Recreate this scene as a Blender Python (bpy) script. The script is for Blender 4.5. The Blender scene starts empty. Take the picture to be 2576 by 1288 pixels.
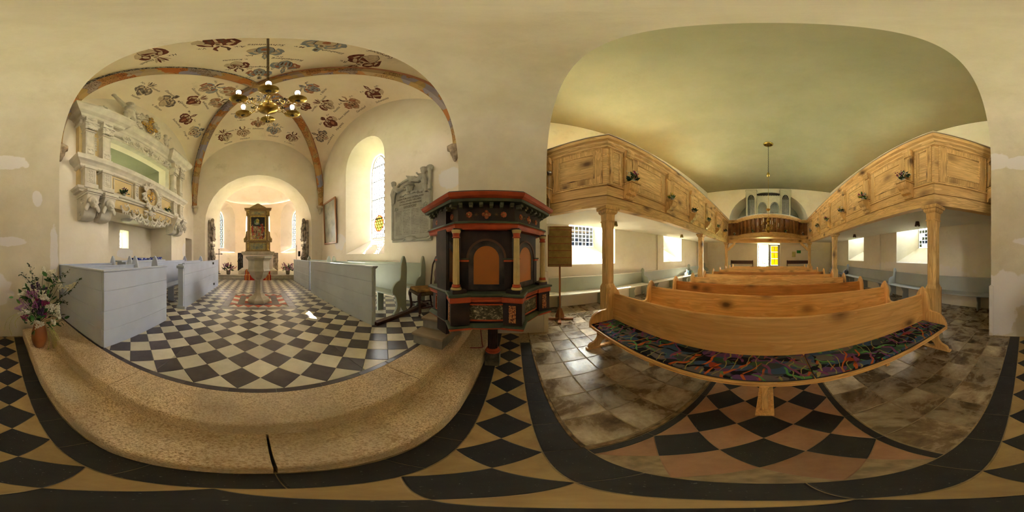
import bpy, bmesh, math, random
from math import sin, cos, pi, sqrt, radians, atan2
from mathutils import Vector, Matrix, noise as mnoise
R = random.Random(7)
S = bpy.context.scene
COL = S.collection

# ---------------------------------------------------------------- camera, sky, sun, exposure
H = 1.5
cd = bpy.data.cameras.new('camera')
cam = bpy.data.objects.new('camera', cd); COL.objects.link(cam)
cd.type = 'PANO'
try:
    cd.panorama_type = 'EQUIRECTANGULAR'
except Exception:
    cd.cycles.panorama_type = 'EQUIRECTANGULAR'
cam.location = (0, 0, H)
cam.rotation_euler = (radians(90), 0, -radians((1288 - 648) / (2576 / 360)))
cd.clip_start = 0.02
S.camera = cam

EXPOSURE = 3.3
SUN = 40.0
SKY = 7.0
S.view_settings.view_transform = 'Standard'
S.view_settings.look = 'None'
S.view_settings.gamma = 1.0
S.view_settings.exposure = EXPOSURE
S.view_settings.use_curve_mapping = False
try:
    S.cycles.max_bounces = 12; S.cycles.diffuse_bounces = 7; S.cycles.glossy_bounces = 3
    S.cycles.transmission_bounces = 6; S.cycles.transparent_max_bounces = 12
    S.cycles.sample_clamp_indirect = 20; S.cycles.use_denoising = True
    S.cycles.caustics_reflective = False; S.cycles.caustics_refractive = False
except Exception:
    pass

wd = bpy.data.worlds.new('sky'); S.world = wd; wd.use_nodes = True
nt = wd.node_tree; nt.nodes.clear()
wo = nt.nodes.new('ShaderNodeOutputWorld'); bg = nt.nodes.new('ShaderNodeBackground')
tc = nt.nodes.new('ShaderNodeTexCoord'); sp = nt.nodes.new('ShaderNodeSeparateXYZ'); cr = nt.nodes.new('ShaderNodeValToRGB')
nt.links.new(tc.outputs['Generated'], sp.inputs[0]); nt.links.new(sp.outputs['Z'], cr.inputs[0])
nt.links.new(cr.outputs[0], bg.inputs[0]); nt.links.new(bg.outputs[0], wo.inputs[0])
e = cr.color_ramp.elements
e[0].position = 0.0; e[0].color = (0.80, 0.74, 0.66, 1)
e[1].position = 1.0; e[1].color = (0.84, 0.90, 1.08, 1)
x = cr.color_ramp.elements.new(0.25); x.color = (1.0, 0.95, 0.98, 1)
bg.inputs[1].default_value = SKY

sd = bpy.data.lights.new('sun', 'SUN'); so = bpy.data.objects.new('sun', sd); COL.objects.link(so)
sd.energy = SUN; sd.angle = 0.012; sd.color = (1.0, 0.88, 0.74)
_az, _el = radians(26), radians(56)         # from +X (south) turned towards +Y (east)
_d = Vector((cos(_el) * cos(_az), cos(_el) * sin(_az), sin(_el)))
so.rotation_euler = _d.to_track_quat('Z', 'Y').to_euler()
so.location = (30, 10, 30)

def portal(loc, rot, sx, sy):
    d = bpy.data.lights.new('window_daylight', 'AREA'); o = bpy.data.objects.new('window_daylight', d)
    d.shape = 'RECTANGLE'; d.size = sx; d.size_y = sy; d.energy = 1
    d.cycles.is_portal = True
    o.location = loc; o.rotation_euler = rot; COL.objects.link(o)

# ---------------------------------------------------------------- helpers
class G:
    def __init__(s): s.v = []; s.f = []; s.T = None; s.m = []; s.mi = 0
    def add(s, vs, fs):
        n = len(s.v)
        if s.T is not None: vs = [tuple(s.T @ Vector(p)) for p in vs]
        s.v += [tuple(p) for p in vs]; s.f += [tuple(n + i for i in f) for f in fs]; s.m += [s.mi] * len(fs)
        return s
    def box(s, x0, x1, y0, y1, z0, z1):
        return s.add([(x0,y0,z0),(x1,y0,z0),(x1,y1,z0),(x0,y1,z0),(x0,y0,z1),(x1,y0,z1),(x1,y1,z1),(x0,y1,z1)],
                     [(0,3,2,1),(4,5,6,7),(0,1,5,4),(1,2,6,5),(2,3,7,6),(3,0,4,7)])
    def bx(s, c, d, rz=0.0, rx=0.0, ry=0.0):
        M = Matrix.Translation(c) @ Matrix.Rotation(rz,4,'Z') @ Matrix.Rotation(ry,4,'Y') @ Matrix.Rotation(rx,4,'X')
        a,b,h = d[0]/2,d[1]/2,d[2]/2
        P = [(-a,-b,-h),(a,-b,-h),(a,b,-h),(-a,b,-h),(-a,-b,h),(a,-b,h),(a,b,h),(-a,b,h)]
        return s.add([tuple(M @ Vector(p)) for p in P], [(0,3,2,1),(4,5,6,7),(0,1,5,4),(1,2,6,5),(2,3,7,6),(3,0,4,7)])
    def prism(s, pts, ax, a, b):          # pts 2D; ax = extrusion axis; other two in cyclic-free order (x,y)/(x,z)/(y,z)
        n = len(pts)
        def p3(p, d):
            return {'z': (p[0], p[1], d), 'y': (p[0], d, p[1]), 'x': (d, p[0], p[1])}[ax]
        vs = [p3(p, a) for p in pts] + [p3(p, b) for p in pts]
        fs = [tuple(range(n))[::-1], tuple(range(n, 2*n))] + [(i, (i+1) % n, n+(i+1) % n, n+i) for i in range(n)]
        return s.add(vs, fs)
    def cprism(s, pts, z0, z1, ch):       # xy prism with chamfered top edge
        n = len(pts); cx = sum(p[0] for p in pts)/n; cy = sum(p[1] for p in pts)/n
        q = []
        for p in pts:
            dx, dy = p[0]-cx, p[1]-cy; l = sqrt(dx*dx+dy*dy) or 1
            k = max(0, 1 - ch*1.4/l); q.append((cx+dx*k, cy+dy*k))
        vs = [(p[0],p[1],z0) for p in pts]+[(p[0],p[1],z1-ch*.5) for p in pts]+[(p[0],p[1],z1) for p in q]
        fs = [(i,(i+1)%n,n+(i+1)%n,n+i) for i in range(n)]+[(n+i,n+(i+1)%n,2*n+(i+1)%n,2*n+i) for i in range(n)]+[tuple(range(2*n,3*n))]
        return s.add(vs, fs)
    def lathe(s, prof, c=(0,0,0), seg=16, M=None, flute=0):
        vs = []; n = len(prof)
        for k in range(seg):
            a = 2*pi*k/seg
            for r, z in prof:
                rr = r*(1-flute*(k % 2)) if flute else r
                p = Vector((rr*cos(a), rr*sin(a), z))
                if M is not None: p = M @ p
                vs.append((p[0]+c[0], p[1]+c[1], p[2]+c[2]))
        fs = []
        for k in range(seg):
            j = (k+1) % seg
            for i in range(n-1): fs.append((k*n+i, j*n+i, j*n+i+1, k*n+i+1))
        if prof[0][0] > 1e-5: fs.append(tuple(k*n for k in range(seg))[::-1])
        if prof[-1][0] > 1e-5: fs.append(tuple(k*n+n-1 for k in range(seg)))
        return s.add(vs, fs)
    def tube(s, pts, r, seg=6, fl=1.0):
        pts = [Vector(p) for p in pts]; n = len(pts); vs = []
        for i, p in enumerate(pts):
            t = (pts[min(i+1, n-1)] - pts[max(i-1, 0)])
            if t.length < 1e-9: t = Vector((0,0,1))
            t.normalize()
            u = t.cross(Vector((0,0,1)) if abs(t.z) < .9 else Vector((1,0,0))).normalized(); w = t.cross(u)
            rr = r[i] if isinstance(r, (list, tuple)) else r
            for k in range(seg):
                a = 2*pi*k/seg; vs.append(tuple(p + u*cos(a)*rr + w*sin(a)*rr*fl))
        fs = [(i*seg+k, i*seg+(k+1) % seg, (i+1)*seg+(k+1) % seg, (i+1)*seg+k) for i in range(n-1) for k in range(seg)]
        fs += [tuple(range(seg))[::-1], tuple(range((n-1)*seg, n*seg))]
        return s.add(vs, fs)
    def ell(s, c, r, seg=10, rings=6, M=None):
        if not isinstance(r, (tuple, list)): r = (r, r, r)
        vs = []; fs = []
        for i in range(rings+1):
            ph = pi*i/rings
            for k in range(seg):
                a = 2*pi*k/seg; p = Vector((r[0]*sin(ph)*cos(a), r[1]*sin(ph)*sin(a), -r[2]*cos(ph)))
                if M is not None: p = M @ p
                vs.append((p[0]+c[0], p[1]+c[1], p[2]+c[2]))
        for i in range(rings):
            for k in range(seg):
                q = (i*seg+k, i*seg+(k+1) % seg, (i+1)*seg+(k+1) % seg, (i+1)*seg+k)
                if i == 0: q = (q[0], q[2], q[3])
                elif i == rings-1: q = (q[0], q[1], q[2])
                fs.append(q)
        return s.add(vs, fs)
    def sweep(s, prof, path, closed=False):   # prof (out,z), out = to the right of travel
        P = [Vector((p[0], p[1])) for p in path]; n = len(P); vs = []; m = len(prof)
        zz = [p[2] if len(p) > 2 else 0 for p in path]
        for i, p in enumerate(P):
            a = P[i-1] if (i > 0 or closed) else None; b = P[(i+1) % n] if (i < n-1 or closed) else None
            d1 = (p-a).normalized() if a is not None else None; d2 = (b-p).normalized() if b is not None else None
            if d1 is None: d1 = d2
            if d2 is None: d2 = d1
            n1 = Vector((d1.y, -d1.x)); n2 = Vector((d2.y, -d2.x)); nn = (n1+n2)
            nn = nn.normalized() if nn.length > 1e-6 else n1
            k = 1/max(.35, nn.dot(n1))
            for o, z in prof: vs.append((p.x+nn.x*o*k, p.y+nn.y*o*k, z+zz[i]))
        fs = []
        for i in range(n if closed else n-1):
            j = (i+1) % n
            for t in range(m): fs.append((i*m+t, i*m+(t+1) % m, j*m+(t+1) % m, j*m+t))
        if not closed: fs += [tuple(range(m)), tuple(range((n-1)*m, n*m))[::-1]]
        return s.add(vs, fs)
    def grid(s, f, nu, nv):
        vs = [f(i/nu, j/nv) for i in range(nu+1) for j in range(nv+1)]
        fs = [(i*(nv+1)+j, (i+1)*(nv+1)+j, (i+1)*(nv+1)+j+1, i*(nv+1)+j+1) for i in range(nu) for j in range(nv)]
        return s.add(vs, fs)

WL = {}
def tag(o, label=None, cat=None, group=None, kind=None):
    if label: o['label'] = label
    if cat: o['category'] = cat
    if group: o['group'] = group
    if kind: o['kind'] = kind
    return o
def thing(name, label, cat, loc=(0,0,0), rz=0.0, group=None, w=True):
    o = bpy.data.objects.new(name, None); o.empty_display_size = .1; COL.objects.link(o)
    o.location = loc; o.rotation_euler = (0, 0, rz); tag(o, label, cat, group)
    WL[o.name] = Vector(loc) if w else None
    return o
def obj(name, g, m, parent=None, smooth=None, bevel=0, kind=None, label=None, mods=(), world=None):
    me = bpy.data.meshes.new(name); off = WL.get(parent.name) if parent is not None else None
    vs = g.v if off is None else [(p[0]-off.x, p[1]-off.y, p[2]-off.z) for p in g.v]
    me.from_pydata(vs, [], g.f)
    for mm in (m if isinstance(m, (list, tuple)) else [m]): me.materials.append(mm)
    if isinstance(m, (list, tuple)) and len(m) > 1: me.polygons.foreach_set('material_index', g.m)
    me.validate()
    if smooth is not None:
        me.polygons.foreach_set('use_smooth', [True]*len(me.polygons))
        if smooth < 180: me.set_sharp_from_angle(angle=radians(smooth))
    me.update()
    o = bpy.data.objects.new(name, me); COL.objects.link(o)
    if parent is not None:
        o.parent = parent; WL[o.name] = off
    if bevel:
        b = o.modifiers.new('bevel', 'BEVEL'); b.width = bevel; b.segments = 1 if bevel < .004 else 2; b.limit_method = 'ANGLE'; b.angle_limit = radians(40)
    if kind: o['kind'] = kind
    if label: o['label'] = label
    return o
STUFF = {'foliage','blossoms','lilac_panicle','leaves','catkins','twig_leaves','lead_lattice'}
SPLIT = {'stretcher':'stretcher','brace':'brace','ledge':'ledge','board_face':'board_face','catkin_strand':'catkin_strand','twig':'twig','leg':'leg','tower_side':'tower_side','end_moulding':'end_moulding','saddle_bars':'saddle_bar',
  'impost_red':'impost_red','impost_green':'impost_green','pilaster_strip':'pilaster_strip','red_frame':'frame_rail','panel_frame':'panel_rail','outer_moulding':'outer_moulding','panel_moulding':'panel_moulding','door_panel':'door_panel',
  'wooden_edging':'wooden_edging','arm_leaves':'arm_leaf','lilac_leaves':'lilac_leaf','gilt_frame_bars':'gilt_frame_rail','predella_frame':'predella_frame_rail','parapet_panel_moulding':'panel_moulding','crest_leaves':'crest_leaf','dais_top':'dais_top','console_volute':'console_volute','pedestal_moulding':'pedestal_moulding','pedestal_cap':'pedestal_cap','straw_collar':'straw_collar','red_collar':'red_collar','console_top':'console_top','mensa':'mensa','scroll_ornament':'scroll_ornament'}
_obj = obj
def obj(name, g, m, parent=None, **k):
    if name in STUFF and 'kind' not in k: k['kind'] = 'stuff'
    if name not in SPLIT: return _obj(name, g, m, parent, **k)
    n = len(g.v); par = list(range(n))
    def find(a):
        while par[a] != a: par[a] = par[par[a]]; a = par[a]
        return a
    for f in g.f:
        for i in f[1:]:
            a, b = find(f[0]), find(i)
            if a != b: par[a] = b
    grp = {}
    for f in g.f: grp.setdefault(find(f[0]), []).append(f)
    first = None
    for fs in grp.values():
        used = sorted({i for f in fs for i in f}); mp = {v: i for i, v in enumerate(used)}
        h = G(); h.v = [g.v[i] for i in used]; h.f = [tuple(mp[i] for i in f) for f in fs]; h.m = [0]*len(fs)
        o = _obj(SPLIT[name], h, m, parent, **k)
        if len(fs) > 1 and name not in ('lilac_leaves', 'arm_leaves'): fixn(o)
        first = first or o
    return first
def fixn(o):
    bm = bmesh.new(); bm.from_mesh(o.data); bmesh.ops.recalc_face_normals(bm, faces=bm.faces); bm.to_mesh(o.data); bm.free(); return o
def struct(name, g, m, **k): return obj(name, g, m, kind='structure', **k)
def link_copy(src, parent=None, loc=None, name=None):
    c = src.copy(); COL.objects.link(c); c.parent = parent
    if loc is not None: c.location = loc
    WL[c.name] = WL.get(src.name)
    return c
CH = {}
def dup(root, loc, rz=None, label=None, group=None):
    r = root.copy(); COL.objects.link(r); r.location = loc
    if rz is not None: r.rotation_euler = (0, 0, rz)
    if label: r['label'] = label
    if group: r['group'] = group
    for ch in list(root.children):
        c = ch.copy(); COL.objects.link(c); c.parent = r
        for gch in list(ch.children):
            d = gch.copy(); COL.objects.link(d); d.parent = c
    return r
def remesh(o, vox, sm=2):
    m = o.modifiers.new('remesh', 'REMESH'); m.mode = 'VOXEL'; m.voxel_size = vox; m.use_smooth_shade = True
    s = o.modifiers.new('smooth', 'SMOOTH'); s.iterations = sm; s.factor = .5
    return o
def clip(poly, x0, x1, y0, y1):
    def c(P, f, t):
        out = []
        for i in range(len(P)):
            a, b = P[i], P[(i+1) % len(P)]; fa, fb = f(a), f(b)
            if fa >= 0: out.append(a)
            if fa*fb < 0:
                k = fa/(fa-fb); out.append((a[0]+(b[0]-a[0])*k, a[1]+(b[1]-a[1])*k))
        return out
    for f in (lambda p: p[0]-x0, lambda p: x1-p[0], lambda p: p[1]-y0, lambda p: y1-p[1]):
        if not poly: return []
        poly = c(poly, f, 0)
    return poly
def parea(P): return abs(sum(P[i][0]*P[(i+1) % len(P)][1]-P[(i+1) % len(P)][0]*P[i][1] for i in range(len(P))))/2
def bez(p, n=6):                      # smooth 2D/3D polyline through control points (Catmull-Rom)
    out = []
    for i in range(len(p)-1):
        a = Vector(p[max(i-1, 0)]); b = Vector(p[i]); c = Vector(p[i+1]); d = Vector(p[min(i+2, len(p)-1)])
        for k in range(n):
            t = k/n
            out.append(tuple(.5*((2*b)+(-a+c)*t+(2*a-5*b+4*c-d)*t*t+(-a+3*b-3*c+d)*t**3)))
    out.append(tuple(p[-1])); return out
def spiral(c, r0, turns, dirn, start, n=22, shrink=.12):
    return [(c[0]+(r0*(1-(1-shrink)*t/n))*cos(start+dirn*2*pi*turns*t/n), c[1]+(r0*(1-(1-shrink)*t/n))*sin(start+dirn*2*pi*turns*t/n)) for t in range(n+1)]

# ---------------------------------------------------------------- materials
class N:
    def __init__(s, name):
        s.mat = bpy.data.materials.new(name); s.mat.use_nodes = True; s.t = s.mat.node_tree
        s.b = s.t.nodes['Principled BSDF']; s.o = s.t.nodes['Material Output']
        s.tc = s.n('ShaderNodeTexCoord')
    def n(s, k, **kw):
        x = s.t.nodes.new(k)
        for a, v in kw.items(): setattr(x, a, v)
        return x
    def l(s, a, b): s.t.links.new(a, b)
    def map(s, sc=(1,1,1), rot=(0,0,0), loc=(0,0,0)):
        m = s.n('ShaderNodeMapping'); s.l(s.tc.outputs['Object'], m.inputs[0])
        m.inputs['Scale'].default_value = sc; m.inputs['Rotation'].default_value = rot; m.inputs['Location'].default_value = loc
        return m.outputs[0]
    def noise(s, scale=5, detail=4, vec=None, rough=.5, dist=0):
        x = s.n('ShaderNodeTexNoise'); x.inputs['Scale'].default_value = scale; x.inputs['Detail'].default_value = detail
        x.inputs['Roughness'].default_value = rough; x.inputs['Distortion'].default_value = dist
        s.l(vec if vec is not None else s.tc.outputs['Object'], x.inputs['Vector']); return x.outputs[0]
    def vor(s, scale=5, vec=None, feature='F1', out='Distance'):
        x = s.n('ShaderNodeTexVoronoi'); x.feature = feature; x.inputs['Scale'].default_value = scale
        s.l(vec if vec is not None else s.tc.outputs['Object'], x.inputs['Vector']); return x.outputs[out]
    def ramp(s, inp, stops):
        r = s.n('ShaderNodeValToRGB'); s.l(inp, r.inputs[0]); el = r.color_ramp.elements
        while len(el) > 2: el.remove(el[-1])
        for i, (p, c) in enumerate(stops):
            if isinstance(c, (int, float)): c = (c, c, c)
            q = el[i] if i < 2 else el.new(p)
            q.position = p; q.color = (*c, 1)
        return r.outputs[0]
    def mix(s, fac, a, b, mode='MIX'):
        m = s.n('ShaderNodeMix'); m.data_type = 'RGBA'; m.blend_type = mode
        for idx, v in ((0, fac), (6, a), (7, b)):
            if isinstance(v, (int, float)): m.inputs[idx].default_value = v
            elif isinstance(v, tuple): m.inputs[idx].default_value = (*v, 1)
            else: s.l(v, m.inputs[idx])
        return m.outputs[2]
    def math(s, op, a, b=0.0):
        m = s.n('ShaderNodeMath'); m.operation = op
        for i, v in enumerate((a, b)):
            if isinstance(v, (int, float)): m.inputs[i].default_value = v
            else: s.l(v, m.inputs[i])
        return m.outputs[0]
    def rnd(s, col, amt=.25):           # per-object brightness variation
        oi = s.n('ShaderNodeObjectInfo')
        v = s.math('ADD', s.math('MULTIPLY', oi.outputs['Random'], amt*2), 1-amt)
        h = s.n('ShaderNodeHueSaturation'); s.l(v, h.inputs['Value']); s.l(col, h.inputs['Color']); return h.outputs[0]
    def fin(s, col, rough=.6, metal=0.0, bump=None, bs=.2, bd=.01, spec=.4):
        if isinstance(col, tuple): s.b.inputs['Base Color'].default_value = (*col, 1)
        else: s.l(col, s.b.inputs['Base Color'])
        if isinstance(rough, (int, float)): s.b.inputs['Roughness'].default_value = rough
        else: s.l(rough, s.b.inputs['Roughness'])
        s.b.inputs['Metallic'].default_value = metal; s.b.inputs['Specular IOR Level'].default_value = spec
        if bump is not None:
            bp = s.n('ShaderNodeBump'); bp.inputs['Strength'].default_value = bs; bp.inputs['Distance'].default_value = bd
            s.l(bump, bp.inputs['Height']); s.l(bp.outputs[0], s.b.inputs['Normal'])
        return s.mat
def simple(name, c, rough=.6, metal=0, var=.15, scale=8, bs=.15, rand=0, spec=.4, c2=None):
    n = N(name); f = n.noise(scale, 5)
    c2 = c2 or tuple(min(1, v*(1-var*2)) for v in c)
    col = n.mix(n.ramp(f, [(.35, 0), (.65, 1)]), c, c2)
    if rand: col = n.rnd(col, rand)
    return n.fin(col, rough, metal, n.noise(scale*6, 3), bs, .004, spec)
def plaster(name, c, c2, patches=(), white=(.82, .80, .80), stain=(.42,.36,.22)):
    n = N(name)
    col = n.mix(n.ramp(n.noise(1.1, 6, rough=.65), [(.35, 0), (.7, 1)]), c, c2)
    col = n.mix(n.math('MULTIPLY', n.ramp(n.noise(.9, 8, n.map((1,1,1),(0,0,0),(9,3,1)), rough=.75), [(.58, 0), (.78, 1)]), .45), col, stain)
    if patches:
        nn = n.math('MULTIPLY', n.math('SUBTRACT', n.noise(6, 4), .5), .55); acc = None
        for (px, py, pz, ry, rzz) in patches:
            m = n.n('ShaderNodeMapping'); n.l(n.tc.outputs['Object'], m.inputs[0]); m.vector_type = 'TEXTURE'
            m.inputs['Location'].default_value = (px, py, pz); m.inputs['Scale'].default_value = (max(ry, .3), ry, rzz); ry = ry
            ln = n.n('ShaderNodeVectorMath'); ln.operation = 'LENGTH'; n.l(m.outputs[0], ln.inputs[0])
            d = n.math('ADD', ln.outputs['Value'], n.math('MULTIPLY', nn, 1.5))
            v = n.ramp(d, [(.9, 1), (1.0, 0)])
            acc = v if acc is None else n.math('MAXIMUM', acc, v)
        col = n.mix(acc, col, white)
    b = n.math('ADD', n.noise(3.5, 5), n.math('MULTIPLY', n.noise(60, 3), .12))
    return n.fin(col, .9, 0, b, .35, .03, .2)
def wood(name, c1, c2, axis='y', rough=.45, knots=.9, scale=1.0, rand=.1, dark=(.10,.045,.015), spec=.4, rz=0.0, kd=1.0):
    n = N(name); k = {'x': (.35, 5, 5), 'y': (5, .35, 5), 'z': (5, 5, .35)}[axis]; k = tuple(v*scale for v in k)
    oi = n.n('ShaderNodeObjectInfo'); vm = n.n('ShaderNodeVectorMath'); vm.operation = 'ADD'
    base = n.map((1,1,1), (0,0,rz))
    def smap(sc):
        m = n.n('ShaderNodeMapping'); n.l(base, m.inputs[0]); m.inputs['Scale'].default_value = sc; return m.outputs[0]
    n.l(smap(k), vm.inputs[0])
    cmb = n.n('ShaderNodeCombineXYZ'); r10 = n.math('MULTIPLY', oi.outputs['Random'], 37.0)
    for i in range(3): n.l(r10, cmb.inputs[i])
    n.l(cmb.outputs[0], vm.inputs[1]); v = vm.outputs[0]
    g1 = n.noise(1.2, 3, v, .5, 1.2)
    kv = smap(tuple((1.5 if q < 1 else 2.3)*kd for q in {'x': (.3,5,5), 'y': (5,.3,5), 'z': (5,5,.3)}[axis])); vv = n.n('ShaderNodeVectorMath'); vv.operation = 'ADD'
    n.l(kv, vv.inputs[0]); n.l(cmb.outputs[0], vv.inputs[1])
    dd = n.math('ADD', n.vor(1.0, vv.outputs[0]), n.math('MULTIPLY', n.math('SUBTRACT', n.noise(14, 3, vm.outputs[0]), .5), .08))
    rings = n.math('FRACT', n.math('ADD', n.math('MULTIPLY', g1, 7.0), n.ramp(dd, [(0, 1), (.45, 0)]) if knots else 0.0))
    col = n.mix(n.ramp(rings, [(0, 0), (.7, .55), (.92, .8), (1.0, 0)]), c1, c2)
    fine = n.noise(9, 4, v, .7)
    col = n.mix(n.math('MULTIPLY', n.ramp(fine, [(.42, 0), (.7, 1)]), .55), col, tuple(x*.6 for x in c2))
    col = n.mix(n.math('MULTIPLY', n.ramp(n.noise(.55, 3, vm.outputs[0]), [(.45, 0), (.7, 1)]), .5), col, c2)
    kn = n.ramp(dd, [(.05, 1), (.09, .8), (.13, .35), (.24, .0)])
    if knots:
        col = n.mix(n.ramp(dd, [(.10, .75), (.34, 0)]), col, tuple(x*.55 for x in c2))
        col = n.mix(n.math('MULTIPLY', kn, knots), col, dark)
    col = n.rnd(col, rand)
    return n.fin(col, rough, 0, rings, .06, .004, spec)

M = {}
cream, cream2 = (.74, .68, .55), (.64, .57, .43)
M['plaster'] = plaster('plaster_cream', cream, cream2)
M['plaster_arch'] = plaster('plaster_arch', (.66,.60,.47), (.55,.49,.36),
    patches=[(-2.79,.02,3.3,.45,.18),(-2.79,.62,2.55,.10,.17),(-2.79,.12,1.75,.32,.09),(-2.79,.93,1.5,.08,.6),(-2.79,-.45,.6,.3,.6),(-2.79,-.5,3.35,.25,.2),(-2.79,-.3,.9,.5,.35)], white=(.72,.68,.66))
M['plaster_chancel'] = plaster('plaster_chancel', (.86,.79,.68), (.78,.70,.57), patches=[(3.3,1.35,3.35,.3,.3),(3.3,6.0,2.1,.5,.35),(-4.35,4.1,1.6,.45,.2),(-3.3,6.9,1.75,.3,.35)], white=(.82,.79,.78))
M['vault'] = plaster('vault_lime_wash', (.94,.83,.64), (.88,.76,.56))
M['apse'] = plaster('apse_lime_wash', (.86,.78,.72), (.80,.71,.63))
M['nave_ceiling'] = plaster('nave_ceiling_green_cast', (.31,.285,.19), (.27,.255,.16), stain=(.30,.30,.17))  # olive tint carries green light reflected from outside, put into the ceiling colour
M['nave_wall'] = plaster('nave_wall_paint', (.80,.76,.65), (.72,.67,.55), patches=[(-4.5,-4,.95,2.5,.35)], white=(.78,.74,.70))
M['gallery_soffit'] = plaster('gallery_soffit_paint', (.76,.74,.66), (.68,.66,.58))
M['pine'] = wood('pine_gallery', (.93,.66,.28), (.56,.32,.11), 'y')
M['pinex'] = wood('pine_along_x', (.93,.66,.28), (.56,.32,.11), 'x')
M['pined1'] = wood('pine_diagonal_one', (.93,.66,.28), (.56,.32,.11), 'x', rz=radians(-41))
M['pined2'] = wood('pine_diagonal_two', (.93,.66,.28), (.56,.32,.11), 'x', rz=radians(37.7))
M['pinez'] = wood('pine_along_z', (.92,.64,.27), (.54,.31,.10), 'z')
M['pew'] = wood('pew_pine', (1.0,.66,.25), (.74,.37,.105), 'x', .35, scale=.8, spec=.5, kd=1.25)
M['pewz'] = wood('pew_pine_end', (1.0,.66,.25), (.74,.37,.105), 'z', .35, spec=.5)
M['pewd'] = wood('pew_pine_dark', (.74,.33,.08), (.52,.20,.04), 'x', .35, scale=.8, spec=.5, kd=1.25)
M['turned'] = wood('turned_oak', (.34,.17,.055), (.20,.09,.03), 'z', .4, knots=0)
M['walnut'] = wood('dark_walnut', (.10,.035,.018), (.045,.016,.01), 'z', .35, knots=0)
M['beech'] = wood('reddish_stand_wood', (.36,.15,.05), (.24,.09,.03), 'z', .4, knots=0)
M['greywood'] = simple('grey_blue_paint', (.56,.62,.78), .45, var=.06, scale=2)
M['greydark'] = simple('grey_paint_shade', (.42,.45,.46), .5, var=.06, scale=2)
M['sage'] = simple('sage_grey_paint', (.40,.44,.36), .45, var=.07, scale=2)
M['white'] = simple('white_trim_paint', (.72,.69,.60), .5, var=.05, scale=3)
M['stucco'] = simple('grey_white_stucco', (.68,.63,.53), .6, var=.09, scale=5)
M['ochrepaint'] = simple('pale_ochre_paint', (.68,.52,.26), .7, var=.08, scale=3)
M['stone'] = simple('sandstone', (.56,.49,.36), .7, var=.14, scale=5, bs=.3)
M['stonegrey'] = simple('weathered_effigy_stone', (.46,.38,.30), .85, var=.35, scale=6, bs=.8)
M['tablet'] = simple('grey_tablet_stone', (.42,.40,.32), .7, var=.12, scale=4, bs=.25)
M['tablettext'] = simple('tablet_letter_shade', (.16,.14,.10), .8)
M['brass'] = simple('aged_brass', (.58,.40,.10), .28, 1, var=.3, scale=12)
M['iron'] = simple('dark_iron', (.05,.045,.04), .5, .6)
M['lead'] = simple('lead_came', (.12,.12,.12), .5, .3)
M['goldpaint'] = simple('gilding', (.62,.42,.12), .35, .7, var=.3, scale=20)
M['black'] = simple('black_paint', (.025,.022,.02), .5)
M['bronze'] = simple('dark_relief', (.05,.045,.04), .4, .2, var=.4, scale=20)
def granite():
    n = N('granite_step'); f = n.noise(95, 3, rough=.7); g = n.noise(2.2, 5, rough=.6)
    col = n.ramp(f, [(.36, (.34,.22,.11)), (.5, (.76,.56,.34)), (.64, (.92,.78,.56))])
    col = n.mix(n.ramp(g, [(.45, 0), (.7, .55)]), col, (.25,.145,.05))
    col = n.mix(n.math('MULTIPLY', n.ramp(n.noise(1.4, 3), [(.5, 0), (.65, .5)]), .8), col, (.50,.44,.34))
    return n.fin(col, .6, 0, n.math('ADD', f, n.math('MULTIPLY', n.noise(14, 4), 1.5)), .5, .012, .45)
M['granite'] = granite()
def slab():
    n = N('worn_floor_slab'); oi = n.n('ShaderNodeObjectInfo')
    vm = n.n('ShaderNodeVectorMath'); vm.operation = 'ADD'; n.l(n.tc.outputs['Object'], vm.inputs[0])
    cb = n.n('ShaderNodeCombineXYZ'); n.l(n.math('MULTIPLY', oi.outputs['Random'], 20), cb.inputs[2]); n.l(cb.outputs[0], vm.inputs[1])
    f = n.noise(2.6, 8, vm.outputs[0], .68, .4)
    col = n.ramp(f, [(.33, (.05,.032,.018)), (.46, (.19,.135,.075)), (.56, (.36,.29,.19)), (.70, (.60,.52,.38))])
    col = n.rnd(col, .3)
    return n.fin(col, n.ramp(f, [(.4, .22), (.7, .5)]), 0, n.noise(9, 6, vm.outputs[0]), .25, .008, .6)
M['slab'] = slab()
def tile(name, c1, c2, rough=.35, speck=0.0):
    n = N(name); oi = n.n('ShaderNodeObjectInfo')
    vm = n.n('ShaderNodeVectorMath'); vm.operation = 'ADD'; n.l(n.tc.outputs['Object'], vm.inputs[0])
    cb = n.n('ShaderNodeCombineXYZ'); n.l(n.math('MULTIPLY', oi.outputs['Random'], 20), cb.inputs[2]); n.l(cb.outputs[0], vm.inputs[1])
    col = n.mix(n.ramp(n.noise(7, 6, vm.outputs[0], .65), [(.35, 0), (.7, 1)]), c1, c2)
    if speck: col = n.mix(n.ramp(n.noise(120, 2, vm.outputs[0]), [(.70, 0), (.78, speck)]), col, (.5,.47,.4))
    return n.fin(n.rnd(col, .16), rough, 0, n.noise(30, 4, vm.outputs[0]), .12, .003, .5)
M['t_dark'] = tile('dark_floor_tile', (.075,.06,.068), (.115,.098,.106), .3)
M['t_light'] = tile('pale_floor_tile', (.74,.70,.58), (.62,.58,.46), .35)
M['t_black'] = tile('black_threshold_tile', (.010,.009,.011), (.022,.020,.020), .5, .4)
M['t_ochre'] = tile('ochre_threshold_tile', (.42,.29,.12), (.30,.19,.075), .42)
M['t_tan'] = tile('tan_threshold_tile', (.38,.21,.11), (.27,.135,.07), .42)
M['t_red'] = tile('red_clay_tile', (.58,.10,.045), (.42,.07,.03), .4)
M['t_grey'] = tile('grey_border_tile', (.20,.18,.16), (.15,.135,.12), .3)
M['mortar'] = simple('pale_mortar', (.36,.27,.15), .9, var=.2, scale=20, bs=.5)
M['mortar2'] = simple('grey_mortar', (.30,.27,.21), .9, var=.2, scale=20)
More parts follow.
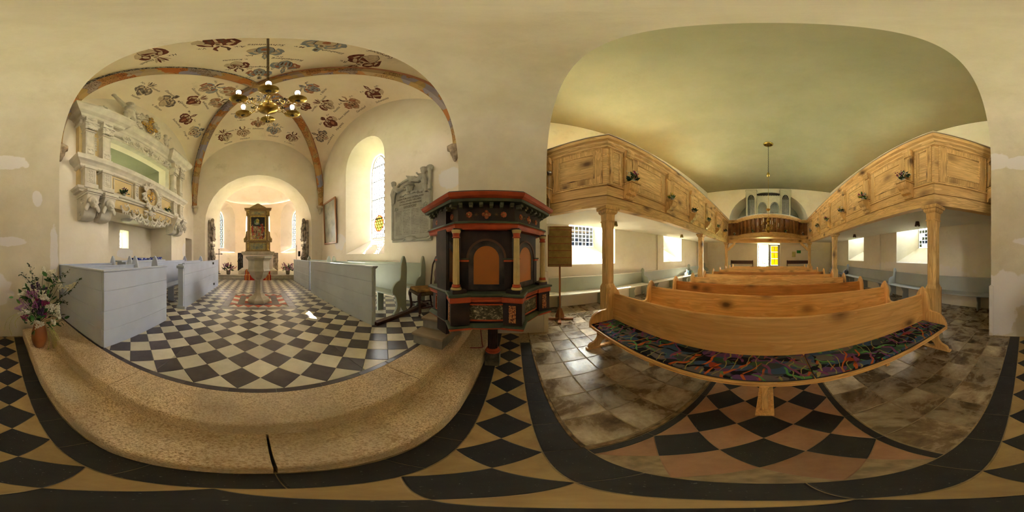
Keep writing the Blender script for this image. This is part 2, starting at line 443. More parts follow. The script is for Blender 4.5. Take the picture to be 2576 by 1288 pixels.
def glassmat(name, tint, tr=.75, refl=.06):
    n = N(name); n.t.nodes.remove(n.b)
    a = n.n('ShaderNodeBsdfTransparent'); b = n.n('ShaderNodeBsdfTranslucent'); c = n.n('ShaderNodeBsdfGlossy'); c.inputs['Roughness'].default_value = .08
    oi = n.n('ShaderNodeObjectInfo')
    a.inputs[0].default_value = (*tint, 1); b.inputs[0].default_value = (*tint, 1)
    m = n.n('ShaderNodeMixShader'); m.inputs[0].default_value = 1-tr; n.l(a.outputs[0], m.inputs[1]); n.l(b.outputs[0], m.inputs[2])
    m2 = n.n('ShaderNodeMixShader'); m2.inputs[0].default_value = refl; n.l(m.outputs[0], m2.inputs[1]); n.l(c.outputs[0], m2.inputs[2])
    n.l(m2.outputs[0], n.o.inputs[0]); return n.mat
M['glass_apse'] = glassmat('dense_apse_glass', (.16,.17,.17), .6)
M['glass_mid'] = glassmat('middle_apse_glass', (.74,.72,.68), .75)
M['glass_clear'] = glassmat('clear_chancel_glass', (.96,.97,.95), .88)
M['glass_south'] = glassmat('old_chancel_glass', (.80,.80,.78), .9)
M['glass'] = glassmat('clear_leaded_glass', (.92,.95,.93), .7)
M['glass_pane'] = glassmat('grey_white_cathedral_glass', (.045,.047,.048), .5)
M['glass_north'] = glassmat('north_pane_glass', (.32,.34,.34), .5)
M['glass_blue'] = glassmat('pale_blue_glass', (.022,.028,.038), .5)
M['glass_green'] = glassmat('pale_green_glass', (.036,.042,.024), .5)
M['glass_yellow'] = glassmat('yellow_glass', (.42,.30,.006), .2)
# ================================================================ SHELL
XN, XS = -4.5, 4.6            # nave side walls
YA0, YA1 = -.6, 1.03          # chancel arch wall, nave face and chancel face
CN, CS, CE = -3.3, 3.3, 7.95  # chancel walls
ZC = .35                      # chancel floor
ZN = 6.55                     # nave ceiling
YW = -11.5

# ---- chancel arch wall
def arch_pts(n=40):
    P = [(-2.79, 0.0), (-2.79, 3.2)]
    for i in range(1, n):
        a = pi - pi*i/n; P.append((.07+2.86*cos(a), 3.2+sin(a)))   # z carries the unit sine, scaled per face
    P += [(2.93, 3.2), (2.93, 0.0)]
    return P
g = G(); P = arch_pts()
def az(z, f): return z if z <= 3.2 else 3.2+(z-3.2)*(2.66 if f else 2.54)
top = 10.0
for f, y in ((1, YA1), (0, YA0)):
    for i in range(1, len(P)-2):
        a, b = P[i], P[i+1]
        g.add([(a[0], y, az(a[1], f)), (b[0], y, az(b[1], f)), (b[0], y, top), (a[0], y, top)], [(0,1,2,3)])
    for x0, x1 in ((-5.6, -2.79), (2.93, 5.7)):
        g.add([(x0,y,-.3),(x1,y,-.3),(x1,y,top),(x0,y,top)], [(0,1,2,3)])
NY = 6
for i in range(len(P)-1):
    a, b = P[i], P[i+1]
    for k in range(NY):
        t0, t1 = k/NY, (k+1)/NY
        def q(p, t): return (p[0], YA0+(YA1-YA0)*t, az(p[1], 0)*(1-t)+az(p[1], 1)*t - (.3 if p[1] == 0 else 0))
        g.add([q(a,t0), q(b,t0), q(b,t1), q(a,t1)], [(0,1,2,3)])
aw = struct('wall_chancel_arch', g, M['plaster_arch'])
bm = bmesh.new(); bm.from_mesh(aw.data); bmesh.ops.remove_doubles(bm, verts=bm.verts, dist=.0005); bm.to_mesh(aw.data); bm.free()
aw.data.polygons.foreach_set('use_smooth', [True]*len(aw.data.polygons)); aw.data.set_sharp_from_angle(angle=radians(35))
# low projecting plinths at the nave corners of both piers
g = G(); g.cprism([(-2.85,-.63),(-2.765,-.63),(-2.765,-.56),(-2.85,-.56)], 0, .98, .02); obj('plinth', g, M['plaster_arch'], aw)
g = G(); g.cprism([(2.905,-.63),(2.99,-.63),(2.99,-.55),(2.905,-.55)], 0, 1.22, .02); obj('plinth', g, M['plaster_arch'], aw)

# ---- generic wall with splayed openings
def pointed(cu, hw, z0, zs, zt, n=8):
    P = [(cu-hw, z0), (cu-hw, (z0+zs)/2), (cu-hw, zs)]
    for i in range(1, n): t = i/n; P.append((cu-hw*cos(t*pi/2)**.85 if t < 1 else cu, zs+(zt-zs)*sin(t*pi/2)**1.0))
    P.append((cu, zt)); L = P[:-1]; P += [(2*cu-p[0], p[1]) for p in reversed(L)]
    return P
def rect(u0, u1, z0, z1): return [(u0, z0), (u0, (z0+z1)/2), (u0, z1), ((u0+u1)/2, z1), (u1, z1), (u1, (z0+z1)/2), (u1, z0), ((u0+u1)/2, z0)]
def wall(name, fmap, U0, U1, Z0, Z1, opens, mat, bend=0):
    """opens: list of (inner outline, outer outline, depth)"""
    bm = bmesh.new()
    def loop(pts):
        vs = [bm.verts.new((p[0], p[1], 0)) for p in pts]
        for i in range(len(vs)): bm.edges.new((vs[i], vs[(i+1) % len(vs)]))
    loop([(U0,Z0),(U1,Z0),(U1,Z1),(U0,Z1)])
    for inn, out, d in opens: loop(inn)
    bmesh.ops.triangle_fill(bm, use_beauty=True, edges=bm.edges[:])
    if bend:
        for k in range(1, bend):
            u = U0+(U1-U0)*k/bend
            bmesh.ops.bisect_plane(bm, geom=bm.verts[:]+bm.edges[:]+bm.faces[:], plane_co=(u,0,0), plane_no=(1,0,0))
    for inn, out, d in opens:
        n = len(inn); K = 4; rows = []
        for k in range(K+1):
            t = k/K
            rows.append([bm.verts.new((a[0]*(1-t)+b[0]*t, a[1]*(1-t)+b[1]*t, d*t)) for a, b in zip(inn, out)])
        for k in range(K):
            for i in range(n):
                bm.faces.new((rows[k][i], rows[k][(i+1) % n], rows[k+1][(i+1) % n], rows[k+1][i]))
    bmesh.ops.remove_doubles(bm, verts=bm.verts, dist=.0004)
    for v in bm.verts: v.co = Vector(fmap(*v.co))
    me = bpy.data.meshes.new(name); bm.to_mesh(me); bm.free(); me.materials.append(mat)
    me.polygons.foreach_set('use_smooth', [True]*len(me.polygons)); me.set_sharp_from_angle(angle=radians(40))
    o = bpy.data.objects.new(name, me); COL.objects.link(o); o['kind'] = 'structure'; WL[o.name] = None
    return o
def wframe(name, fmap, outl, d, lattice, kind, glass='glass', th=.05):
    """a window: frame ring + lead lattice + glass, all in the (u,z,d) map"""
    cu = sum(p[0] for p in outl)/len(outl); cz = sum(p[1] for p in outl)/len(outl)
    r = bpy.data.objects.new(name, None); COL.objects.link(r); r['kind'] = 'structure'; WL[r.name] = None
    n = len(outl); g = G()
    inn = [(cu+(p[0]-cu)*(1-th/max(.2, abs(p[0]-cu)+.001)) if abs(p[0]-cu) > th else p[0], p[1]-th if p[1] > cz else p[1]+th) for p in outl]
    A = [fmap(p[0], p[1], d-.03) for p in outl]; B = [fmap(p[0], p[1], d-.03) for p in inn]; C = [fmap(p[0], p[1], d+.05) for p in inn]
    g.add(A+B+C, [(i, (i+1) % n, n+(i+1) % n, n+i) for i in range(n)]+[(n+i, n+(i+1) % n, 2*n+(i+1) % n, 2*n+i) for i in range(n)])
    obj('window_frame', g, M['white'], r)
    return r, inn
def inside(p, poly):
    c = False; n = len(poly)
    for i in range(n):
        a, b = poly[i], poly[(i+1) % n]
        if (a[1] > p[1]) != (b[1] > p[1]) and p[0] < (b[0]-a[0])*(p[1]-a[1])/(b[1]-a[1])+a[0]: c = not c
    return c
def lattice(fmap, outl, d, kind, w, h, lw=.006):
    g = G(); us = [p[0] for p in outl]; zs = [p[1] for p in outl]; u0, u1, z0, z1 = min(us), max(us), min(zs), max(zs)
    segs = []
    if kind == 'hex':
        r = 0; z = z0
        while z < z1:
            k = 0; u = u0-w
            while u < u1+w:
                uu = u+(w/2 if r % 2 else 0)
                segs += [((uu, z), (uu+w/2, z+h*.3)), ((uu+w/2, z+h*.3), (uu+w, z)), ((uu+w/2, z+h*.3), (uu+w/2, z+h))]
                u += w
            z += h; r += 1
    elif kind == 'dia':
        k = -60
        while k < 60:
            a = u0+k*w
            for s in (1, -1):
                zz = z0
                while zz < z1:
                    segs.append(((a+s*(zz-z0)*w/h, zz), (a+s*(zz+h/2-z0)*w/h, zz+h/2))); zz += h/2
            k += 1
    else:
        u = u0
        while u < u1: segs += [((u, z0+i*.1), (u, z0+i*.1+.1)) for i in range(int((z1-z0)/.1)+1)]; u += w
        z = z0
        while z < z1: segs += [((u0+i*w, z), (u0+i*w+w, z)) for i in range(int((u1-u0)/w)+1)]; z += h
    for a, b in segs:
        m = ((a[0]+b[0])/2, (a[1]+b[1])/2)
        if not (inside(a, outl) and inside(b, outl)): continue
        dx, dz = b[0]-a[0], b[1]-a[1]; l = sqrt(dx*dx+dz*dz) or 1; px, pz = -dz/l*lw, dx/l*lw
        g.add([fmap(a[0]+px, a[1]+pz, d-.008), fmap(b[0]+px, b[1]+pz, d-.008), fmap(b[0]-px, b[1]-pz, d-.008), fmap(a[0]-px, a[1]-pz, d-.008),
               fmap(a[0]+px, a[1]+pz, d+.008), fmap(b[0]+px, b[1]+pz, d+.008), fmap(b[0]-px, b[1]-pz, d+.008), fmap(a[0]-px, a[1]-pz, d+.008)],
              [(0,1,2,3),(7,6,5,4),(0,1,5,4),(3,2,6,7)])
    return g
def glass_sheet(fmap, outl, d, name, mat, parent):
    g = G(); n = len(outl); g.add([fmap(p[0], p[1], d) for p in outl]+[fmap(p[0], p[1], d+.006) for p in outl],
                                  [tuple(range(n)), tuple(range(2*n-1, n-1, -1))]+[(i, (i+1) % n, n+(i+1) % n, n+i) for i in range(n)])
    return obj(name, g, mat, parent)

fS = lambda X: (lambda u, z, d=0: (X+d, u, z))
fNn = lambda X: (lambda u, z, d=0: (X-d, u, z))
fE = lambda Y: (lambda u, z, d=0: (u, Y+d, z))
fW = lambda Y: (lambda u, z, d=0: (u, Y-d, z))
WN = [0]
def bars(fmap, outl, d, zs, parent):
    g = G()
    for z in zs:
        us = [u/50 for u in range(-800, 800) if inside((u/50, z), outl)]
        if us:
            a, b = min(us), max(us)
            g.add([fmap(a, z-.012, d-.03), fmap(b, z-.012, d-.03), fmap(b, z+.012, d-.03), fmap(a, z+.012, d-.03),
                   fmap(a, z-.012, d), fmap(b, z-.012, d), fmap(b, z+.012, d), fmap(a, z+.012, d)], [(0,1,2,3),(0,1,5,4),(3,2,6,7),(0,3,7,4),(1,2,6,5)])
    obj('saddle_bars', g, M['iron'], parent)

# ---- chancel walls
insW = pointed(4.42, 1.07, 1.57, 4.95, 6.26); outW = pointed(4.42, .42, 2.13, 4.7, 5.75)
ws = wall('wall_south_chancel', fS(CS), YA1, CE+.02, -.3, 9.6, [(insW, outW, .8)], M['plaster_chancel'])
r, inn = wframe('window_1', fS(CS), outW, .8, 'hex', 'x')
glass_sheet(fS(CS), inn, .8, 'glazing', M['glass_south'], r)
obj('lead_lattice', lattice(fS(CS), inn, .795, 'hex', .115, .125, .015), M['lead'], r)
bars(fS(CS), inn, .79, [2.9, 3.7, 4.5, 5.2], r)
# round armorial pane low in the big window
g = G(); c = (4.42, 2.72); seg = 28
def disc(r0, r1, d): 
    vs = []
    for k in range(seg): a = 2*pi*k/seg; vs += [(CS+d, c[0]+r0*cos(a)*.8, c[1]+r0*sin(a)), (CS+d, c[0]+r1*cos(a)*.8, c[1]+r1*sin(a))]
    return vs, [(2*k, 2*k+1, (2*k+3) % (2*seg), (2*k+2) % (2*seg)) for k in range(seg)]
v, f = disc(.27, .32, .775); g.add(v, f); obj('roundel_border', g, glassmat('orange_border_glass', (.07,.012,.002), .2), r)
g = G(); v, f = disc(.001, .27, .776); g.add(v, f)
nn = N('armorial_glass'); nn.t.nodes.remove(nn.b); tl = nn.n('ShaderNodeBsdfTranslucent')
nn.l(nn.ramp(nn.noise(14, 2), [(.40, (.008,.02,.006)), (.46, (.08,.055,.004)), (.55, (.09,.07,.02)), (.60, (.006,.003,.001)), (.68, (.07,.022,.002))]), tl.inputs[0]); nn.l(tl.outputs[0], nn.o.inputs[0])
obj('roundel', g, nn.mat, r)
portal((CS+.86, 4.42, 3.9), (0, radians(90), 0), 3.9, .95)

# north wall: recess under the loge, loge opening above, doorway by the east corner
ox = 1.05
rec = rect(2.54, 5.65, ZC-.02, 2.69); recO = [(a, b) for a, b in rec]
lo = rect(2.42, 5.28, 3.75, 5.15)
dr = rect(6.97, 7.72, ZC-.02, 2.36)
wn = wall('wall_north_chancel', fNn(CN), YA1, CE+.02, -.3, 9.6, [(rec, rec, ox), (lo, [(p[0], p[1]) for p in lo], .35), (dr, dr, .6)], M['plaster_chancel'])
sw = rect(3.88, 4.25, 1.80, 2.42)
struct_back = wall('wall_north_recess', fNn(CN-ox), 2.5, 5.7, ZC-.1, 2.75, [(rect(3.86,4.30,1.78,2.44), sw, .35)], M['plaster_chancel'])
r, inn = wframe('window_2', fNn(CN-ox), sw, .35, 'dia', 'x', th=.02)
glass_sheet(fNn(CN-ox), inn, .35, 'glazing', M['glass'], r)
obj('lead_lattice', lattice(fNn(CN-ox), inn, .345, 'dia', .11, .17, .005), M['lead'], r)
portal((CN-ox-.42, 4.07, 2.1), (0, radians(-90), 0), .65, .4)
# room behind the loge opening
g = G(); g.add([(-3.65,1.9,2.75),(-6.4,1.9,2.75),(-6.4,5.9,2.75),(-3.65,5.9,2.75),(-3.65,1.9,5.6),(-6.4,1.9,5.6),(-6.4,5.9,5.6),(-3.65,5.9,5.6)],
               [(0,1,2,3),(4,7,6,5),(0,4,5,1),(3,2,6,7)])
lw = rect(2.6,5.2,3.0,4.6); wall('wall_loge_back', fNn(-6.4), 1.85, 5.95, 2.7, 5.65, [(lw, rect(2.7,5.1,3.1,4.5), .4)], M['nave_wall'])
r, inn = wframe('window_12', fNn(-6.4), rect(2.7,5.1,3.1,4.5), .4, 'rect', 'x', th=.03); glass_sheet(fNn(-6.4), inn, .4, 'glazing', M['glass_mid'], r); obj('glazing_bars', lattice(fNn(-6.4), inn, .39, 'rect', .4, .4, .015), M['white'], r); portal((-6.9, 3.9, 3.8), (0, radians(-90), 0), 1.45, 2.45)  # unseen window added to send light into the chancel through the loge opening
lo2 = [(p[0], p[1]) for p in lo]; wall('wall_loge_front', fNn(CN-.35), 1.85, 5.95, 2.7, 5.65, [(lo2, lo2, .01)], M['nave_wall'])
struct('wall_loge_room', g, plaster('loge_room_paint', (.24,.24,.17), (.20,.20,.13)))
# dark passage behind the doorway with a door leaf
g = G(); g.box(-4.0,-3.9,6.9,7.8,ZC,2.4); dl = struct('door_1', g, M['turned'], bevel=.01)
g = G(); g.box(-3.9,-3.875,7.02,7.66,.5,1.3); g.box(-3.9,-3.875,7.02,7.66,1.4,2.25); obj('door_panel', g, M['turned'], dl)
g = G(); g.ell((-3.85,7.1,1.35),.03); obj('door_knob', g, M['brass'], dl)

# east chancel wall with the apse arch (splayed)
def semi(hw, zs, rise, zb, cx=.04, n=16):
    P = [(cx-hw, zb), (cx-hw, (zb+zs)/2), (cx-hw, zs)]
    for i in range(1, n): a = pi-pi*i/n; P.append((cx+hw*cos(a), zs+rise*sin(a)))
    P += [(cx+hw, zs), (cx+hw, (zb+zs)/2), (cx+hw, zb)]; return P
we = wall('wall_east_chancel', fE(CE), CN-.02, CS+.02, -.3, 9.6, [(semi(2.7,3.12,2.7,.2), semi(2.47,3.2,2.6,.2), 1.35)], M['plaster_chancel'])

o_=semi(2.47,3.2,2.6,.2); wall('wall_apse_front', fE(CE+1.35), -4.2, 4.2, .2, 7.4, [(o_, o_, .01)], M['apse'])
# vault
def vz(x, y):
    u = abs(x)/3.32; v = abs(y-4.5)/3.48; m = max(u, v, 1e-6); s = min(u, v)/m; m = min(m, 1)
    k = 1.15 if u >= v else (.85 if y > 4.5 else .35)
    zr = 4.3+4.9*sqrt(max(0, 1-m*m)); zt = 9.2-k*m*m
    return zr+(zt-zr)*sqrt(max(0, 1-s*s))
def vnorm(x, y):
    e_ = .02; return Vector((vz(x+e_, y)-vz(x-e_, y), vz(x, y+e_)-vz(x, y-e_), -2*e_)).normalized()
g = G()
for cell in range(4):
    # parameter: m along from centre to wall (nonlinear), s across (nonlinear)
    def f(a, b, cell=cell):
        m = sin(a*pi/2); s = sin((b*2-1)*pi/2); p = {0: (s*m, m), 1: (m, s*m), 2: (s*m, -m), 3: (-m, s*m)}[cell]
        x, y = p[0]*3.32, 4.5+p[1]*3.48
        return (x, y, vz(x, y) if a > .001 else 9.2)
    g.grid(f, 26, 30)
vo = struct('ceiling', g, M['vault'], smooth=50)

# ---- vault ribs
n = N('painted_rib')
w_ = n.n('ShaderNodeVectorMath'); w_.operation = 'MULTIPLY_ADD'; nz = n.n('ShaderNodeTexNoise'); nz.inputs['Scale'].default_value = 3; n.l(n.tc.outputs['Object'], nz.inputs[0]); n.l(nz.outputs[1], w_.inputs[0]); w_.inputs[1].default_value = (.5,.5,.5); n.l(n.tc.outputs['Object'], w_.inputs[2])
c1 = n.vor(2.6, w_.outputs[0], 'F1', 'Color'); sep = n.n('ShaderNodeSeparateColor'); n.l(c1, sep.inputs[0])
col = n.ramp(sep.outputs[0], [(.0, (.46,.16,.035)), (.28, (.46,.32,.13)), (.48, (.42,.13,.03)), (.62, (.50,.34,.13)), (.78, (.25,.24,.36)), (.9, (.40,.27,.10))])
cell = n.ramp(sep.outputs[1], [(.62, 0), (.66, 1)])
fil = n.ramp(n.noise(34, 2, dist=1.2), [(.50, 0), (.56, .85)])
col = n.mix(n.math('MULTIPLY', fil, cell), col, (.12,.05,.02))
M['rib'] = n.fin(col, .8)
n = N('rib_chain_stripe'); col = n.ramp(n.noise(13, 1, dist=1.5), [(.42, (.03,.02,.02)), (.5, (.10,.08,.09)), (.6, (.45,.42,.36))]); M['ribstripe'] = n.fin(col, .8)
M['ribpink'] = simple('rib_pink_edge', (.50,.22,.12), .8, var=.15, scale=4)
ribs = []
for sx, sy in ((-1,-1),(1,-1),(-1,1),(1,1)):
    g = G(); h = G(); pk = G(); pts = []; K = 40
    for i in range(K+1):
        t = i/K*pi/2*.985; m = cos(t); pts.append(Vector((sx*m*3.22, 4.5+sy*m*3.38, 4.12+4.98*sin(t))))
    dirh = Vector((sx*3.22, sy*3.38, 0)).normalized(); side = Vector((-dirh.y, dirh.x, 0))
    prof = [(-.17,.14),(-.17,.02),(-.09,-.10),(.09,-.10),(.17,.02),(.17,.14)]
    V = []
    for i, p in enumerate(pts):
        t = (pts[min(i+1,K)]-pts[max(i-1,0)]).normalized(); nn_ = side.cross(t)
        if nn_.z < 0 and i > 2: nn_ = -nn_
        if i <= 2: nn_ = dirh if True else nn_
        nn_ = (dirh*cos(i/K*pi/2)+Vector((0,0,1))*sin(i/K*pi/2)).normalized()
        V.append([p+side*a+nn_*b for a, b in prof])
    def strip(gg, a, b):
        gg.add([tuple(r_[k]) for r_ in V for k in (a, b)], [(2*i, 2*i+1, 2*i+3, 2*i+2) for i in range(K)])
    strip(g, 1, 2); strip(g, 2, 3); strip(g, 3, 4); strip(pk, 0, 1); strip(h, 4, 5)
    rb = bpy.data.objects.new('vault_rib', None); COL.objects.link(rb)
    nm = {(-1,-1): 'painted vault rib rising above the loge beside the chancel arch', (1,-1): 'painted vault rib rising above the war memorial tablet',
          (-1,1): 'painted vault rib rising from the corner beside the small north doorway', (1,1): 'painted vault rib rising from the corner beside the framed painting'}[(sx,sy)]
    rb['kind'] = 'structure'; rb['label'] = nm; WL[rb.name] = None
    st = g, h, pk
    if (sx, sy) in ((-1,-1),(-1,1)): a_, b_ = (0, 1), (4, 5)
    obj('painted_face', g, M['rib'], rb, smooth=50); obj('chain_stripe', h if True else g, M['ribstripe'], rb, smooth=50); obj('pink_edge', pk, M['ribpink'], rb, smooth=50)
    # corbel
    g = G(); cx, cy = sx*3.14, 4.5+sy*3.32
    g.lathe([(.02,-.42),(.05,-.36),(.07,-.28),(.10,-.22),(.12,-.1),(.17,-.06),(.18,0),(.16,.03)], (cx, cy, 4.12), 8)
    obj('rib_corbel', g, simple('corbel_pinkish_stone%d%d' % (sx, sy), (.52,.40,.28), .8, var=.3, scale=9) if sy < 0 else M['stone'], rb, smooth=40)
g = G(); g.lathe([(.0,-.06),(.12,-.06),(.2,0),(.2,.2)], (0,4.5,9.02), 12); struct('trim_1', g, M['rib'])

# ---- apse (curved wall with three pointed windows) and its vault
AR, AY = 2.52, 9.28
def fA(u, z, d=0):
    th = u/AR; return (.02+(AR+d)*sin(th), AY+(AR+d)*cos(th), z)
def ap(uc, hw, hwo): return (pointed(uc, hw, 1.76, 4.0, 5.2), pointed(uc*1.0, hwo, 2.1, 3.9, 4.75), .85)
ops = [ap(0, .88, .40), ap(-2.42, .72, .30), ap(2.42, .72, .30)]
wa = wall('wall_apse', fA, -AR*pi/2, AR*pi/2, .2, 5.35, ops, M['apse'], bend=36)
for k, (a, b, d) in enumerate(ops):
    r, inn = wframe('window_%d' % (3+k), fA, b, d, 'hex', 'x', th=.03)
    glass_sheet(fA, inn, d, 'glazing', M['glass_apse'] if k else M['glass_mid'], r)
    if k: obj('lead_lattice', lattice(fA, inn, d-.005, 'hex', .13, .14, .013), M['lead'], r); bars(fA, inn, d-.01, [2.7, 3.4, 4.1], r)
    th = (0, -2.42/AR, 2.42/AR)[k]; c = fA(th*AR, 3.4, d+.08)
    portal(c, (radians(90), 0, pi-th), .9, 2.9)
g = G()
def fdome(a, b):
    ph = a*pi/2; th = -pi/2+b*pi; rr = (AR+.012)*cos(ph)
    return (.02+rr*sin(th), AY+rr*cos(th), 5.33+1.7*sin(ph))
g.grid(fdome, 14, 30); struct('ceiling_apse', g, M['apse'], smooth=60)

# ---- nave shell
def nwin(sign):
    return []
ins1 = rect(-3.30,-1.63,1.24,5.4); out1 = rect(-2.98,-1.88,1.86,5.1)
ins2 = rect(-7.66,-6.02,1.22,5.4); out2 = rect(-7.35,-6.3,1.86,5.1)
n1 = rect(-4.56,-2.9,1.24,5.4); n1o = rect(-4.22,-3.2,1.84,5.1)
n2 = rect(-8.57,-6.9,1.24,5.4); n2o = rect(-8.25,-7.2,1.86,5.1)
wall('wall_south', fS(XS), YW, YA0, -.2, ZN+.1, [(ins1,out1,1.0),(ins2,out2,1.0)], M['nave_wall'])
wall('wall_north', fNn(XN), YW, YA0, -.2, ZN+.1, [(n1,n1o,1.0),(n2,n2o,1.0)], M['nave_wall'])
for k, (f, o, X, sg) in enumerate(((fS(XS), out1, XS, 1), (fS(XS), out2, XS, 1), (fNn(XN), n1o, XN, -1), (fNn(XN), n2o, XN, -1))):
    r, inn = wframe('window_%d' % (6+k), f, o, 1.0, 'rect', 'x', th=.02)
    u0, u1 = min(p[0] for p in inn), max(p[0] for p in inn); z0, z1 = min(p[1] for p in inn), max(p[1] for p in inn)
    nc, nr = 7, 22; w, h = (u1-u0)/nc, (z1-z0)/nr
    R2 = random.Random(k+3)
    for i in range(nc):
        for j in range(5):
            a, b, c_, d_ = u0+i*w+.006, u0+(i+1)*w-.006, z0+j*h+.006, z0+(j+1)*h-.006
            q = R2.random(); mt = M['glass_blue'] if q < .3 else (M['glass_green'] if q < (.45 if sg > 0 else .75) else (M['glass_pane'] if sg > 0 else M['glass_north']))
            glass_sheet(f, [(a,c_),(a,d_),(b,d_),(b,c_)], 1.0, 'pane', mt, r)
    glass_sheet(f, [(u0,z0+5*h),(u0,z1),(u1,z1),(u1,z0+5*h)], 1.0, 'upper_glazing', M['glass'], r)
    obj('lead_lattice', lattice(f, [(u0-.01,z0-.01),(u0-.01,z1+.01),(u1+.01,z1+.01),(u1+.01,z0-.01)], 1.0, 'rect', w, h, .008), M['lead'], r)
    portal((X+sg*1.08, (u0+u1)/2, (z0+z1)/2), (0, radians(90*sg), 0), z1-z0+.1, u1-u0+.1)
# nave ceiling
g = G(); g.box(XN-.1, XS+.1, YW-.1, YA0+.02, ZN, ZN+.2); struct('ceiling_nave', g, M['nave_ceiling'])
# west wall with door and organ niche
nic = semi(2.85, 4.0, 2.3, 2.6, .08); nico = semi(2.45, 3.9, 2.1, 2.6, .08)
dop = rect(-.80, .93, -.02, 2.45); dopo = rect(-.72, .85, -.02, 2.42)
wall('wall_west', fW(YW), XN-.02, XS+.02, -.2, ZN+.1, [(nic, nico, .9), (dop, dopo, .5)], M['nave_wall'])
g = G()
for sgn in (1,): g.add([(-2.6,YW-.9,2.4),(2.8,YW-.9,2.4),(2.8,YW-3.4,2.4),(-2.6,YW-3.4,2.4),(-2.6,YW-.9,6.3),(2.8,YW-.9,6.3),(2.8,YW-3.4,6.3),(-2.6,YW-3.4,6.3)], [(0,1,2,3),(4,5,6,7),(1,2,6,5),(0,3,7,4)])
struct('wall_tower_room', g, M['nave_wall'])
wall('wall_tower_front', fW(YW-.9), -2.75, 2.95, 2.3, 6.4, [(nico, nico, .01)], M['nave_wall'])
tw1 = rect(1.55, 2.15, 4.0, 4.7); tw2 = rect(-2.0,-1.4, 4.0, 4.7)
wall('wall_tower_west', fW(YW-3.4), -2.7, 2.9, 2.3, 6.4, [(tw1, rect(1.65,2.05,4.1,4.6), .4), (tw2, rect(-1.9,-1.5,4.1,4.6), .4)], M['nave_wall'])
for k, o in enumerate((rect(1.65,2.05,4.1,4.6), rect(-1.9,-1.5,4.1,4.6))):
    r, inn = wframe('window_%d' % (10+k), fW(YW-3.4), o, .4, 'rect', 'x', th=.02)
    glass_sheet(fW(YW-3.4), inn, .4, 'glazing', M['glass'], r); obj('glazing_bars', lattice(fW(YW-3.4), inn, .39, 'rect', .12, .14, .012), M['white'], r)
# wall strips (pilaster strips) of the nave side walls
g = G(); g.box(XS-.05, XS+.02, -5.98, -5.55, 0, 2.45); struct('trim_2', g, M['nave_wall'], bevel=.01)
g = G(); g.box(XN-.02, XN+.07, -5.80, -5.52, 0, 2.45); struct('trim_3', g, M['nave_wall'], bevel=.01)
# outside ground
n = N('lawn'); gm = n.fin(n.mix(n.ramp(n.noise(.8, 5), [(.4, 0), (.6, 1)]), (.13,.18,.055), (.17,.22,.07)), .9)
g = G(); g.add([(-60,-70,-.35),(60,-70,-.35),(60,60,-.35),(-60,60,-.35)], [(0,1,2,3)]); struct('ground', g, gm)
# ================================================================ FLOORS
TG = .0015
def tiles(parent, polys, mats, ztop, th, limit=300, ch=.004, nm='tile', zb=None):
    """polys: list of (poly, mat key); nearest ones single objects, rest joined"""
    polys = [p for p in polys if parea(p[0]) > .0006]
    def d2(p):
        q = p[0]; cx = sum(a[0] for a in q)/len(q); cy = sum(a[1] for a in q)/len(q)
        # tiles seen over open floor first
        return sqrt(cx*cx+cy*cy)
    polys.sort(key=d2); cache = {}
    for q, mk in polys[:limit]:
        cx = sum(a[0] for a in q)/len(q); cy = sum(a[1] for a in q)/len(q)
        loc = [(a[0]-cx, a[1]-cy) for a in q]
        gp = .0065 if nm == 'floor_slab' else TG
        loc = [(x*(1-gp/max(.01, sqrt(x*x+y*y))), y*(1-gp/max(.01, sqrt(x*x+y*y)))) for x, y in loc]
        key = (mk, tuple((round(x, 3), round(y, 3)) for x, y in loc))
        if key not in cache:
            g = G(); g.cprism(loc, -th, 0, ch); me = bpy.data.meshes.new(nm); me.from_pydata(g.v, [], g.f); me.materials.append(M[mk]); cache[key] = me
        o = bpy.data.objects.new(nm, cache[key]); COL.objects.link(o); o.parent = parent
        o.location = (cx, cy, ztop+R.uniform(-.0012, .0012)); o.rotation_euler = (R.uniform(-.003,.003), R.uniform(-.003,.003), 0)
    rest = polys[limit:]
    if rest:
        ks = sorted(set(p[1] for p in rest)); g = G()
        for q, mk in rest:
            g.mi = ks.index(mk); cx = sum(a[0] for a in q)/len(q); cy = sum(a[1] for a in q)/len(q)
            g.cprism([(cx+(a[0]-cx)*.985, cy+(a[1]-cy)*.985) for a in q], ztop-th, ztop+R.uniform(-.001,.001), ch)
        obj('tiles_beyond', g, [M[k] for k in ks], parent, kind='stuff')
def dia(cx, cy, hx, hy): return [(cx-hx,cy),(cx,cy-hy),(cx+hx,cy),(cx,cy+hy)]

M['edging'] = simple('worn_edging_strip', (.30,.19,.085), .8, var=.4, scale=14)
# nave floor bed
g = G(); g.box(XN-.1, XS+.1, YW-3.6, YA1, -.25, -.004)
fl = struct('floor', g, M['mortar']); 
# threshold band of diamonds between two dark rows
pol = []
for i in range(-12, 13):
    cx = .256+.3145*i
    for q in clip(dia(cx, .055, .1572, .1572), -2.78, 2.92, -.10, .21),:
        if q: pol.append((q, 't_black'))
    for s in (1, -1):
        x0 = cx+.1572; P = [(x0, .055), (x0-.1572, .055+s*.1572), (x0+.1572, .055+s*.1572)]
        if s < 0: P = [P[0], P[2], P[1]]
        q = clip(P, -2.78, 2.92, -.10, .21)
        if q: pol.append((q, 't_ochre'))
for i in range(-10, 11):
    x0 = .039+.3145*i; q = clip([(x0,.214),(x0+.3145,.214),(x0+.3145,.357),(x0,.357)], -2.75, 2.9, .2, .4)
    if q: pol.append((q, 't_black'))
    x0 = -.06+.3145*i
    if abs(x0) < 3: q = clip([(x0,-.264),(x0+.3145,-.264),(x0+.3145,-.104),(x0,-.104)], -2.78, 2.55, -.3, 0); 
    if q and not (i == 0 and False): pol.append((q, 't_black'))
tiles(fl, pol, M, 0, .02, 300)
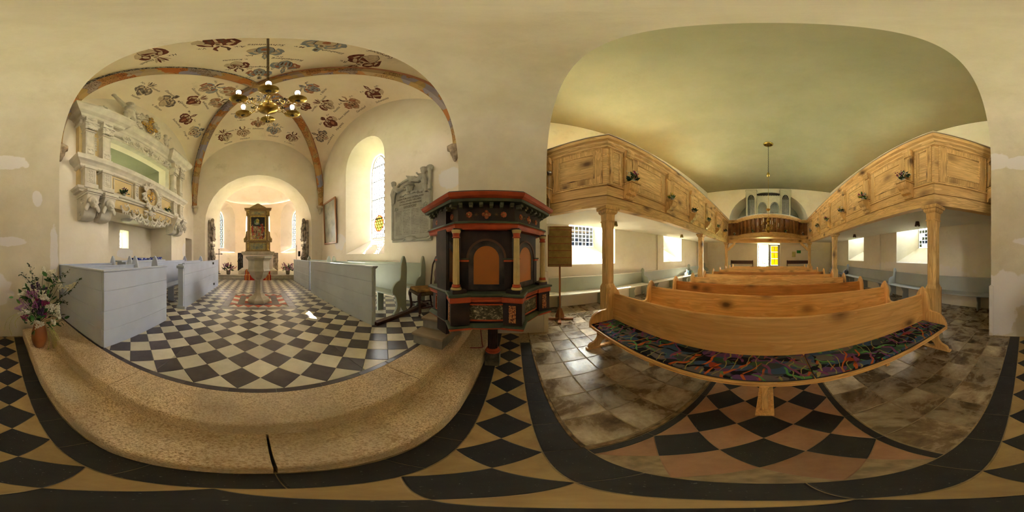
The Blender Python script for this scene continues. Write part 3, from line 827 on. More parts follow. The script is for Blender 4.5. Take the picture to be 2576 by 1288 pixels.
# checker carpet down the nave middle
pol = []
for j in range(0, 22):
    for i in range(-6, 7):
        cy = -.42-.1565*j; cx = .026+.1565*i
        if (i+j) % 2 == 0: continue
        mk = 't_black' if j % 2 else 't_tan'
        q = clip(dia(cx, cy, .1565, .1565), -.437, .490, -3.2, -.266)
        if q: pol.append((q, mk))
# rows: odd offset at the threshold end
tiles(fl, [p for p in pol], M, 0, .02, 200)
pol = []
for k in range(10):
    y1 = -.266-.313*k
    for a, b in ((-.487,-.440),(.493,.540)): pol.append(([(a,y1-.313),(b,y1-.313),(b,y1),(a,y1)], 't_black'))
tiles(fl, pol, M, 0, .02, 60, nm='border_tile')
g = G(); g.box(.545,.575,-3.4,-.262,-.02,.006); obj('wooden_edging', g, M['edging'], fl, bevel=.004)
g = G(); g.box(.575,2.9,-.262,-.236-.03,-.02,.006); g.bx((1.75,-.262,0),(2.35,.02,.014)); obj('wooden_edging', g, M['edging'], fl, bevel=.004)
# worn slabs
pol = []
for i in range(0, 14):
    for j in range(0, 37):
        x0, y1 = .578+.3245*i, -.27-.3145*j; q = clip([(x0,y1-.3145),(x0+.3245,y1-.3145),(x0+.3245,y1),(x0,y1)], .578, XS, YW, -.27)
        q = [p for p in q]
        if q and (y1 > -1.7 or x0 > 1.9): pol.append((q, 'slab'))
        x0 = -.495-.316*(i+1); q = clip([(x0,y1-.3145),(x0+.316,y1-.3145),(x0+.316,y1),(x0,y1)], XN, -.495, YW, -.27)
        if q and (y1 > -1.7 or x0 < -2.1): pol.append((q, 'slab'))
        if y1 > -1.7 or x0 < 1e9: pass
for i in range(6):
    x0 = 2.95+.3245*i
    pol.append((clip([(x0,-.585),(x0+.3245,-.585),(x0+.3245,-.27),(x0,-.27)], 2.95, XS, -.59, -.27), 'slab'))
seen = set(); pp = []
for q, mk in pol:
    if not q: continue
    k = (round(sum(a[0] for a in q)/len(q), 2), round(sum(a[1] for a in q)/len(q), 2))
    if k not in seen and not (k[0] > 2.93 and k[1] > -.6) and not (k[0] < -2.8 and k[1] > -.6): seen.add(k); pp.append((q, mk))
tiles(fl, pp, M, 0, .02, 290, .005, 'floor_slab')
# rest of the nave floor below the pews
g = G(); g.box(-2.1, 2.2, YW, -3.2, -.004, -.001); obj('floor_under_pews', g, M['slab'], fl)

# steps up to the chancel: long granite blocks
def stepblock(x0, x1, y0, y1, z0, z1, nm='step_block'):
    g = G(); K = max(4, int((x1-x0)/.12)); RR = random.Random(int(x0*100)+int(z1*100))
    prof = [(y1, z0), (y0+.005, z0), (y0, z1-.03), (y0+.008, z1-.010), (y0+.026, z1-.001), (y1, z1)]
    V = []
    for i in range(K+1):
        x = x0+(x1-x0)*i/K; w = .006*sin(x*5)+RR.uniform(-.003,.003)
        V.append([(x, y+(w if 0 < k_ < 5 else 0), z+(RR.uniform(-.002,.002) if 0 < k_ < 5 else 0)) for k_, (y, z) in enumerate(prof)])
    m = 6; g.add([p for r_ in V for p in r_], [(i*m+t, i*m+(t+1) % m, (i+1)*m+(t+1) % m, (i+1)*m+t) for i in range(K) for t in range(m)]+[tuple(range(m)), tuple(range(K*m, K*m+m))[::-1]])
    return obj(nm, g, M['granite'], st, smooth=60)
st = bpy.data.objects.new('floor_steps', None); COL.objects.link(st); st['kind'] = 'structure'; WL[st.name] = None
for a, b in ((-2.72,.035),(.045,2.9)): fixn(stepblock(a, b, .357, .70, -.01, .185))
for a, b in ((-2.78,-.905),(-.898,1.022),(1.03,2.9)): fixn(stepblock(a, b, .672, 1.03, .10, .352))
g = G(); g.box(-2.78, 2.92, .40, 1.03, -.01, .09); obj('step_core', g, M['mortar2'], st)

# chancel floor
g = G(); g.box(CN-1.05, CS+.05, 1.03, 9.4, .1, ZC-.004); cf = struct('floor_chancel', g, M['mortar2'])
pol = []
rects = [(-3.3,-.80,1.085,7.75),(.84,3.3,1.085,7.75),(-.80,.84,1.085,3.36),(-.80,.84,4.97,7.75)]
for j in range(-1, 42):
    for i in range(-22, 22):
        if (i+j) % 2 == 0: continue
        cx, cy = .022+.157*i, 1.245+.161*j
        for rc in rects:
            q = clip(dia(cx, cy, .157, .161), *rc)
            if q: pol.append((q, 't_light' if j % 2 else 't_dark', cx))
# keep single objects for the open middle strip, the rest (beside and under the pews) joined
mid = [(q, m) for q, m, cx in pol if abs(cx) < 1.55]; oth = [(q, m) for q, m, cx in pol if abs(cx) >= 1.55 and cx > -3.4]
tiles(cf, mid, M, ZC, .015, 285)
near = [t for t in oth if sum(a[0] for a in t[0])/len(t[0]) > 1.5 and sum(a[1] for a in t[0])/len(t[0]) < 1.95]
tiles(cf, near, M, ZC, .015, 40); tiles(cf, [t for t in oth if t not in near], M, ZC, .015, 0)
pol = [([(x0,1.034),(x0+.33,1.034),(x0+.33,1.083),(x0,1.083)], 't_dark') for x0 in [-2.73+.317*i for i in range(17)]]
pol = [(clip(q, -2.75, 2.9, 1, 1.1), m) for q, m in [([(a[0] if a[0] < q[1][0] else a[0]-.013, a[1]) for a in q], m) for q, m in pol]]
tiles(cf, pol, M, ZC, .015, 60, nm='border_tile')
# ornamental panel under the font
pol = []
for k in range(6):
    x0 = -.80+1.64/6*k
    for y0, y1 in ((3.36,3.53),(4.82,4.97)): pol.append(([(x0,y0),(x0+1.64/6,y0),(x0+1.64/6,y1),(x0,y1)], 't_grey'))
for k in range(5):
    y0 = 3.53+1.29/5*k
    for x0 in (-.80, .68): pol.append(([(x0,y0),(x0+.16,y0),(x0+.16,y0+1.29/5),(x0,y0+1.29/5)], 't_grey'))
X0, X1, Y0, Y1, b = -.64, .68, 3.53, 4.82, .17
for k in range(6):
    w = (X1-X0-2*b)/5 if False else (X1-X0)/6
    for (ya, yb) in ((Y0, Y0+b), (Y1, Y1-b)):
        xa = X0+w*k; t = [(xa, ya), (xa+w, ya), (xa+w/2, yb)]; pol.append((t if ya < yb else t[::-1], 't_light'))
        if k < 5: t = [(xa+w/2, yb), (xa+w, ya), (xa+1.5*w, yb)]; pol.append((t if ya < yb else t[::-1], 't_red'))
for k in range(5):
    w = (Y1-Y0-2*b)/5
    for (xa, xb) in ((X0, X0+b), (X1, X1-b)):
        ya = Y0+b+w*k; t = [(xa, ya+w), (xa, ya), (xb, ya+w/2)]; pol.append((t if xa < xb else t[::-1], 't_red' if k % 2 == 0 else 't_light'))
        if k < 4: t = [(xb, ya+w/2), (xa, ya+w), (xb, ya+1.5*w)]; pol.append((t if xa < xb else t[::-1], 't_light' if k % 2 == 0 else 't_red'))
IX0, IX1, IY0, IY1 = X0+b, X1-b, Y0+b, Y1-b
for k in range(4):
    w = (IX1-IX0)/4
    for ya in (IY0, IY1-.15): pol.append(([(IX0+w*k,ya),(IX0+w*k+w,ya),(IX0+w*k+w,ya+.15),(IX0+w*k,ya+.15)], 't_dark'))
for k in range(3):
    w = (IY1-IY0-.3)/3
    for xa in (IX0, IX1-.16): pol.append(([(xa,IY0+.15+w*k),(xa+.16,IY0+.15+w*k),(xa+.16,IY0+.15+w*k+w),(xa,IY0+.15+w*k+w)], 't_dark'))
JX0, JX1, JY0, JY1 = IX0+.16, IX1-.16, IY0+.15, IY1-.15
for k in range(3):
    w, h = (JX1-JX0)/3, (JY1-JY0)/3
    for j in range(3): pol.append(([(JX0+w*k,JY0+h*j),(JX0+w*k+w,JY0+h*j),(JX0+w*k+w,JY0+h*j+h),(JX0+w*k,JY0+h*j+h)], 't_red' if (k+j) % 2 == 0 else 't_light'))
tiles(cf, pol, M, ZC, .015, 120, nm='ornament_tile')
# sanctuary dais with moulded edge and altar step
g = G(); g.sweep([(0,ZC-.01),(.0,.42),(.03,.43),(.03,.46),(.0,.48),(.015,.52),(.035,.545),(.035,.567),(-.4,.567),(-.4,ZC-.01)], [(3.3,7.79),(-3.3,7.79)][::-1] if False else [(-3.3,7.79),(3.3,7.79)])
ds = struct('floor_sanctuary', g, M['stone'])
g = G(); g.box(-3.3,3.3,8.1,9.3,.3,.566); g.box(-2.4,2.45,9.2,11.95,.3,.566); obj('dais_top', g, M['stone'], ds)
g = G(); g.cprism([(-.98,8.25),(1.02,8.25),(1.02,11.6),(-.98,11.6)], .566, .76, .02); obj('altar_step', g, M['stone'], ds)
# ================================================================ NAVE PEWS
def pew_end_pts():
    L = bez([(-.125,0),(-.125,.42),(-.13,.70),(-.125,.86),(-.085,.955),(-.015,1.03)], 5)
    Rr = bez([(-.015,1.03),(.055,.955),(.092,.86),(.10,.74),(.14,.665),(.24,.655),(.345,.60),(.40,.50),(.405,.435)], 5)[1:]
    D = bez([(.405,.40),(.33,.385),(.29,.32),(.275,.22),(.32,.14),(.40,.105),(.43,.06),(.43,.035)], 4)
    return L+Rr+D+[(.25,.035),(.20,.12),(.12,.17),(.04,.12),(0,.035),(0,0)]
PE = pew_end_pts()
def make_pew():
    t = thing('pew', 'x', 'pew', (0,0,0), 0, 'pine pews down the middle of the nave', w=False)
    for x in (-2.03, 2.07):
        g = G(); g.prism(PE, 'x', x, x+.045); obj('bench_end', g, M['pewz'], t, bevel=.008, smooth=35)
    # backrest, slightly raked board
    g = G(); g.prism([(.0,.46),(.022,.46),(-.012,.905),(-.022,.915),(-.037,.905)], 'x', -1.985, 2.07); obj('backrest', g, M['pew'], t, bevel=.004)
    g = G(); g.prism(bez([(-.02,.43),(.385,.425),(.41,.43),(.42,.445),(.41,.462),(.385,.466),(-.02,.455)], 4), 'x', -1.985, 2.07); obj('seat', g, M['pew'], t, smooth=40)
    g = G(); g.box(-2.05,-1.99,-.16,.46,0,.035); obj('foot_rail', g, M['pew'], t, bevel=.005)
    g = G(); g.box(2.06,2.12,-.16,.46,0,.035); obj('foot_rail', g, M['pew'], t, bevel=.005)
    g = G(); g.box(-.03,.09,.0,.46,0,.035); g.box(-.005,.065,.02,.40,.03,.06); g.prism([(.36,.06),(.42,.06),(.36,.40),(.30,.40)], 'x', .01, .05); g.box(.0,.06,.0,.40,.38,.425); g.prism([(.02,.06),(.08,.06),(.08,.40),(.02,.40)], 'x', .01,.05)
    obj('centre_support', g, M['pewz'], t, bevel=.005)
    for x in (-1.0, 1.0):
        g = G(); g.box(x-.02,x+.02,.30,.34,.30,.425); obj('batten', g, M['pewz'], t)
    return t
pew0 = make_pew()
YP = [-1.46,-2.34,-3.21,-4.09,-4.96,-5.82,-6.66,-7.57,-8.39,-9.2]
NM = ['foremost pine pew facing the chancel steps, with patterned seat cushions', 'second pine pew from the front, directly behind the cushioned one', 'third pine pew from the front, darker reddish back',
      'fourth pine pew from the front', 'fifth pine pew from the front', 'sixth pine pew from the front', 'seventh pine pew from the front, its end near the second gallery posts', 'eighth pine pew from the front',
      'second pine pew from the back, before the rearmost', 'rearmost pine pew, by the west door']
pw = []
for k, y in enumerate(YP):
    o = pew0 if k == 0 else dup(pew0, (0, y, 0), label=NM[k])
    if k == 0: o.location = (0, y, 0); o['label'] = NM[0]
    pw.append(o)
    if k in (2, 5):
        for c in o.children:
            if c.name.startswith(('backrest','seat')):
                c.data = c.data.copy(); c.data.materials[0] = M['pewd']
# seat cushions
n = N('abstract_woven_fabric'); v1 = n.map((1.0,1.6,1),(0,0,.6)); w1 = n.n('ShaderNodeTexNoise'); w1.inputs['Scale'].default_value = 4; n.l(v1, w1.inputs[0])
vd = n.n('ShaderNodeVectorMath'); vd.operation = 'MULTIPLY_ADD'; n.l(w1.outputs[1], vd.inputs[0]); vd.inputs[1].default_value = (.25,.25,.25); n.l(n.map((1,2.1,1),(0,0,.75)), vd.inputs[2])
cc = n.vor(6.5, vd.outputs[0], 'F1', 'Color'); sp_ = n.n('ShaderNodeSeparateColor'); n.l(cc, sp_.inputs[0])
col = n.ramp(sp_.outputs[0], [(0,(.015,.015,.02)),(.22,(.05,.06,.07)),(.40,(.05,.09,.17)),(.56,(.045,.10,.06)),(.70,(.14,.12,.12)),(.83,(.12,.055,.16)),(.95,(.30,.05,.03))])
n.t.nodes[-1].color_ramp.interpolation = 'CONSTANT'
for rz_, sc_, ds_, th_, cl_, sd in ((.5,2.6,11,.90,(.50,.11,.035),3), (-.9,3.0,9,.93,(.10,.30,.09),5), (1.3,2.2,13,.90,(.012,.012,.016),7), (.1,3.4,10,.95,(.30,.26,.10),9), (-.4,2.4,12,.93,(.22,.06,.16),11)):
    wv = n.n('ShaderNodeTexWave'); wv.inputs['Scale'].default_value = sc_; wv.inputs['Distortion'].default_value = ds_; wv.inputs['Detail'].default_value = 2; n.l(n.map((1,1,1),(0,0,rz_)), wv.inputs[0])
    brk = n.ramp(n.noise(3.5, 2, n.map((1,1,1),(0,0,0),(sd,sd,0))), [(.50,0),(.54,1)])
    col = n.mix(n.math('MULTIPLY', n.ramp(wv.outputs[1], [(th_,0),(th_+.03,1)]), brk), col, cl_)
M['cushion'] = n.fin(col, .9, 0, n.noise(200, 2), .3, .003, .1)
for nm, x0, x1, lb in (('a', .02-.32, 2.03, 'dark abstract-patterned seat cushion on the foremost pew, pulpit-side half'), ('b', -1.97, .01-.32, 'dark abstract-patterned seat cushion on the foremost pew, half away from the pulpit')):
    g = G(); g.box(x0, x1, -1.445, -1.06, .458, .492); o = obj('seat_cushion', g, M['cushion'], bevel=.012, smooth=40); tag(o, lb, 'cushion', 'cushions on the foremost pew'); WL[o.name] = None
    g = G(); pts = [(x0,-1.06,.474),(x1,-1.06,.474)]; g.tube(pts, .006, 6); obj('piping', g, M['black'], o, smooth=60)

# ================================================================ SIDE WALL BENCHES
def curl_end(hh=1.04):
    return bez([(0,.0),(0,.45),(.0,.80),(.01,.95),(.08,hh),(.16,.98),(.17,.86),(.20,.74),(.30,.71),(.40,.65),(.42,.55),(.42,.46)], 4)+bez([(.36,.42),(.30,.30),(.29,.18),(.36,.06),(.40,0)], 3)+[(.26,0),(.15,.12),(.06,0)]
def wall_bench(side, y0, y1, lab, first, closed):
    s = 1 if side == 'S' else -1; X = (XS-.13) if s > 0 else (XN+.13)
    t = thing('wall_bench', lab, 'bench', (X, y0, 0), 0, 'painted benches along the nave walls')
    m = M['sage'] if s > 0 else M['greydark']; m2 = M['white'] if s > 0 else M['greydark']
    def XX(d): return X-s*d
    g = G(); g.add([(XX(0),y0,.45),(XX(-.03),y0,.87),(XX(-.0),y0,.88),(XX(.03),y0,.45),(XX(0),y1,.45),(XX(-.03),y1,.87),(XX(-.0),y1,.88),(XX(.03),y1,.45)],
                   [(0,1,2,3),(7,6,5,4),(0,4,5,1),(1,5,6,2),(2,6,7,3),(3,7,4,0)]); obj('backrest', g, m, t)
    g = G(); g.box(min(XX(-.05),XX(.02)), max(XX(-.05),XX(.02)), y1, y0, .87, .89); obj('cap_rail', g, m2, t, bevel=.004)
    g = G(); a, b = sorted((XX(0), XX(.42))); g.box(a, b, y1, y0, .43, .465); obj('seat', g, m2, t, bevel=.01)
    pe = curl_end()
    for yy in ([y0-.04] if first == 0 else [])+[y1]:
        g = G(); g.prism([(XX(p[0]-.04), p[1]) for p in pe], 'y', yy, yy+.04); fixn(obj('bench_end', g, m, t, bevel=.005, smooth=35))
    n_ = int(abs(y1-y0)/1.0)
    for k in range(n_):
        yy = y0+(y1-y0)*(k+.5)/n_; g = G(); g.prism([(XX(.0),0),(XX(.28),0),(XX(.30),.08),(XX(.26),.25),(XX(.36),.43),(XX(.0),.43)], 'y', yy, yy+.03); fixn(obj('support', g, m, t))
    return t
for sd_, spans in (('S', ((-.62,-4.5,'sage wall bench section beside the hymn board, by the chancel arch'),(-4.5,-8.2,'sage wall bench section, pulpit side, with a white figure on its far end'),(-8.2,-10.4,'sage wall bench section in the west corner of the pulpit side'))),
                  ('N', ((-.62,-4.5,'grey wall bench section by the chancel arch, opposite the pulpit side'),(-4.5,-8.3,'grey wall bench section with a dark bag at its far end, opposite the pulpit side'),(-8.3,-10.4,'grey wall bench section in the west corner opposite the pulpit side')))):
    for k, (a, b, lb) in enumerate(spans): wall_bench(sd_, a, b, lb, k, 1)
# masonry plinth below the benches
g = G(); g.box(XS-.12, XS+.02, -10.4, YA0, 0, .43); struct('baseboard_south', g, M['nave_wall'])
g = G(); g.box(XN-.02, XN+.12, -10.4, YA0, 0, .43); struct('baseboard_north', g, M['nave_wall'])
# small items on the benches
g = G(); g.box(4.18,4.32,-8.02,-7.86,.467,.70); tag(obj('book_box', g, simple('dark_green_boxes',(.02,.07,.05)), bevel=.008), 'dark green upright box standing on the sage wall bench', 'box')
g = G(); g.box(4.16,4.30,-7.84,-7.70,.467,.70); tag(obj('book_box', g, simple('dark_blue_box',(.015,.04,.06)), bevel=.008), 'dark blue-green upright box beside the green one on the wall bench', 'box')
g = G()
for c, r_ in (((4.2,-7.55,.60),(.05,.06,.10)),((4.2,-7.55,.74),(.035,.035,.045)),((4.2,-7.42,.56),(.05,.09,.08)),((4.2,-7.34,.50),(.05,.08,.035)),((4.2,-7.62,.55),(.03,.03,.08)),((4.2,-7.5,.50),(.07,.16,.035))): g.ell(c, r_)
o = obj('figurine', g, M['white']); remesh(o, .012, 2); tag(o, 'small white seated figurine on the end of the sage wall bench', 'figurine')
g = G(); g.ell((-4.13,-8.1,.60),(.11,.12,.13),12,8); g.tube([(-4.15,-8.17,.66),(-4.15,-8.14,.76),(-4.15,-8.06,.76),(-4.15,-8.02,.66)], .008); o = obj('bag', g, M['black'], smooth=60); tag(o, 'dark round bag lying on the grey wall bench', 'bag')
g = G(); g.bx((4.25,-1.0,.472),(.10,.16,.006), .3); o = obj('leaflet', g, simple('white_paper',(.8,.8,.78))); tag(o, 'white leaflet lying on the sage bench beside the hymn board', 'paper')
# dark rails of the low benches along the west wall
for x0, x1, lb in ((1.15, 2.75, 'dark brown low bench against the west wall, pulpit side of the door'), (-2.9,-1.2,'dark brown low bench against the west wall, far side of the open door')):
    t = thing('low_bench', lb, 'bench', ((x0+x1)/2,-11.2,0), 0, 'dark benches by the west wall')
    g = G(); g.box(x0,x1,-11.38,-11.33,.95,1.18); obj('backrest', g, M['walnut'], t, bevel=.006)
    g = G(); g.box(x0,x1,-11.36,-10.98,.42,.46); obj('seat', g, M['walnut'], t, bevel=.006)
    for x in (x0, x1-.05): g = G(); g.box(x,x+.05,-11.36,-11.0,0,1.18 if False else .42); g.box(x,x+.05,-11.38,-11.33,0,1.2); obj('leg', g, M['walnut'], t)

# hymn number board on a stand
t = thing('hymn_board', 'tall hymn board on a reddish wooden stand beside the sage bench', 'hymn board', (3.50,-1.02,0), w=False)
aa = radians(-17)
def rot2(p): return (p[0]*cos(aa)-p[1]*sin(aa), p[0]*sin(aa)+p[1]*cos(aa))
def rg(g):
    g.T = Matrix.Rotation(aa, 4, 'Z'); return g
g = rg(G()); g.box(-.03,.03,-.02,.02,.06,1.30); obj('pole', g, M['beech'], t, bevel=.004)
g = rg(G()); g.box(-.30,.30,-.035,.035,0,.05); obj('foot', g, M['beech'], t, bevel=.006)
g = rg(G()); g.box(-.035,.035,-.30,.30,0,.05); obj('foot', g, M['beech'], t, bevel=.006)
g = rg(G())
for s in (1,-1): g.prism([(s*.03,.05),(s*.11,.05),(s*.11,.12),(s*.05,.30),(s*.03,.30)], 'y', -.012, .012); g.prism([(s*.02,.05),(s*.10,.05),(s*.10,.12),(s*.04,.30),(s*.02,.30)], 'x', -.012, .012)
fixn(obj('brace', g, M['beech'], t, bevel=.003))
g = rg(G()); g.box(-.02,.02,-.27,.27,1.26,2.17); obj('board', g, M['beech'], t, bevel=.004)
g = rg(G()); g.box(-.024,-.019,-.25,.25,1.28,2.15); g.box(.019,.024,-.25,.25,1.28,2.15); obj('board_face', g, simple('mustard_board_face', (.36,.26,.07), .6), t)
for k in range(6): g = rg(G()); z = 1.30+.155*k; g.box(-.035,-.02,-.25,.25,z,z+.02); g.box(.02,.035,-.25,.25,z,z+.02); obj('ledge', g, M['ochrepaint'] if False else M['beech'], t)
# ================================================================ GALLERIES
ZB, ZT = 2.37, 3.94
SP = [(3.34,-.64),(2.33,-1.5),(2.80,-10.6)]
NP = [(-3.30,-.64),(-2.28,-1.43),(-2.55,-10.6)]
def lerp(a, b, t): return (a[0]+(b[0]-a[0])*t, a[1]+(b[1]-a[1])*t)
def xat(P, y): return P[1][0]+(P[2][0]-P[1][0])*(y-P[1][1])/(P[2][1]-P[1][1])
def seg_frame(a, b):
    d = Vector((b[0]-a[0], b[1]-a[1])); L = d.length; d /= L; return d, L
def face_mat(a, b, inward):
    d, L = seg_frame(a, b); nrm = Vector((-d.y, d.x))*inward            # nrm points into the nave (visible side)
    return Matrix(((d.x, nrm.x, 0, a[0]), (d.y, nrm.y, 0, a[1]), (0, 0, 1, 0), (0, 0, 0, 1))), L
def gallery(P, s, lab, ends, mid, soff):
    t = thing('side_gallery', lab, 'gallery', (P[1][0], P[1][1], ZB), group='pine side galleries')
    X = XS if s > 0 else XN
    # beam, band, rails all follow the front line
    path = P if s > 0 else P[::-1]; path = [(p[0], p[1]) for p in path]
    md = M['pined1'] if s > 0 else M['pined2']
    def sw(nm, prof, m, **k):
        g = G(); g.sweep(prof, path); o = fixn(obj(nm, g, m, t, **k)); o.data.materials.append(md)
        ey = P[1][1]-WL[t.name].y
        for f in o.data.polygons:
            if m is M['pine'] and f.center.y > ey+.02: f.material_index = 1
        return o
    sw('beam', [(0,ZB),(0,2.58),(-.16,2.58),(-.16,ZB)], M['pine'], bevel=.006)
    sw('lower_band', [(.012,2.585),(.012,2.775),(-.1,2.775),(-.1,2.585)], M['pine'], bevel=.003)
    sw('lower_moulding', [(.012,2.777),(.035,2.785),(.035,2.805),(.018,2.82),(-.1,2.82),(-.1,2.777)], M['pine'])
    sw('backing', [(-.01,2.82),(-.01,3.70),(-.06,3.70),(-.06,2.82)], M['pine'])
    sw('cornice', [(.0,3.67),(.03,3.685),(.035,3.72),(.075,3.76),(.085,3.80),(.13,3.83),(.14,3.90),(-.06,3.90),(-.06,3.67)], M['pine'])
    sw('top_shelf', [(.17,3.902),(.17,3.918),(.155,3.93),(-.16,3.93),(-.16,3.902)], M['white'])
    inward = 1 if False else None
    def fm(a, b):
        d, L = seg_frame(a, b); n1 = Vector((d.y, -d.x))
        # choose the normal that points towards x=0
        if (n1.x*(-s)) < 0: n1 = -n1
        return Matrix(((d.x, n1.x, 0, a[0]), (d.y, n1.y, 0, a[1]), (0,0,1,0), (0,0,0,1))), L
    def panel(a, b, u0, u1, nm='panel'):
        Mx, L = fm(a, b)
        def fr(c0, c1, z0, z1, w, h, d0):
            g = G(); g.T = Mx
            g.box(c0,c0+w,d0,d0+h,z0,z1); g.box(c1-w,c1,d0,d0+h,z0,z1); g.box(c0+w,c1-w,d0,d0+h,z1-w,z1); g.box(c0+w,c1-w,d0,d0+h,z0,z0+w); return g
        w = u1-u0
        pn = fr(u0, u1, 2.83, 3.665, min(.14, w*.22), .022, -.008); f_ = obj('panel_frame', pn, M['pinez'], t, bevel=.003)
        ins = min(.14, w*.22)
        g = G(); g.T = Mx; g.box(u0+ins,u1-ins,-.008,.004,2.83+ins,3.665-ins); pp_ = obj('panel', g, M['pine'] if abs(Mx[0][0]) < .5 else md, t, bevel=.002)
        g = fr(u0+ins-.012, u1-ins+.012, 2.83+ins-.012, 3.665-ins+.012, .024, .03, -.008); obj('panel_moulding', g, M['pine'], pp_, bevel=.006)
        g = fr(u0-.012, u1+.012, 2.822, 3.672, .022, .034, -.01); obj('outer_moulding', g, M['pine'], pp_, bevel=.006)
    def pilaster(a, b, u, hasb=True, w=.17):
        Mx, L = fm(a, b); g = G(); g.T = Mx
        g.box(u-w/2,u+w/2,-.01,.045,2.95,3.60); g.box(u-w*.42,u+w*.42,.045,.065,3.05,3.50)
        o = obj('pilaster', fixg(g), M['pinez'], t, bevel=.006)
        g = G(); g.T = Mx; g.prism([(.0,3.56),(.07,3.57),(.10,3.61),(.10,3.64),(.085,3.65),(.11,3.68),(.11,3.72),(0,3.72)], 'x', u-w*.55, u+w*.55); fixn(obj('capital', g, M['pinez'], o, bevel=.003))
        g = G(); g.T = Mx; g.prism(bez([(.0,2.60),(.05,2.60),(.07,2.66),(.13,2.68),(.16,2.74),(.20,2.77),(.23,2.84),(.23,2.885)],3)+[(.0,2.885)], 'x', u-w*.62, u+w*.62); cn_ = fixn(obj('console', g, M['pinez'], t, bevel=.006, smooth=30))
        g = G(); g.T = Mx; g.box(u-w*.72,u+w*.72,0,.25,2.885,2.91); obj('console_shelf', g, M['pinez'], cn_, bevel=.004)
        p = Mx @ Vector((u, .16, 2.91)); return p
    A, B, C = P; spots = []
    _, L0 = seg_frame(A, B)
    pilaster(A, B, .10)
    panel(A, B, .24, L0-.09)
    _, L1 = seg_frame(B, C)
    us = [(-B[1]+0)*0+abs(y-B[1])/abs(C[1]-B[1])*L1 for y in mid]
    panel(B, C, .07, us[0]-.14)
    for k, u in enumerate(us):
        spots.append(pilaster(B, C, u))
        e = us[k+1]-.13 if k+1 < len(us) else L1-.06
        if e-u-.13 > .25: panel(B, C, u+.13, e)
    # deck + plastered soffit
    for z0, z1, m_, nm in ((ZB+.07, ZB+.10, soff, 'soffit'), (ZB+.18, ZB+.22, M['pine'], 'deck')):
        q = [(A[0]*1.0, A[1]), B, C, (X, C[1]), (X, A[1])]
        q = [(B[0]+s*.10, B[1]+.02) if p is B else ((C[0]+s*.1, C[1]) if p is C else p) for p in q]
        g = G(); g.prism(q, 'z', z0, z1); fixn(obj(nm, g, m_, t))
    return t, spots
def fixg(g): return g
gS, spS = gallery(SP, 1, 'pine side gallery on panelled front, over the sage benches on the pulpit side', 0, [-1.97,-3.34,-4.72,-6.2,-7.7,-9.25], M['gallery_soffit'])
gN, spN = gallery(NP, -1, 'pine side gallery on panelled front, over the grey benches opposite the pulpit', 0, [-1.97,-3.36,-4.75,-6.2,-7.7,-9.25], M['gallery_soffit'])

# west gallery: straight beam and a bowed front with turned balusters
t = thing('organ_gallery', 'pine west gallery with bowed baluster front carrying the organ', 'gallery', (0,-10.6,ZB))
g = G(); g.box(-2.56,2.81,-10.72,-10.55,ZB,2.60); obj('beam', g, M['pinex'], t, bevel=.008)
g = G(); g.box(-2.52,2.76,YW,-10.7,ZB+.02,ZB+.06); obj('soffit', g, M['gallery_soffit'], t)
bow = [(2.78,-10.56),(2.05,-10.56)]
for i in range(13):
    a = i/12; x = 2.02-4.0*a; bow.append((x, -10.50+1.30*sin(pi*a)**.8 if 0 < a < 1 else -10.5))
bow += [(-1.99,-10.56),(-2.53,-10.56)]
bowr = bow
def sw2(nm, prof, m, path=bow, **k):
    g = G(); g.sweep(prof, path); return fixn(obj(nm, g, m, t, **k))
sw2('lower_fascia', [(.02,2.60),(.05,2.66),(.02,2.72),(.06,2.80),(.06,2.86),(-.12,2.86),(-.12,2.60)], M['pinex'])
sw2('backing', [(-.09,2.86),(-.09,3.75),(-.12,3.75),(-.12,2.86)], wood('gallery_back_boards', (.34,.16,.05), (.22,.09,.03), 'z', knots=.3))
sw2('handrail', [(.02,3.72),(.05,3.76),(.09,3.82),(.11,3.90),(-.10,3.90),(-.10,3.72)], M['pinex'])
sw2('top_shelf', [(.13,3.902),(.13,3.93),(-.14,3.93),(-.14,3.902)], M['white'])
# fill under the bow
g = G(); q = bow[1:-1]; g.prism([(p[0], p[1]) for p in q]+[(-1.9,-10.7),(1.95,-10.7)], 'z', 2.58, 2.62); fixn(obj('bow_underside', g, M['pinex'], t))
g = G(); g.prism([(p[0], p[1]-.06) for p in q]+[(-1.9,YW),(1.95,YW)], 'z', 2.72, 2.76); fixn(obj('deck', g, M['pinex'], t))
bal = [(.028,0),(.05,.01),(.05,.05),(.03,.07),(.045,.12),(.055,.17),(.045,.20),(.075,.26),(.085,.31),(.075,.37),(.03,.42),(.025,.45),(.035,.47),(.025,.50),(.035,.53),(.025,.56),(.035,.60),(.028,.64),(.038,.68),(.03,.72),(.05,.76),(.05,.86),(.028,.87)]
g = G(); g.lathe(bal, (0,0,0), 10); bm_ = bpy.data.meshes.new('baluster'); bm_.from_pydata(g.v, [], g.f); bm_.materials.append(M['turned']); bm_.polygons.foreach_set('use_smooth', [True]*len(bm_.polygons))
xs = [2.5,2.25]+[1.95-.262*i for i in range(16)]+[-2.2,-2.42]
for x in xs:
    a = (2.02-x)/4.0; y = (-10.50+1.30*sin(pi*a)**.8) if 0 < a < 1 else -10.56
    o = bpy.data.objects.new('baluster', bm_); COL.objects.link(o); o.parent = t; o.location = (x, y-.02+10.6, 2.86-ZB)
spW = [Vector((x, -10.50+1.30*sin(pi*(2.02-x)/4.0)**.8+.03 if abs(x) < 1.9 else -10.52, 2.865)) for x in (2.3,.98,-.95,-2.2)]

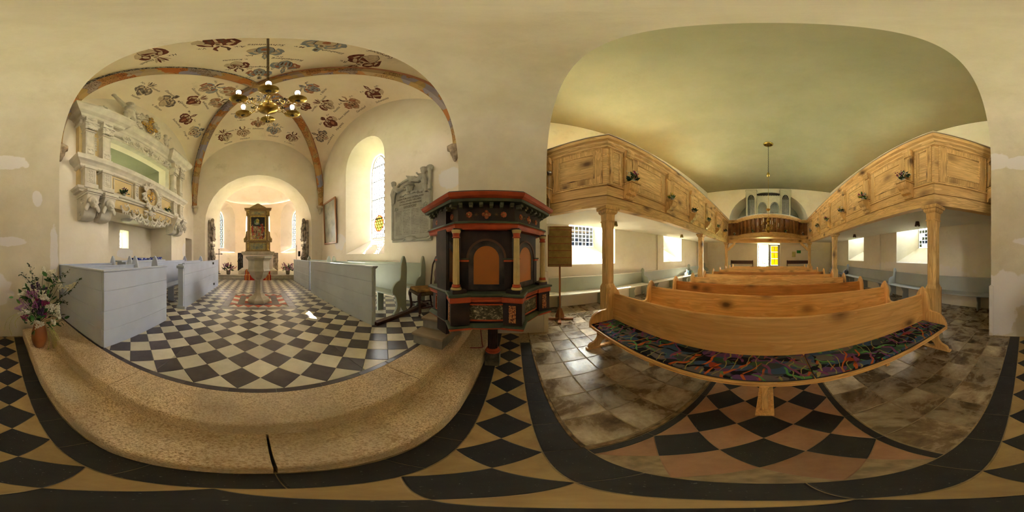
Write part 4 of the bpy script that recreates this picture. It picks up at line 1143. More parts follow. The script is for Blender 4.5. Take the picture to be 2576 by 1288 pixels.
# posts
def post(x, y, lab, zt=ZB, base=False, brace=0):
    t = thing('gallery_post', lab, 'post', (x, y, 0), w=False, group='gallery posts'); w = .085
    g = G()
    oc = lambda w_, c: [(-w_+c,-w_),(w_-c,-w_),(w_,-w_+c),(w_,w_-c),(w_-c,w_),(-w_+c,w_),(-w_,w_-c),(-w_,-w_+c)]
    def stack(L):
        V = []; 
        for z, w_, c in L: V += [(p[0], p[1], z) for p in oc(w_, c)]
        n_ = len(L); g.add(V, [(i*8+k, i*8+(k+1) % 8, (i+1)*8+(k+1) % 8, (i+1)*8+k) for i in range(n_-1) for k in range(8)]+[tuple(range(8))[::-1], tuple(range((n_-1)*8, n_*8))])
    stack([(.0 if not base else .22,.10,.002),(.95,.10,.002),(1.02,w,.03),(1.98,w,.03),(2.04,w,.002),(2.10,w,.002)]); obj('shaft', g, M['pinez'], t)
    g = G(); 
    V = []
    for z, w_ in ((2.10,.095),(2.12,.095),(2.13,w),(2.24,w+.005),(2.245,.10),(2.27,.12),(2.31,.125),(2.315,.145),(2.345,.15),(zt,.15)): V += [(-w_,-w_,z),(w_,-w_,z),(w_,w_,z),(-w_,w_,z)]
    g.add(V, [(i*4+k, i*4+(k+1) % 4, (i+1)*4+(k+1) % 4, (i+1)*4+k) for i in range(9) for k in range(4)]+[(36,37,38,39)]); obj('capital', g, M['pinez'], t)
    if base:
        g = G(); g.lathe([(.17,0),(.16,.1),(.13,.2),(.12,.23)], (0,0,0), 9); obj('stone_foot', g, M['stone'], t)
        g = G(); g.box(-.105,-.02,.098,.11,.3,.98) if False else g.box(-.112,-.098,-.1,.10,.28,.95); obj('repair_board', g, wood('reddish_repair', (.42,.13,.03), (.30,.08,.02), 'z', knots=0), t)
    if brace:
        g = G(); s = brace; g.prism([(s*.06,1.85),(s*.16,1.85),(s*.62,2.27),(s*.62,2.37),(s*.50,2.37),(s*.06,1.97)], 'y', -.05, .05); fixn(obj('brace', g, M['pinez'], t, bevel=.004))
    return t
post(2.42,-1.58, 'chamfered pine post at the front corner of the pulpit-side gallery')
post(-2.36,-1.50, 'pine post with reddish repair board, front corner of the gallery opposite the pulpit', base=True)
post(xat(SP,-5.9)+.08,-5.9, 'middle pine post of the pulpit-side gallery'); post(xat(NP,-5.85)-.06,-5.85, 'middle pine post of the gallery opposite the pulpit')
post(2.85,-10.5, 'braced pine post below the west corner of the pulpit-side gallery', brace=-1); post(-2.62,-10.5, 'braced pine post below the west corner of the gallery opposite the pulpit', brace=1)

# little conical ceiling lamps under the galleries
for x, y, lb in ((3.55,-2.55,'small conical lamp under the pulpit-side gallery, by the hymn board'),(3.65,-6.1,'small conical lamp under the pulpit-side gallery, further west'),
                 (-3.45,-2.7,'small dark conical lamp under the gallery opposite the pulpit, by its front post'),(-3.5,-6.1,'small dark conical lamp under the gallery opposite the pulpit, further west')):
    t = thing('ceiling_lamp', lb, 'lamp', (x, y, ZB+.07), w=False, group='lamps under the galleries')
    mm = simple('mustard_lamp', (.30,.22,.05)) if x > 0 else simple('dark_lamp', (.08,.04,.02))
    g = G(); g.lathe([(.045,0),(.05,-.005),(.075,-.13),(.07,-.13),(.045,-.01)], (0,0,0), 14); obj('shade', g, mm, t, smooth=40)
    g = G(); g.ell((0,0,-.10),(.035,.035,.04)); obj('bulb', g, M['white'], t, smooth=90)

# ---------------------------------------------------------------- flower posies
def leafmesh():
    g = G(); g.add([(0,0,0),(.3,.22,.03),(.7,.18,.0),(1,0,-.08),(.7,-.18,0),(.3,-.22,.03),(.5,0,.06)], [(0,1,6),(1,2,6),(2,3,6),(3,4,6),(4,5,6),(5,0,6)]); return g.v, g.f
LV, LF = leafmesh()
def leaf(g, p, d, s, roll=0):
    q = Vector(d).to_track_quat('X', 'Z').to_matrix().to_4x4(); Mx = Matrix.Translation(p) @ q @ Matrix.Rotation(roll, 4, 'X') @ Matrix.Scale(s, 4)
    g.add([tuple(Mx @ Vector(v)) for v in LV], LF)
def floret(g, p, s, rr):
    q = Matrix.Translation(p) @ Matrix.Rotation(rr.uniform(0, 6), 4, (rr.random(), rr.random(), rr.random()+.1)) @ Matrix.Scale(s, 4)
    g.add([tuple(q @ Vector(v)) for v in ((1,0,0),(0,1,0),(-1,0,0),(0,-1,0),(0,0,1),(0,0,-1))], [(0,1,4),(1,2,4),(2,3,4),(3,0,4),(1,0,5),(2,1,5),(3,2,5),(0,3,5)])
def bloom_mat(nm, c, c2): return simple(nm, c, .7, var=.2, scale=30, c2=c2, rand=.15)
M['leafg'] = simple('leaf_green', (.05,.17,.03), .5, var=.3, scale=15, rand=.3); M['leafd'] = simple('leaf_dark', (.02,.07,.02), .5, var=.3, scale=15)
M['fl_w'] = bloom_mat('white_blossom', (.80,.76,.66), (.68,.66,.52)); M['fl_p'] = bloom_mat('lilac_blossom', (.32,.10,.26), (.20,.05,.20)); M['fl_m'] = bloom_mat('magenta_blossom', (.34,.03,.12), (.20,.015,.10))
M['fl_y'] = bloom_mat('yellow_blossom', (.75,.60,.08), (.6,.5,.1)); M['fl_v'] = bloom_mat('dark_violet_blossom', (.09,.04,.11), (.05,.02,.07)); M['fl_l'] = bloom_mat('pale_lilac_blossom', (.42,.25,.40), (.34,.18,.34))
M['terracotta'] = simple('terracotta_pot', (.35,.15,.06), .6)
GL = simple('posy_glass', (.30,.34,.30), .2)
def posy(p, lab, cols, rr, group, s=1.0):
    t = thing('posy', lab, 'flowers', tuple(p), w=False, group=group)
    g = G(); g.lathe([(.03,0),(.04,.02),(.045,.07),(.038,.075)], (0,0,0), 9); obj('jar', g, GL, t, smooth=40)
    g = G()
    for i in range(26):
        a = rr.uniform(0, 2*pi); e_ = rr.uniform(-.1, 1.2); d = Vector((cos(a)*cos(e_), sin(a)*cos(e_), sin(e_)))
        leaf(g, Vector((0,0,.08))+d*rr.uniform(.0,.07)*s, d, rr.uniform(.06,.10)*s, rr.uniform(0,6))
    obj('foliage', g, M['leafd'] if rr.random() < .5 else M['leafg'], t)
    for c in cols:
        g = G()
        for k in range(3):
            a = rr.uniform(0, 2*pi); e_ = rr.uniform(.1, 1.3); cpt = Vector((cos(a)*cos(e_), sin(a)*cos(e_), sin(e_)))*rr.uniform(.07,.12)*s+Vector((0,0,.10))
            for i in range(12): floret(g, cpt+Vector((rr.gauss(0,.018), rr.gauss(0,.018), rr.gauss(0,.018)))*s, .012*s, rr)
        obj('blossoms', g, M[c], t)
RP = random.Random(11)
side = lambda s: 'pulpit-side gallery' if s else 'gallery opposite the pulpit'
ordn = ['first','second','third','fourth','fifth','sixth']
desc = [[('fl_w','fl_m','fl_w'),('fl_w','fl_y'),('fl_v',),('fl_w',),('fl_w','fl_p'),('fl_m',)], [('fl_w','fl_m','fl_y','fl_w'),('fl_m','fl_w','fl_y'),('fl_p','fl_w','fl_y'),('fl_m',),('leafg',),('fl_w','fl_p')]]
cname = {'fl_w':'white','fl_m':'magenta','fl_y':'yellow','fl_v':'dark violet','fl_p':'purple','leafg':'leafy'}
for s, sp_l in ((1, spS), (0, spN)):
    for k, p in enumerate(sp_l):
        cs = desc[1-s][k]; nmx = ' and '.join(dict.fromkeys(cname[c] for c in cs[:3]))
        posy(p, '%s posy, %s console from chancel, %s' % (nmx, ordn[k], side(s)), cs, RP, 'posies on the gallery consoles', 1.15 if k < 2 else 1.0)
for k, p in enumerate(spW): posy(p, ['small posy at the pulpit-side end of the west gallery ledge','small posy on the bowed west gallery ledge, pulpit side of the chandelier','small posy on the bowed west gallery ledge, other side of the chandelier','small posy at the far end of the west gallery ledge'][k], [('fl_w',),('fl_w',),('fl_v','fl_y'),('fl_w',)][k], RP, 'posies on the west gallery ledge')

# ---------------------------------------------------------------- organ
t = thing('organ', 'cream pipe organ case with pointed pipe openings and scalloped crest', 'organ', (.09,-11.3,2.76))
oc_ = simple('organ_cream_paint', (.56,.52,.38), .5, var=.06)
g = G(); g.box(-1.48,1.66,YW-.8,-11.35,2.76,5.6); obj('case_back', g, M['greydark'], t)
def arch_hole_panel(x0, x1, z0, z1, holes, y, m, nm):
    bm = bmesh.new()
    def loop(pts):
        vs = [bm.verts.new((p[0], 0, p[1])) for p in pts]
        for i in range(len(vs)): bm.edges.new((vs[i], vs[(i+1) % len(vs)]))
    loop([(x0,z0),(x1,z0),(x1,z1),(x0,z1)])
    for h in holes: loop(h)
    bmesh.ops.triangle_fill(bm, use_beauty=True, edges=bm.edges[:])
    r_ = bmesh.ops.extrude_face_region(bm, geom=bm.faces[:]); bmesh.ops.translate(bm, verts=[v for v in r_['geom'] if isinstance(v, bmesh.types.BMVert)], vec=(0,-.05,0))
    bmesh.ops.recalc_face_normals(bm, faces=bm.faces)
    g = G(); idx = {v: i for i, v in enumerate(bm.verts)}; g.v = [(v.co.x, v.co.y+y, v.co.z) for v in bm.verts]; g.f = [tuple(idx[v] for v in f.verts) for f in bm.faces]; g.m = [0]*len(g.f); bm.free()
    return obj(nm, g, m, t)
for x0, x1 in ((-1.48,-.72),(.90,1.66)):
    cx = (x0+x1)/2; hole = pointed(cx, .25, 4.2+.0, 5.45, 5.95)
    arch_hole_panel(x0, x1, 4.05, 6.28, [hole], -11.20, oc_, 'side_tower'); ring = pointed(cx, .33, 4.15, 5.5, 6.1)
    g = G(); n_ = len(ring); inn = pointed(cx, .28, 4.18, 5.47, 6.0)
    g.add([(p[0],-11.195,p[1]) for p in ring]+[(p[0],-11.175,p[1]) for p in ring]+[(p[0],-11.175,p[1]) for p in inn]+[(p[0],-11.195,p[1]) for p in inn],
          [(i,(i+1)%n_,n_+(i+1)%n_,n_+i) for i in range(n_)]+[(n_+i,n_+(i+1)%n_,2*n_+(i+1)%n_,2*n_+i) for i in range(n_)]+[(2*n_+i,2*n_+(i+1)%n_,3*n_+(i+1)%n_,3*n_+i) for i in range(n_)]); fixn(obj('arch_moulding', g, oc_, t))
    g = G(); g.box(x0-.0,x0+.02,-12.2,-11.2,2.76,6.28); g.box(x1-.02,x1,-12.2,-11.2,2.76,6.28); g.box(x0,x1,-11.25,-11.2,2.76,4.06); obj('tower_side', g, oc_, t)
    g = G(); g.box(x0-.03,x1+.03,-12.2,-11.17,6.28,6.33)
    for k in range(8): g.lathe([(.035,0),(.04,.03),(.0,.09)], (x0+.04+k*.097,-11.2,6.33), 6)
    obj('crest', g, oc_, t)
holes = [pointed(-.34, .30, 4.2, 4.95, 5.38), pointed(.50, .30, 4.2, 4.95, 5.38)]
arch_hole_panel(-.72, .90, 4.05, 5.78, holes, -11.26, oc_, 'centre_panel')
g = G(); g.box(-.72,.90,-11.35,-11.24,5.78,5.83)
for k in range(14): g.lathe([(.04,0),(.045,.03),(.0,.09)], (-.66+k*.116,-11.27,5.83), 6)
obj('centre_crest', g, oc_, t)
g = G(); g.box(-.72,.90,-11.9,-11.6,5.7,6.25); obj('dark_swell_box', g, simple('dark_swell', (.05,.035,.03)), t)
M['pipe'] = simple('tin_pipe', (.52,.54,.56), .25, .9, var=.1)
def pipes(x0, x1, z0, topf, n_, y):
    for i in range(n_):
        x = x0+(x1-x0)*(i+.5)/n_; r_ = (x1-x0)/n_*.42; zt_ = topf(i/(n_-1)*2-1); zm = z0+.30+.12*abs(i/(n_-1)*2-1)
        g = G(); g.lathe([(r_*.3,z0),(r_,zm),(r_,zt_),(r_*.8,zt_)], (x,y,0), 8); g.box(x-r_*.6,x+r_*.6,y+r_*.8,y+r_*1.05,zm+.03,zm+.09); obj('organ_pipe', g, M['pipe'], t, smooth=50)
for cx in (-1.10,1.28): pipes(cx-.25,cx+.25,4.18,lambda u: 6.0-.35*abs(u),7,-11.30)
for cx in (-.34,.50): pipes(cx-.30,cx+.30,4.18,lambda u: 5.4-.3*abs(u),11,-11.33)
g = G(); g.box(-.72,.90,-11.4,-11.36,4.1,5.7); g.box(-1.4,-.8,-11.4,-11.36,4.1,6.2); g.box(1.0,1.6,-11.4,-11.36,4.1,6.2); obj('dark_backing', g, M['black'], t)
g = G(); g.box(-.30,.48,-11.15,-10.6,3.6,4.30); c_ = obj('console_desk', g, M['walnut'], t, bevel=.02)
g = G(); g.box(-.26,.44,-10.62,-10.57,4.15,4.36); obj('music_desk', g, M['walnut'], t)
g = G(); g.box(-.12,.30,-10.57,-10.55,4.05,4.32); obj('sheet_music', g, simple('sheet', (.55,.45,.3)), t)
g = G(); g.box(-.72,.90,-11.25,-11.2,2.76,4.06); obj('case_front', g, oc_, t)

# ---------------------------------------------------------------- west door and notices
t = bpy.data.objects.new('door_2', None); COL.objects.link(t); t['kind'] = 'structure'; WL[t.name] = None
g = G(); g.box(-.80,-.72,YW+.0,YW+.10,0,2.45); g.box(.85,.93,YW,YW+.10,0,2.45); g.box(-.72,.85,YW,YW+.1,2.40,2.47); obj('door_frame', g, M['white'], t, bevel=.01)
g = G(); g.box(.05,.09,YW-.04,YW+.03,0,2.4); obj('meeting_post', g, M['greydark'], t)
x0, x1, y_ = -.72, .05, YW-.02
g = G(); g.box(x0,x0+.14,y_-.03,y_+.03,.05,2.3); g.box(x1-.14,x1,y_-.03,y_+.03,.05,2.3); g.box(x0+.14,x1-.14,y_-.03,y_+.03,.05,.85); g.box(x0+.14,x1-.14,y_-.03,y_+.03,2.22,2.3)
g.box(x0+.37,x1-.37,y_-.03,y_+.03,.85,2.22)
for z in (1.28,1.74): g.box(x0+.14,x1-.14,y_-.03,y_+.03,z,z+.03)
obj('door_leaf', g, M['greydark'], t, bevel=.004)
for i in range(2):
    for j in range(3):
        a = x0+.14+i*.25; z = .86+j*.46; g = G(); g.box(a,a+.23,y_-.005,y_+.005,z,z+.42); obj('yellow_pane', g, M['glass_yellow'], t)
# opened outer leaf, reddish, folded outwards
g = G(); g.box(.78,.83,YW-1.2,YW-.45,0,2.3); obj('outer_leaf', g, simple('outer_leaf_red', (.28,.13,.10)), t)
# street outside the door
g = G(); g.box(-3.5,6,-30,-29.5,-.3,7); hb = obj('neighbour_house', g, simple('house_wall', (.55,.53,.50), .8)); tag(hb, 'pale neighbouring house seen through the open west door', 'house')
for i in range(6):
    for j in range(2): g = G(); g.box(-1.6+i*.95,-1.0+i*.95,-29.5,-29.44,1.0+j*2.0,2.3+j*2.0); obj('house_window', g, simple('house_window_%d%d' % (i, j), (.25,.30,.33), .2) if i+j == 0 else bpy.data.materials['house_window_00'], hb)
RB = random.Random(4)
for k, (x, y, s_, lb) in enumerate(((.9,-16,1.0,'leafy garden bush just outside the west door'), (.45,-19.5,1.25,'leafy garden bush further out beyond the west door'))):
    g = G()
    for i in range(420):
        d = Vector((RB.gauss(0,1), RB.gauss(0,1), RB.gauss(0,1))).normalized(); leaf(g, Vector((x,y,.35*s_))+d*s_*RB.uniform(.5,.75), d, .16, RB.uniform(0,6))
    o = obj('bush', g, M['leafg']); tag(o, lb, 'bush')
g = G(); g.bx((-1.72,YW+.012,1.62),(.26,.006,.38)); o = obj('notice', g, simple('yellow_green_paper', (.62,.60,.22), .8)); tag(o, 'yellow-green notice sheet on the west wall', 'notice')
g = G(); g.bx((-2.08,YW+.012,1.80),(.30,.006,.20)); o = obj('notice', g, simple('green_paper', (.03,.28,.05), .8)); tag(o, 'small bright green notice on the west wall', 'notice')
g = G(); g.tube([(-1.9,YW+.01,1.92),(-3.2,YW+.01,1.92)], .004, 5); o = obj('wall_cable', g, M['iron']); tag(o, 'thin cable running along the west wall beside the notices', 'cable')
# security lamp and hanging cable beside the front end of the pulpit-side gallery
t = thing('wall_lamp', 'round chrome spotlight fixed to the chancel pier beside the pulpit-side gallery', 'lamp', (3.02,-.66,3.22), w=False)
g = G(); g.lathe([(.0,-.03),(.05,-.02),(.06,.03),(.045,.06)], (0,0,0), 14, Matrix.Rotation(radians(75),4,'X')); obj('lamp_head', g, simple('chrome', (.5,.5,.52), .15, 1), t, smooth=40)
g = G(); g.tube([(0,.06,.0),(.06,.1,-.0),(.16,.02,.02)], .02, 8); obj('bracket', g, M['black'], t)
g = G(); g.tube(bez([(3.08,-.68,3.15),(3.02,-.67,2.7),(2.96,-.66,2.3),(2.955,-.64,1.9)],6), .005, 5); o = obj('lamp_cable', g, M['white']); tag(o, 'white cable hanging from the spotlight down the chancel pier', 'cable')

# ---------------------------------------------------------------- nave chandelier
def candle_parts(t, x, y, z, h, cm, r_=.013, cup=.04):
    g = G(); g.lathe([(.008,-.03),(.012,-.02),(cup,0),(cup*1.15,.008),(.015,.006)], (x,y,z), 12); obj('drip_pan', g, M['brass'], t, smooth=50)
    g = G(); g.lathe([(r_,0),(r_,h*.72),(r_*.9,h*.78),(r_*.7,h*.9),(0,h)], (x,y,z+.006), 8); obj('candle', g, cm, t, smooth=60)
cx, cy, cz = .05, -6.17, 2.62
t = thing('chandelier', 'brass chandelier with white candles on a long rod above the rear pews', 'chandelier', (cx, cy, cz), w=False)
g = G(); g.lathe([(.0,-.24),(.03,-.23),(.09,-.19),(.12,-.12),(.10,-.06),(.05,-.03),(.03,0),(.06,.03),(.07,.07),(.04,.11),(.03,.16),(.09,.20),(.10,.25),(.06,.30),(.02,.34),(.012,.42)], (0,0,0), 18); obj('stem', g, M['brass'], t, smooth=50)
cw = simple('white_candle', (.85,.82,.72), .5)
for k in range(8):
    a = 2*pi*k/8+.2; r1 = .40 if k % 2 == 0 else .30; zz = .0 if k % 2 == 0 else .12
    g = G(); g.tube(bez([(.05*cos(a),.05*sin(a),-.02),(.16*cos(a),.16*sin(a),-.12),(.30*r1/.4*cos(a),.30*r1/.4*sin(a),-.10+zz*.5),(r1*cos(a),r1*sin(a),-.03+zz)],5), .009, 6); ar_ = obj('arm', g, M['brass'], t, smooth=60)
    candle_parts(ar_, r1*cos(a), r1*sin(a), zz, .17, cw)
g = G(); g.tube([(0,0,.40),(0,0,2.15)], .008, 6); g.lathe([(.01,.62),(.07,.66),(.09,.70),(.02,.74)], (0,0,0), 10); g.lathe([(.01,2.12),(.05,2.16),(.07,2.24),(.04,2.32),(.015,2.36)], (0,0,0), 12); obj('rod', g, M['brass'], t, smooth=50)
g = G(); n_ = 50; g.tube([(.010*cos(i*1.6),.010*sin(i*1.6),2.34+i*(ZN-cz-2.34)/n_) for i in range(n_+1)], .009, 5); obj('chain', g, M['iron'], t, smooth=50)
g = G(); g.lathe([(.04,-.07),(.16,-.05),(.19,-.01),(.19,0)], (0,0,ZN-cz), 18); obj('ceiling_rose', g, M['brass'], t, smooth=40)
M['greyS'] = simple('warm_grey_paint', (.50,.55,.58), .4, var=.06, scale=2)
# ================================================================ CHANCEL STALLS
def boards(t, plane, c, a, b, z0, z1, th, s, n_=4, nm='board', mm=None):
    """horizontal boards with recessed joints; plane 'x' or 'y' = constant coordinate"""
    cuts = [z0+(z1-z0)*v for v in (0, .26, .52, .77, 1)]
    for i in range(4):
        g = G(); lo, hi = cuts[i]+.0015, cuts[i+1]-.0015; w = .0015*((i*7) % 3-1)
        if plane == 'x': g.box(min(c, c+s*th)+w, max(c, c+s*th)+w, a, b, lo, hi)
        else: g.box(a, b, min(c, c+s*th)+w, max(c, c+s*th)+w, lo, hi)
        obj(nm, g, mm or M['greywood'], t, bevel=.003)
def cap(t, x0, x1, y0, y1, z, nm='cap_rail'):
    g = G(); g.box(x0-.012, x1+.012, y0-.012, y1+.012, z, z+.022); obj(nm, g, M['greywood'], t, bevel=.006)
t = thing('stall_screen', 'grey painted boxed stall front, its corner facing the lilac vase', 'panelling', (-1.46,1.06,ZC))
boards(t, 'x', -1.46, 1.06, 2.34, ZC+.002, 1.32, .04, -1); boards(t, 'y', 1.055, -2.99, -1.50, ZC+.002, 1.32, .04, 1); cap(t, -1.50, -1.46, 1.06, 2.34, 1.32); cap(t, -2.99, -1.50, 1.055, 1.095, 1.32)
t = thing('stall_screen', 'grey painted stall front with two small wall sockets, on the loge side beyond the gap', 'panelling', (-1.50,3.07,ZC))
boards(t, 'x', -1.49, 3.09, 6.07, ZC+.002, 1.33, .04, -1); g = G(); g.box(-1.62,-1.50,3.05,3.10,ZC,1.33); obj('end_board', g, M['greywood'], t, bevel=.006)
g = G(); g.box(-1.65,-1.45,3.03,3.12,ZC,ZC+.07); g.box(-1.65,-1.47,3.03,3.12,1.24,1.30); obj('end_moulding', g, M['greywood'], t, bevel=.01); cap(t, -1.53, -1.49, 3.09, 6.07, 1.33)
for z, y in ((1.22,5.25),(.50,5.35)): g = G(); g.box(-1.49,-1.455,y,y+.07,z,z+.07); obj('wall_socket', g, M['iron'], t, bevel=.008)
t = thing('stall_screen', 'grey painted stall front by the pulpit steps, bench ends rising behind it', 'panelling', (1.64,1.92,ZC))
boards(t, 'x', 1.63, 1.93, 4.80, ZC+.002, 1.32, .035, 1, mm=M['greyS']); g = G(); g.box(1.66,1.70,1.92,1.99,ZC,1.32); obj('end_post', g, M['greyS'], t, bevel=.004)
g = G(); g.prism([(1.62,1.32),(1.62,1.345),(1.72,1.345),(1.74,1.335),(1.71,1.31),(1.69,1.30),(1.66,1.32)], 'y', 1.90, 4.81); fixn(obj('cap_rail', g, M['greyS'], t, bevel=.004))
g = G(); g.box(1.68,3.24,1.86,1.96,ZC,ZC+.06); obj('floor_sill', g, M['walnut'], t, bevel=.006)
t = thing('stall_screen', 'grey painted stall front further back, between the gap and the purple flowers by the altar', 'panelling', (1.68,5.15,ZC))
boards(t, 'x', 1.68, 5.17, 7.45, ZC+.002, 1.32, .035, 1, mm=M['greyS']); cap(t, 1.68, 1.715, 5.17, 7.45, 1.32); g = G(); g.box(1.70,1.74,5.15,5.21,ZC,1.33); obj('end_post', g, M['greywood'], t, bevel=.004)
SE = bez([(-.07,0),(-.07,.40),(-.085,.70),(-.09,.92),(-.06,1.06),(0,1.155),(.06,1.06),(.09,.92),(.10,.76),(.125,.70),(.19,.68),(.28,.62),(.32,.54),(.31,.47),(.26,.43),(.22,.36),(.20,.25),(.22,.16),(.30,.06),(.31,0)],3)+[(.20,0),(.17,.06),(.13,.10),(.10,.17),(.07,.10),(.03,.06),(0,0)]
def choir_bench(x, y0, y1, s, lab, ends):
    t = thing('choir_bench', lab, 'bench', (x, y0, ZC), group='painted choir benches'); m = M['greywood'] if s > 0 else M['sage']
    for yy in ends:
        g = G(); g.prism([(x+s*p[0], ZC+p[1]) for p in SE], 'y', yy-.02, yy+.02); fixn(obj('bench_end', g, m, t, bevel=.006, smooth=35))
    g = G(); g.prism([(x-s*.02,ZC+.45),(x+s*.015,ZC+.45),(x-s*.01,ZC+.97),(x-s*.035,ZC+.97)], 'y', y0, y1); fixn(obj('backrest', g, m, t, bevel=.004))
    g = G(); g.box(*sorted((x-s*.045, x+s*.01)), y0, y1, ZC+.97, ZC+.99); obj('cap_rail', g, m, t, bevel=.004)
    g = G(); g.box(*sorted((x-s*.0, x+s*.30)), y0, y1, ZC+.43, ZC+.46); obj('seat', g, m, t, bevel=.008)
    for yy in (y0+.5, y1-.5):
        g = G(); g.box(*sorted((x+s*.04, x+s*.20)), yy, yy+.035, ZC, ZC+.43); obj('support', g, m, t)
choir_bench(-2.2,1.12,2.36,1,'grey choir bench inside the boxed stall by the lilac vase, front row',(2.36,))
choir_bench(-2.95,1.12,2.40,1,'grey choir bench inside the boxed stall by the lilac vase, row against the wall',(2.40,))
choir_bench(-2.2,3.02,6.04,1,'long grey choir bench on the loge side, behind the stall front with sockets',(3.02,6.04))
choir_bench(-2.97,2.98,6.2,1,'long grey choir bench along the wall recess below the loge',(2.98,6.2))
choir_bench(2.43,1.95,4.8,-1,'sage choir bench by the pulpit steps, pointed end towards the nave',(1.95,4.8))
choir_bench(3.18,1.98,5.2,-1,'sage choir bench against the wall below the war memorial tablet',(1.98,))
choir_bench(2.43,5.2,7.4,-1,'sage choir bench further back below the framed painting',(5.2,7.4))
# folded blue cushions on a ledge in the recess
t = thing('cushion_ledge', 'white ledge in the recess below the loge carrying folded blue cushions', 'shelf', (-3.55,3.3,1.30))
g = G(); g.box(-3.75,-3.30,3.0,5.2,1.33,1.37); obj('board', g, M['greywood'], t, bevel=.004)
for y in (3.2,5.0): g = G(); g.box(-3.7,-3.34,y-.02,y+.02,ZC,1.33); obj('leg', g, M['greywood'], t)
nn = N('blue_patterned_cloth'); M['bluecl'] = nn.fin(nn.ramp(nn.vor(18, None, 'F1', 'Color'), [(0,(.01,.02,.20)),(.5,(.02,.04,.30)),(.62,(.5,.5,.6)),(.7,(.02,.03,.22))]), .9)
for k, (y, w, h) in enumerate(((3.95,.42,.07),(4.42,.40,.06),(4.90,.36,.09))):
    g = G(); g.bx((-3.52,y,1.372+h/2),(.34,w,h), .06*k); o = obj('folded_cushion', g, M['bluecl'], bevel=.02, smooth=50); tag(o, ['folded blue patterned cushion on the recess ledge, end towards the nave','folded blue patterned cushion in the middle of the recess ledge','folded blue patterned cushion on the recess ledge, end towards the altar'][k], 'cushion', 'folded cushions on the recess ledge')

# ================================================================ PATRON'S LOGE
XL = -2.93
t = thing('patron_loge', 'white and ochre stucco patron loge with pilasters, carved crests and heads, on the chancel wall', 'loge', (-3.3,3.9,2.3))
def Y2(a): return a
Lx = CN
def lbox(nm, x, y0, y1, z0, z1, m='stucco', **k):
    g = G(); g.box(Lx, x, y0, y1, z0, z1); return obj(nm, g, M[m], t, **k)
def lsweep(nm, prof, y0, y1, x=XL, m='stucco', ret=True):
    g = G(); path = [(Lx, y0), (x, y0), (x, y1), (Lx, y1)]; g.sweep([(-o, z) for o, z in prof] if False else [(o, z) for o, z in prof], path); return fixn(obj(nm, g, M[m], t))
PY = [1.80,2.24,5.36,5.86]
# note the right hand normal of a path running +y is +x, i.e. towards the room
lsweep('lower_cornice', [(.0,2.93),(.05,2.94),(.05,2.98),(.10,3.0),(.12,3.05),(-.05,3.05),(-.05,2.93)], 1.60, 6.12, -3.05)
lbox('parapet_panel', -3.06, 2.42, 5.2, 3.05, 3.60, 'ochrepaint'); lbox('parapet_strip', -3.05, 2.42, 5.2, 2.70, 2.93, 'ochrepaint')
lbox('side_backing', -3.14, 1.62, 2.46, 2.95, 5.2, 'ochrepaint'); lbox('side_backing', -3.14, 5.22, 6.08, 2.95, 5.2, 'ochrepaint')
lsweep('middle_cornice', [(.0,3.60),(.03,3.62),(.03,3.68),(.08,3.74),(.13,3.78),(.15,3.86),(.15,3.90),(-.05,3.90),(-.05,3.60)], 1.60, 6.12, -3.02)
lsweep('architrave', [(.0,5.14),(.04,5.16),(.04,5.22),(.02,5.24),(.02,5.38),(-.1,5.38),(-.1,5.14)], 1.62, 6.1, -3.08)
lsweep('top_cornice', [(.0,5.38),(.05,5.40),(.08,5.48),(.16,5.54),(.20,5.62),(.24,5.70),(.24,5.76),(-.1,5.76),(-.1,5.38)], 2.6, 5.05, -3.08)
for a, b in ((1.60,2.66),(5.0,6.12)): lsweep('end_cornice', [(.0,5.36),(.05,5.38),(.08,5.46),(.17,5.52),(.22,5.60),(.27,5.68),(.27,5.76),(-.1,5.76),(-.1,5.36)], a, b, -2.95)
lbox('opening_jamb', -3.15, 2.40, 2.46, 3.9, 5.16); lbox('opening_jamb', -3.15, 5.20, 5.27, 3.9, 5.16); lbox('soffit_strip', -3.12, 2.44, 5.24, 5.02, 5.16)
RC = random.Random(21)
def acanthus(cx, cy, w, h, n_, r_, dens=1.0):
    """flat scrollwork in a (y,z) field: list of tubes"""
    T_ = []
    for s in (1, -1):
        for k in range(n_):
            zz = cy-h/2+h*(k+.5)/n_; rr = min(w*.22, h/n_*.42)
            T_.append([(cx+s*(w*.22)+(p[0]), zz+p[1]) for p in spiral((0,0), rr, 1.1, s*(1 if k % 2 else -1), (pi if s > 0 else 0)+(.5 if k % 2 else -.5), 12)])
    T_.append([(cx+.1*w*sin(i*1.3), cy-h*.46+h*.92*i/10) for i in range(11)])
    return T_
def relief(nm, T_, x, r_, m='stucco', extra=(), vox=None, par=None):
    g = G()
    for p in T_: n_ = len(p); g.tube([(x, a, b) for a, b in p], [r_*(1-.55*i/n_) for i in range(n_)], 5)
    for c, q in extra: g.ell(c, q, 8, 5)
    o = obj(nm, g, M[m], par or t, smooth=70)
    if vox: remesh(o, vox, 1)
    return o
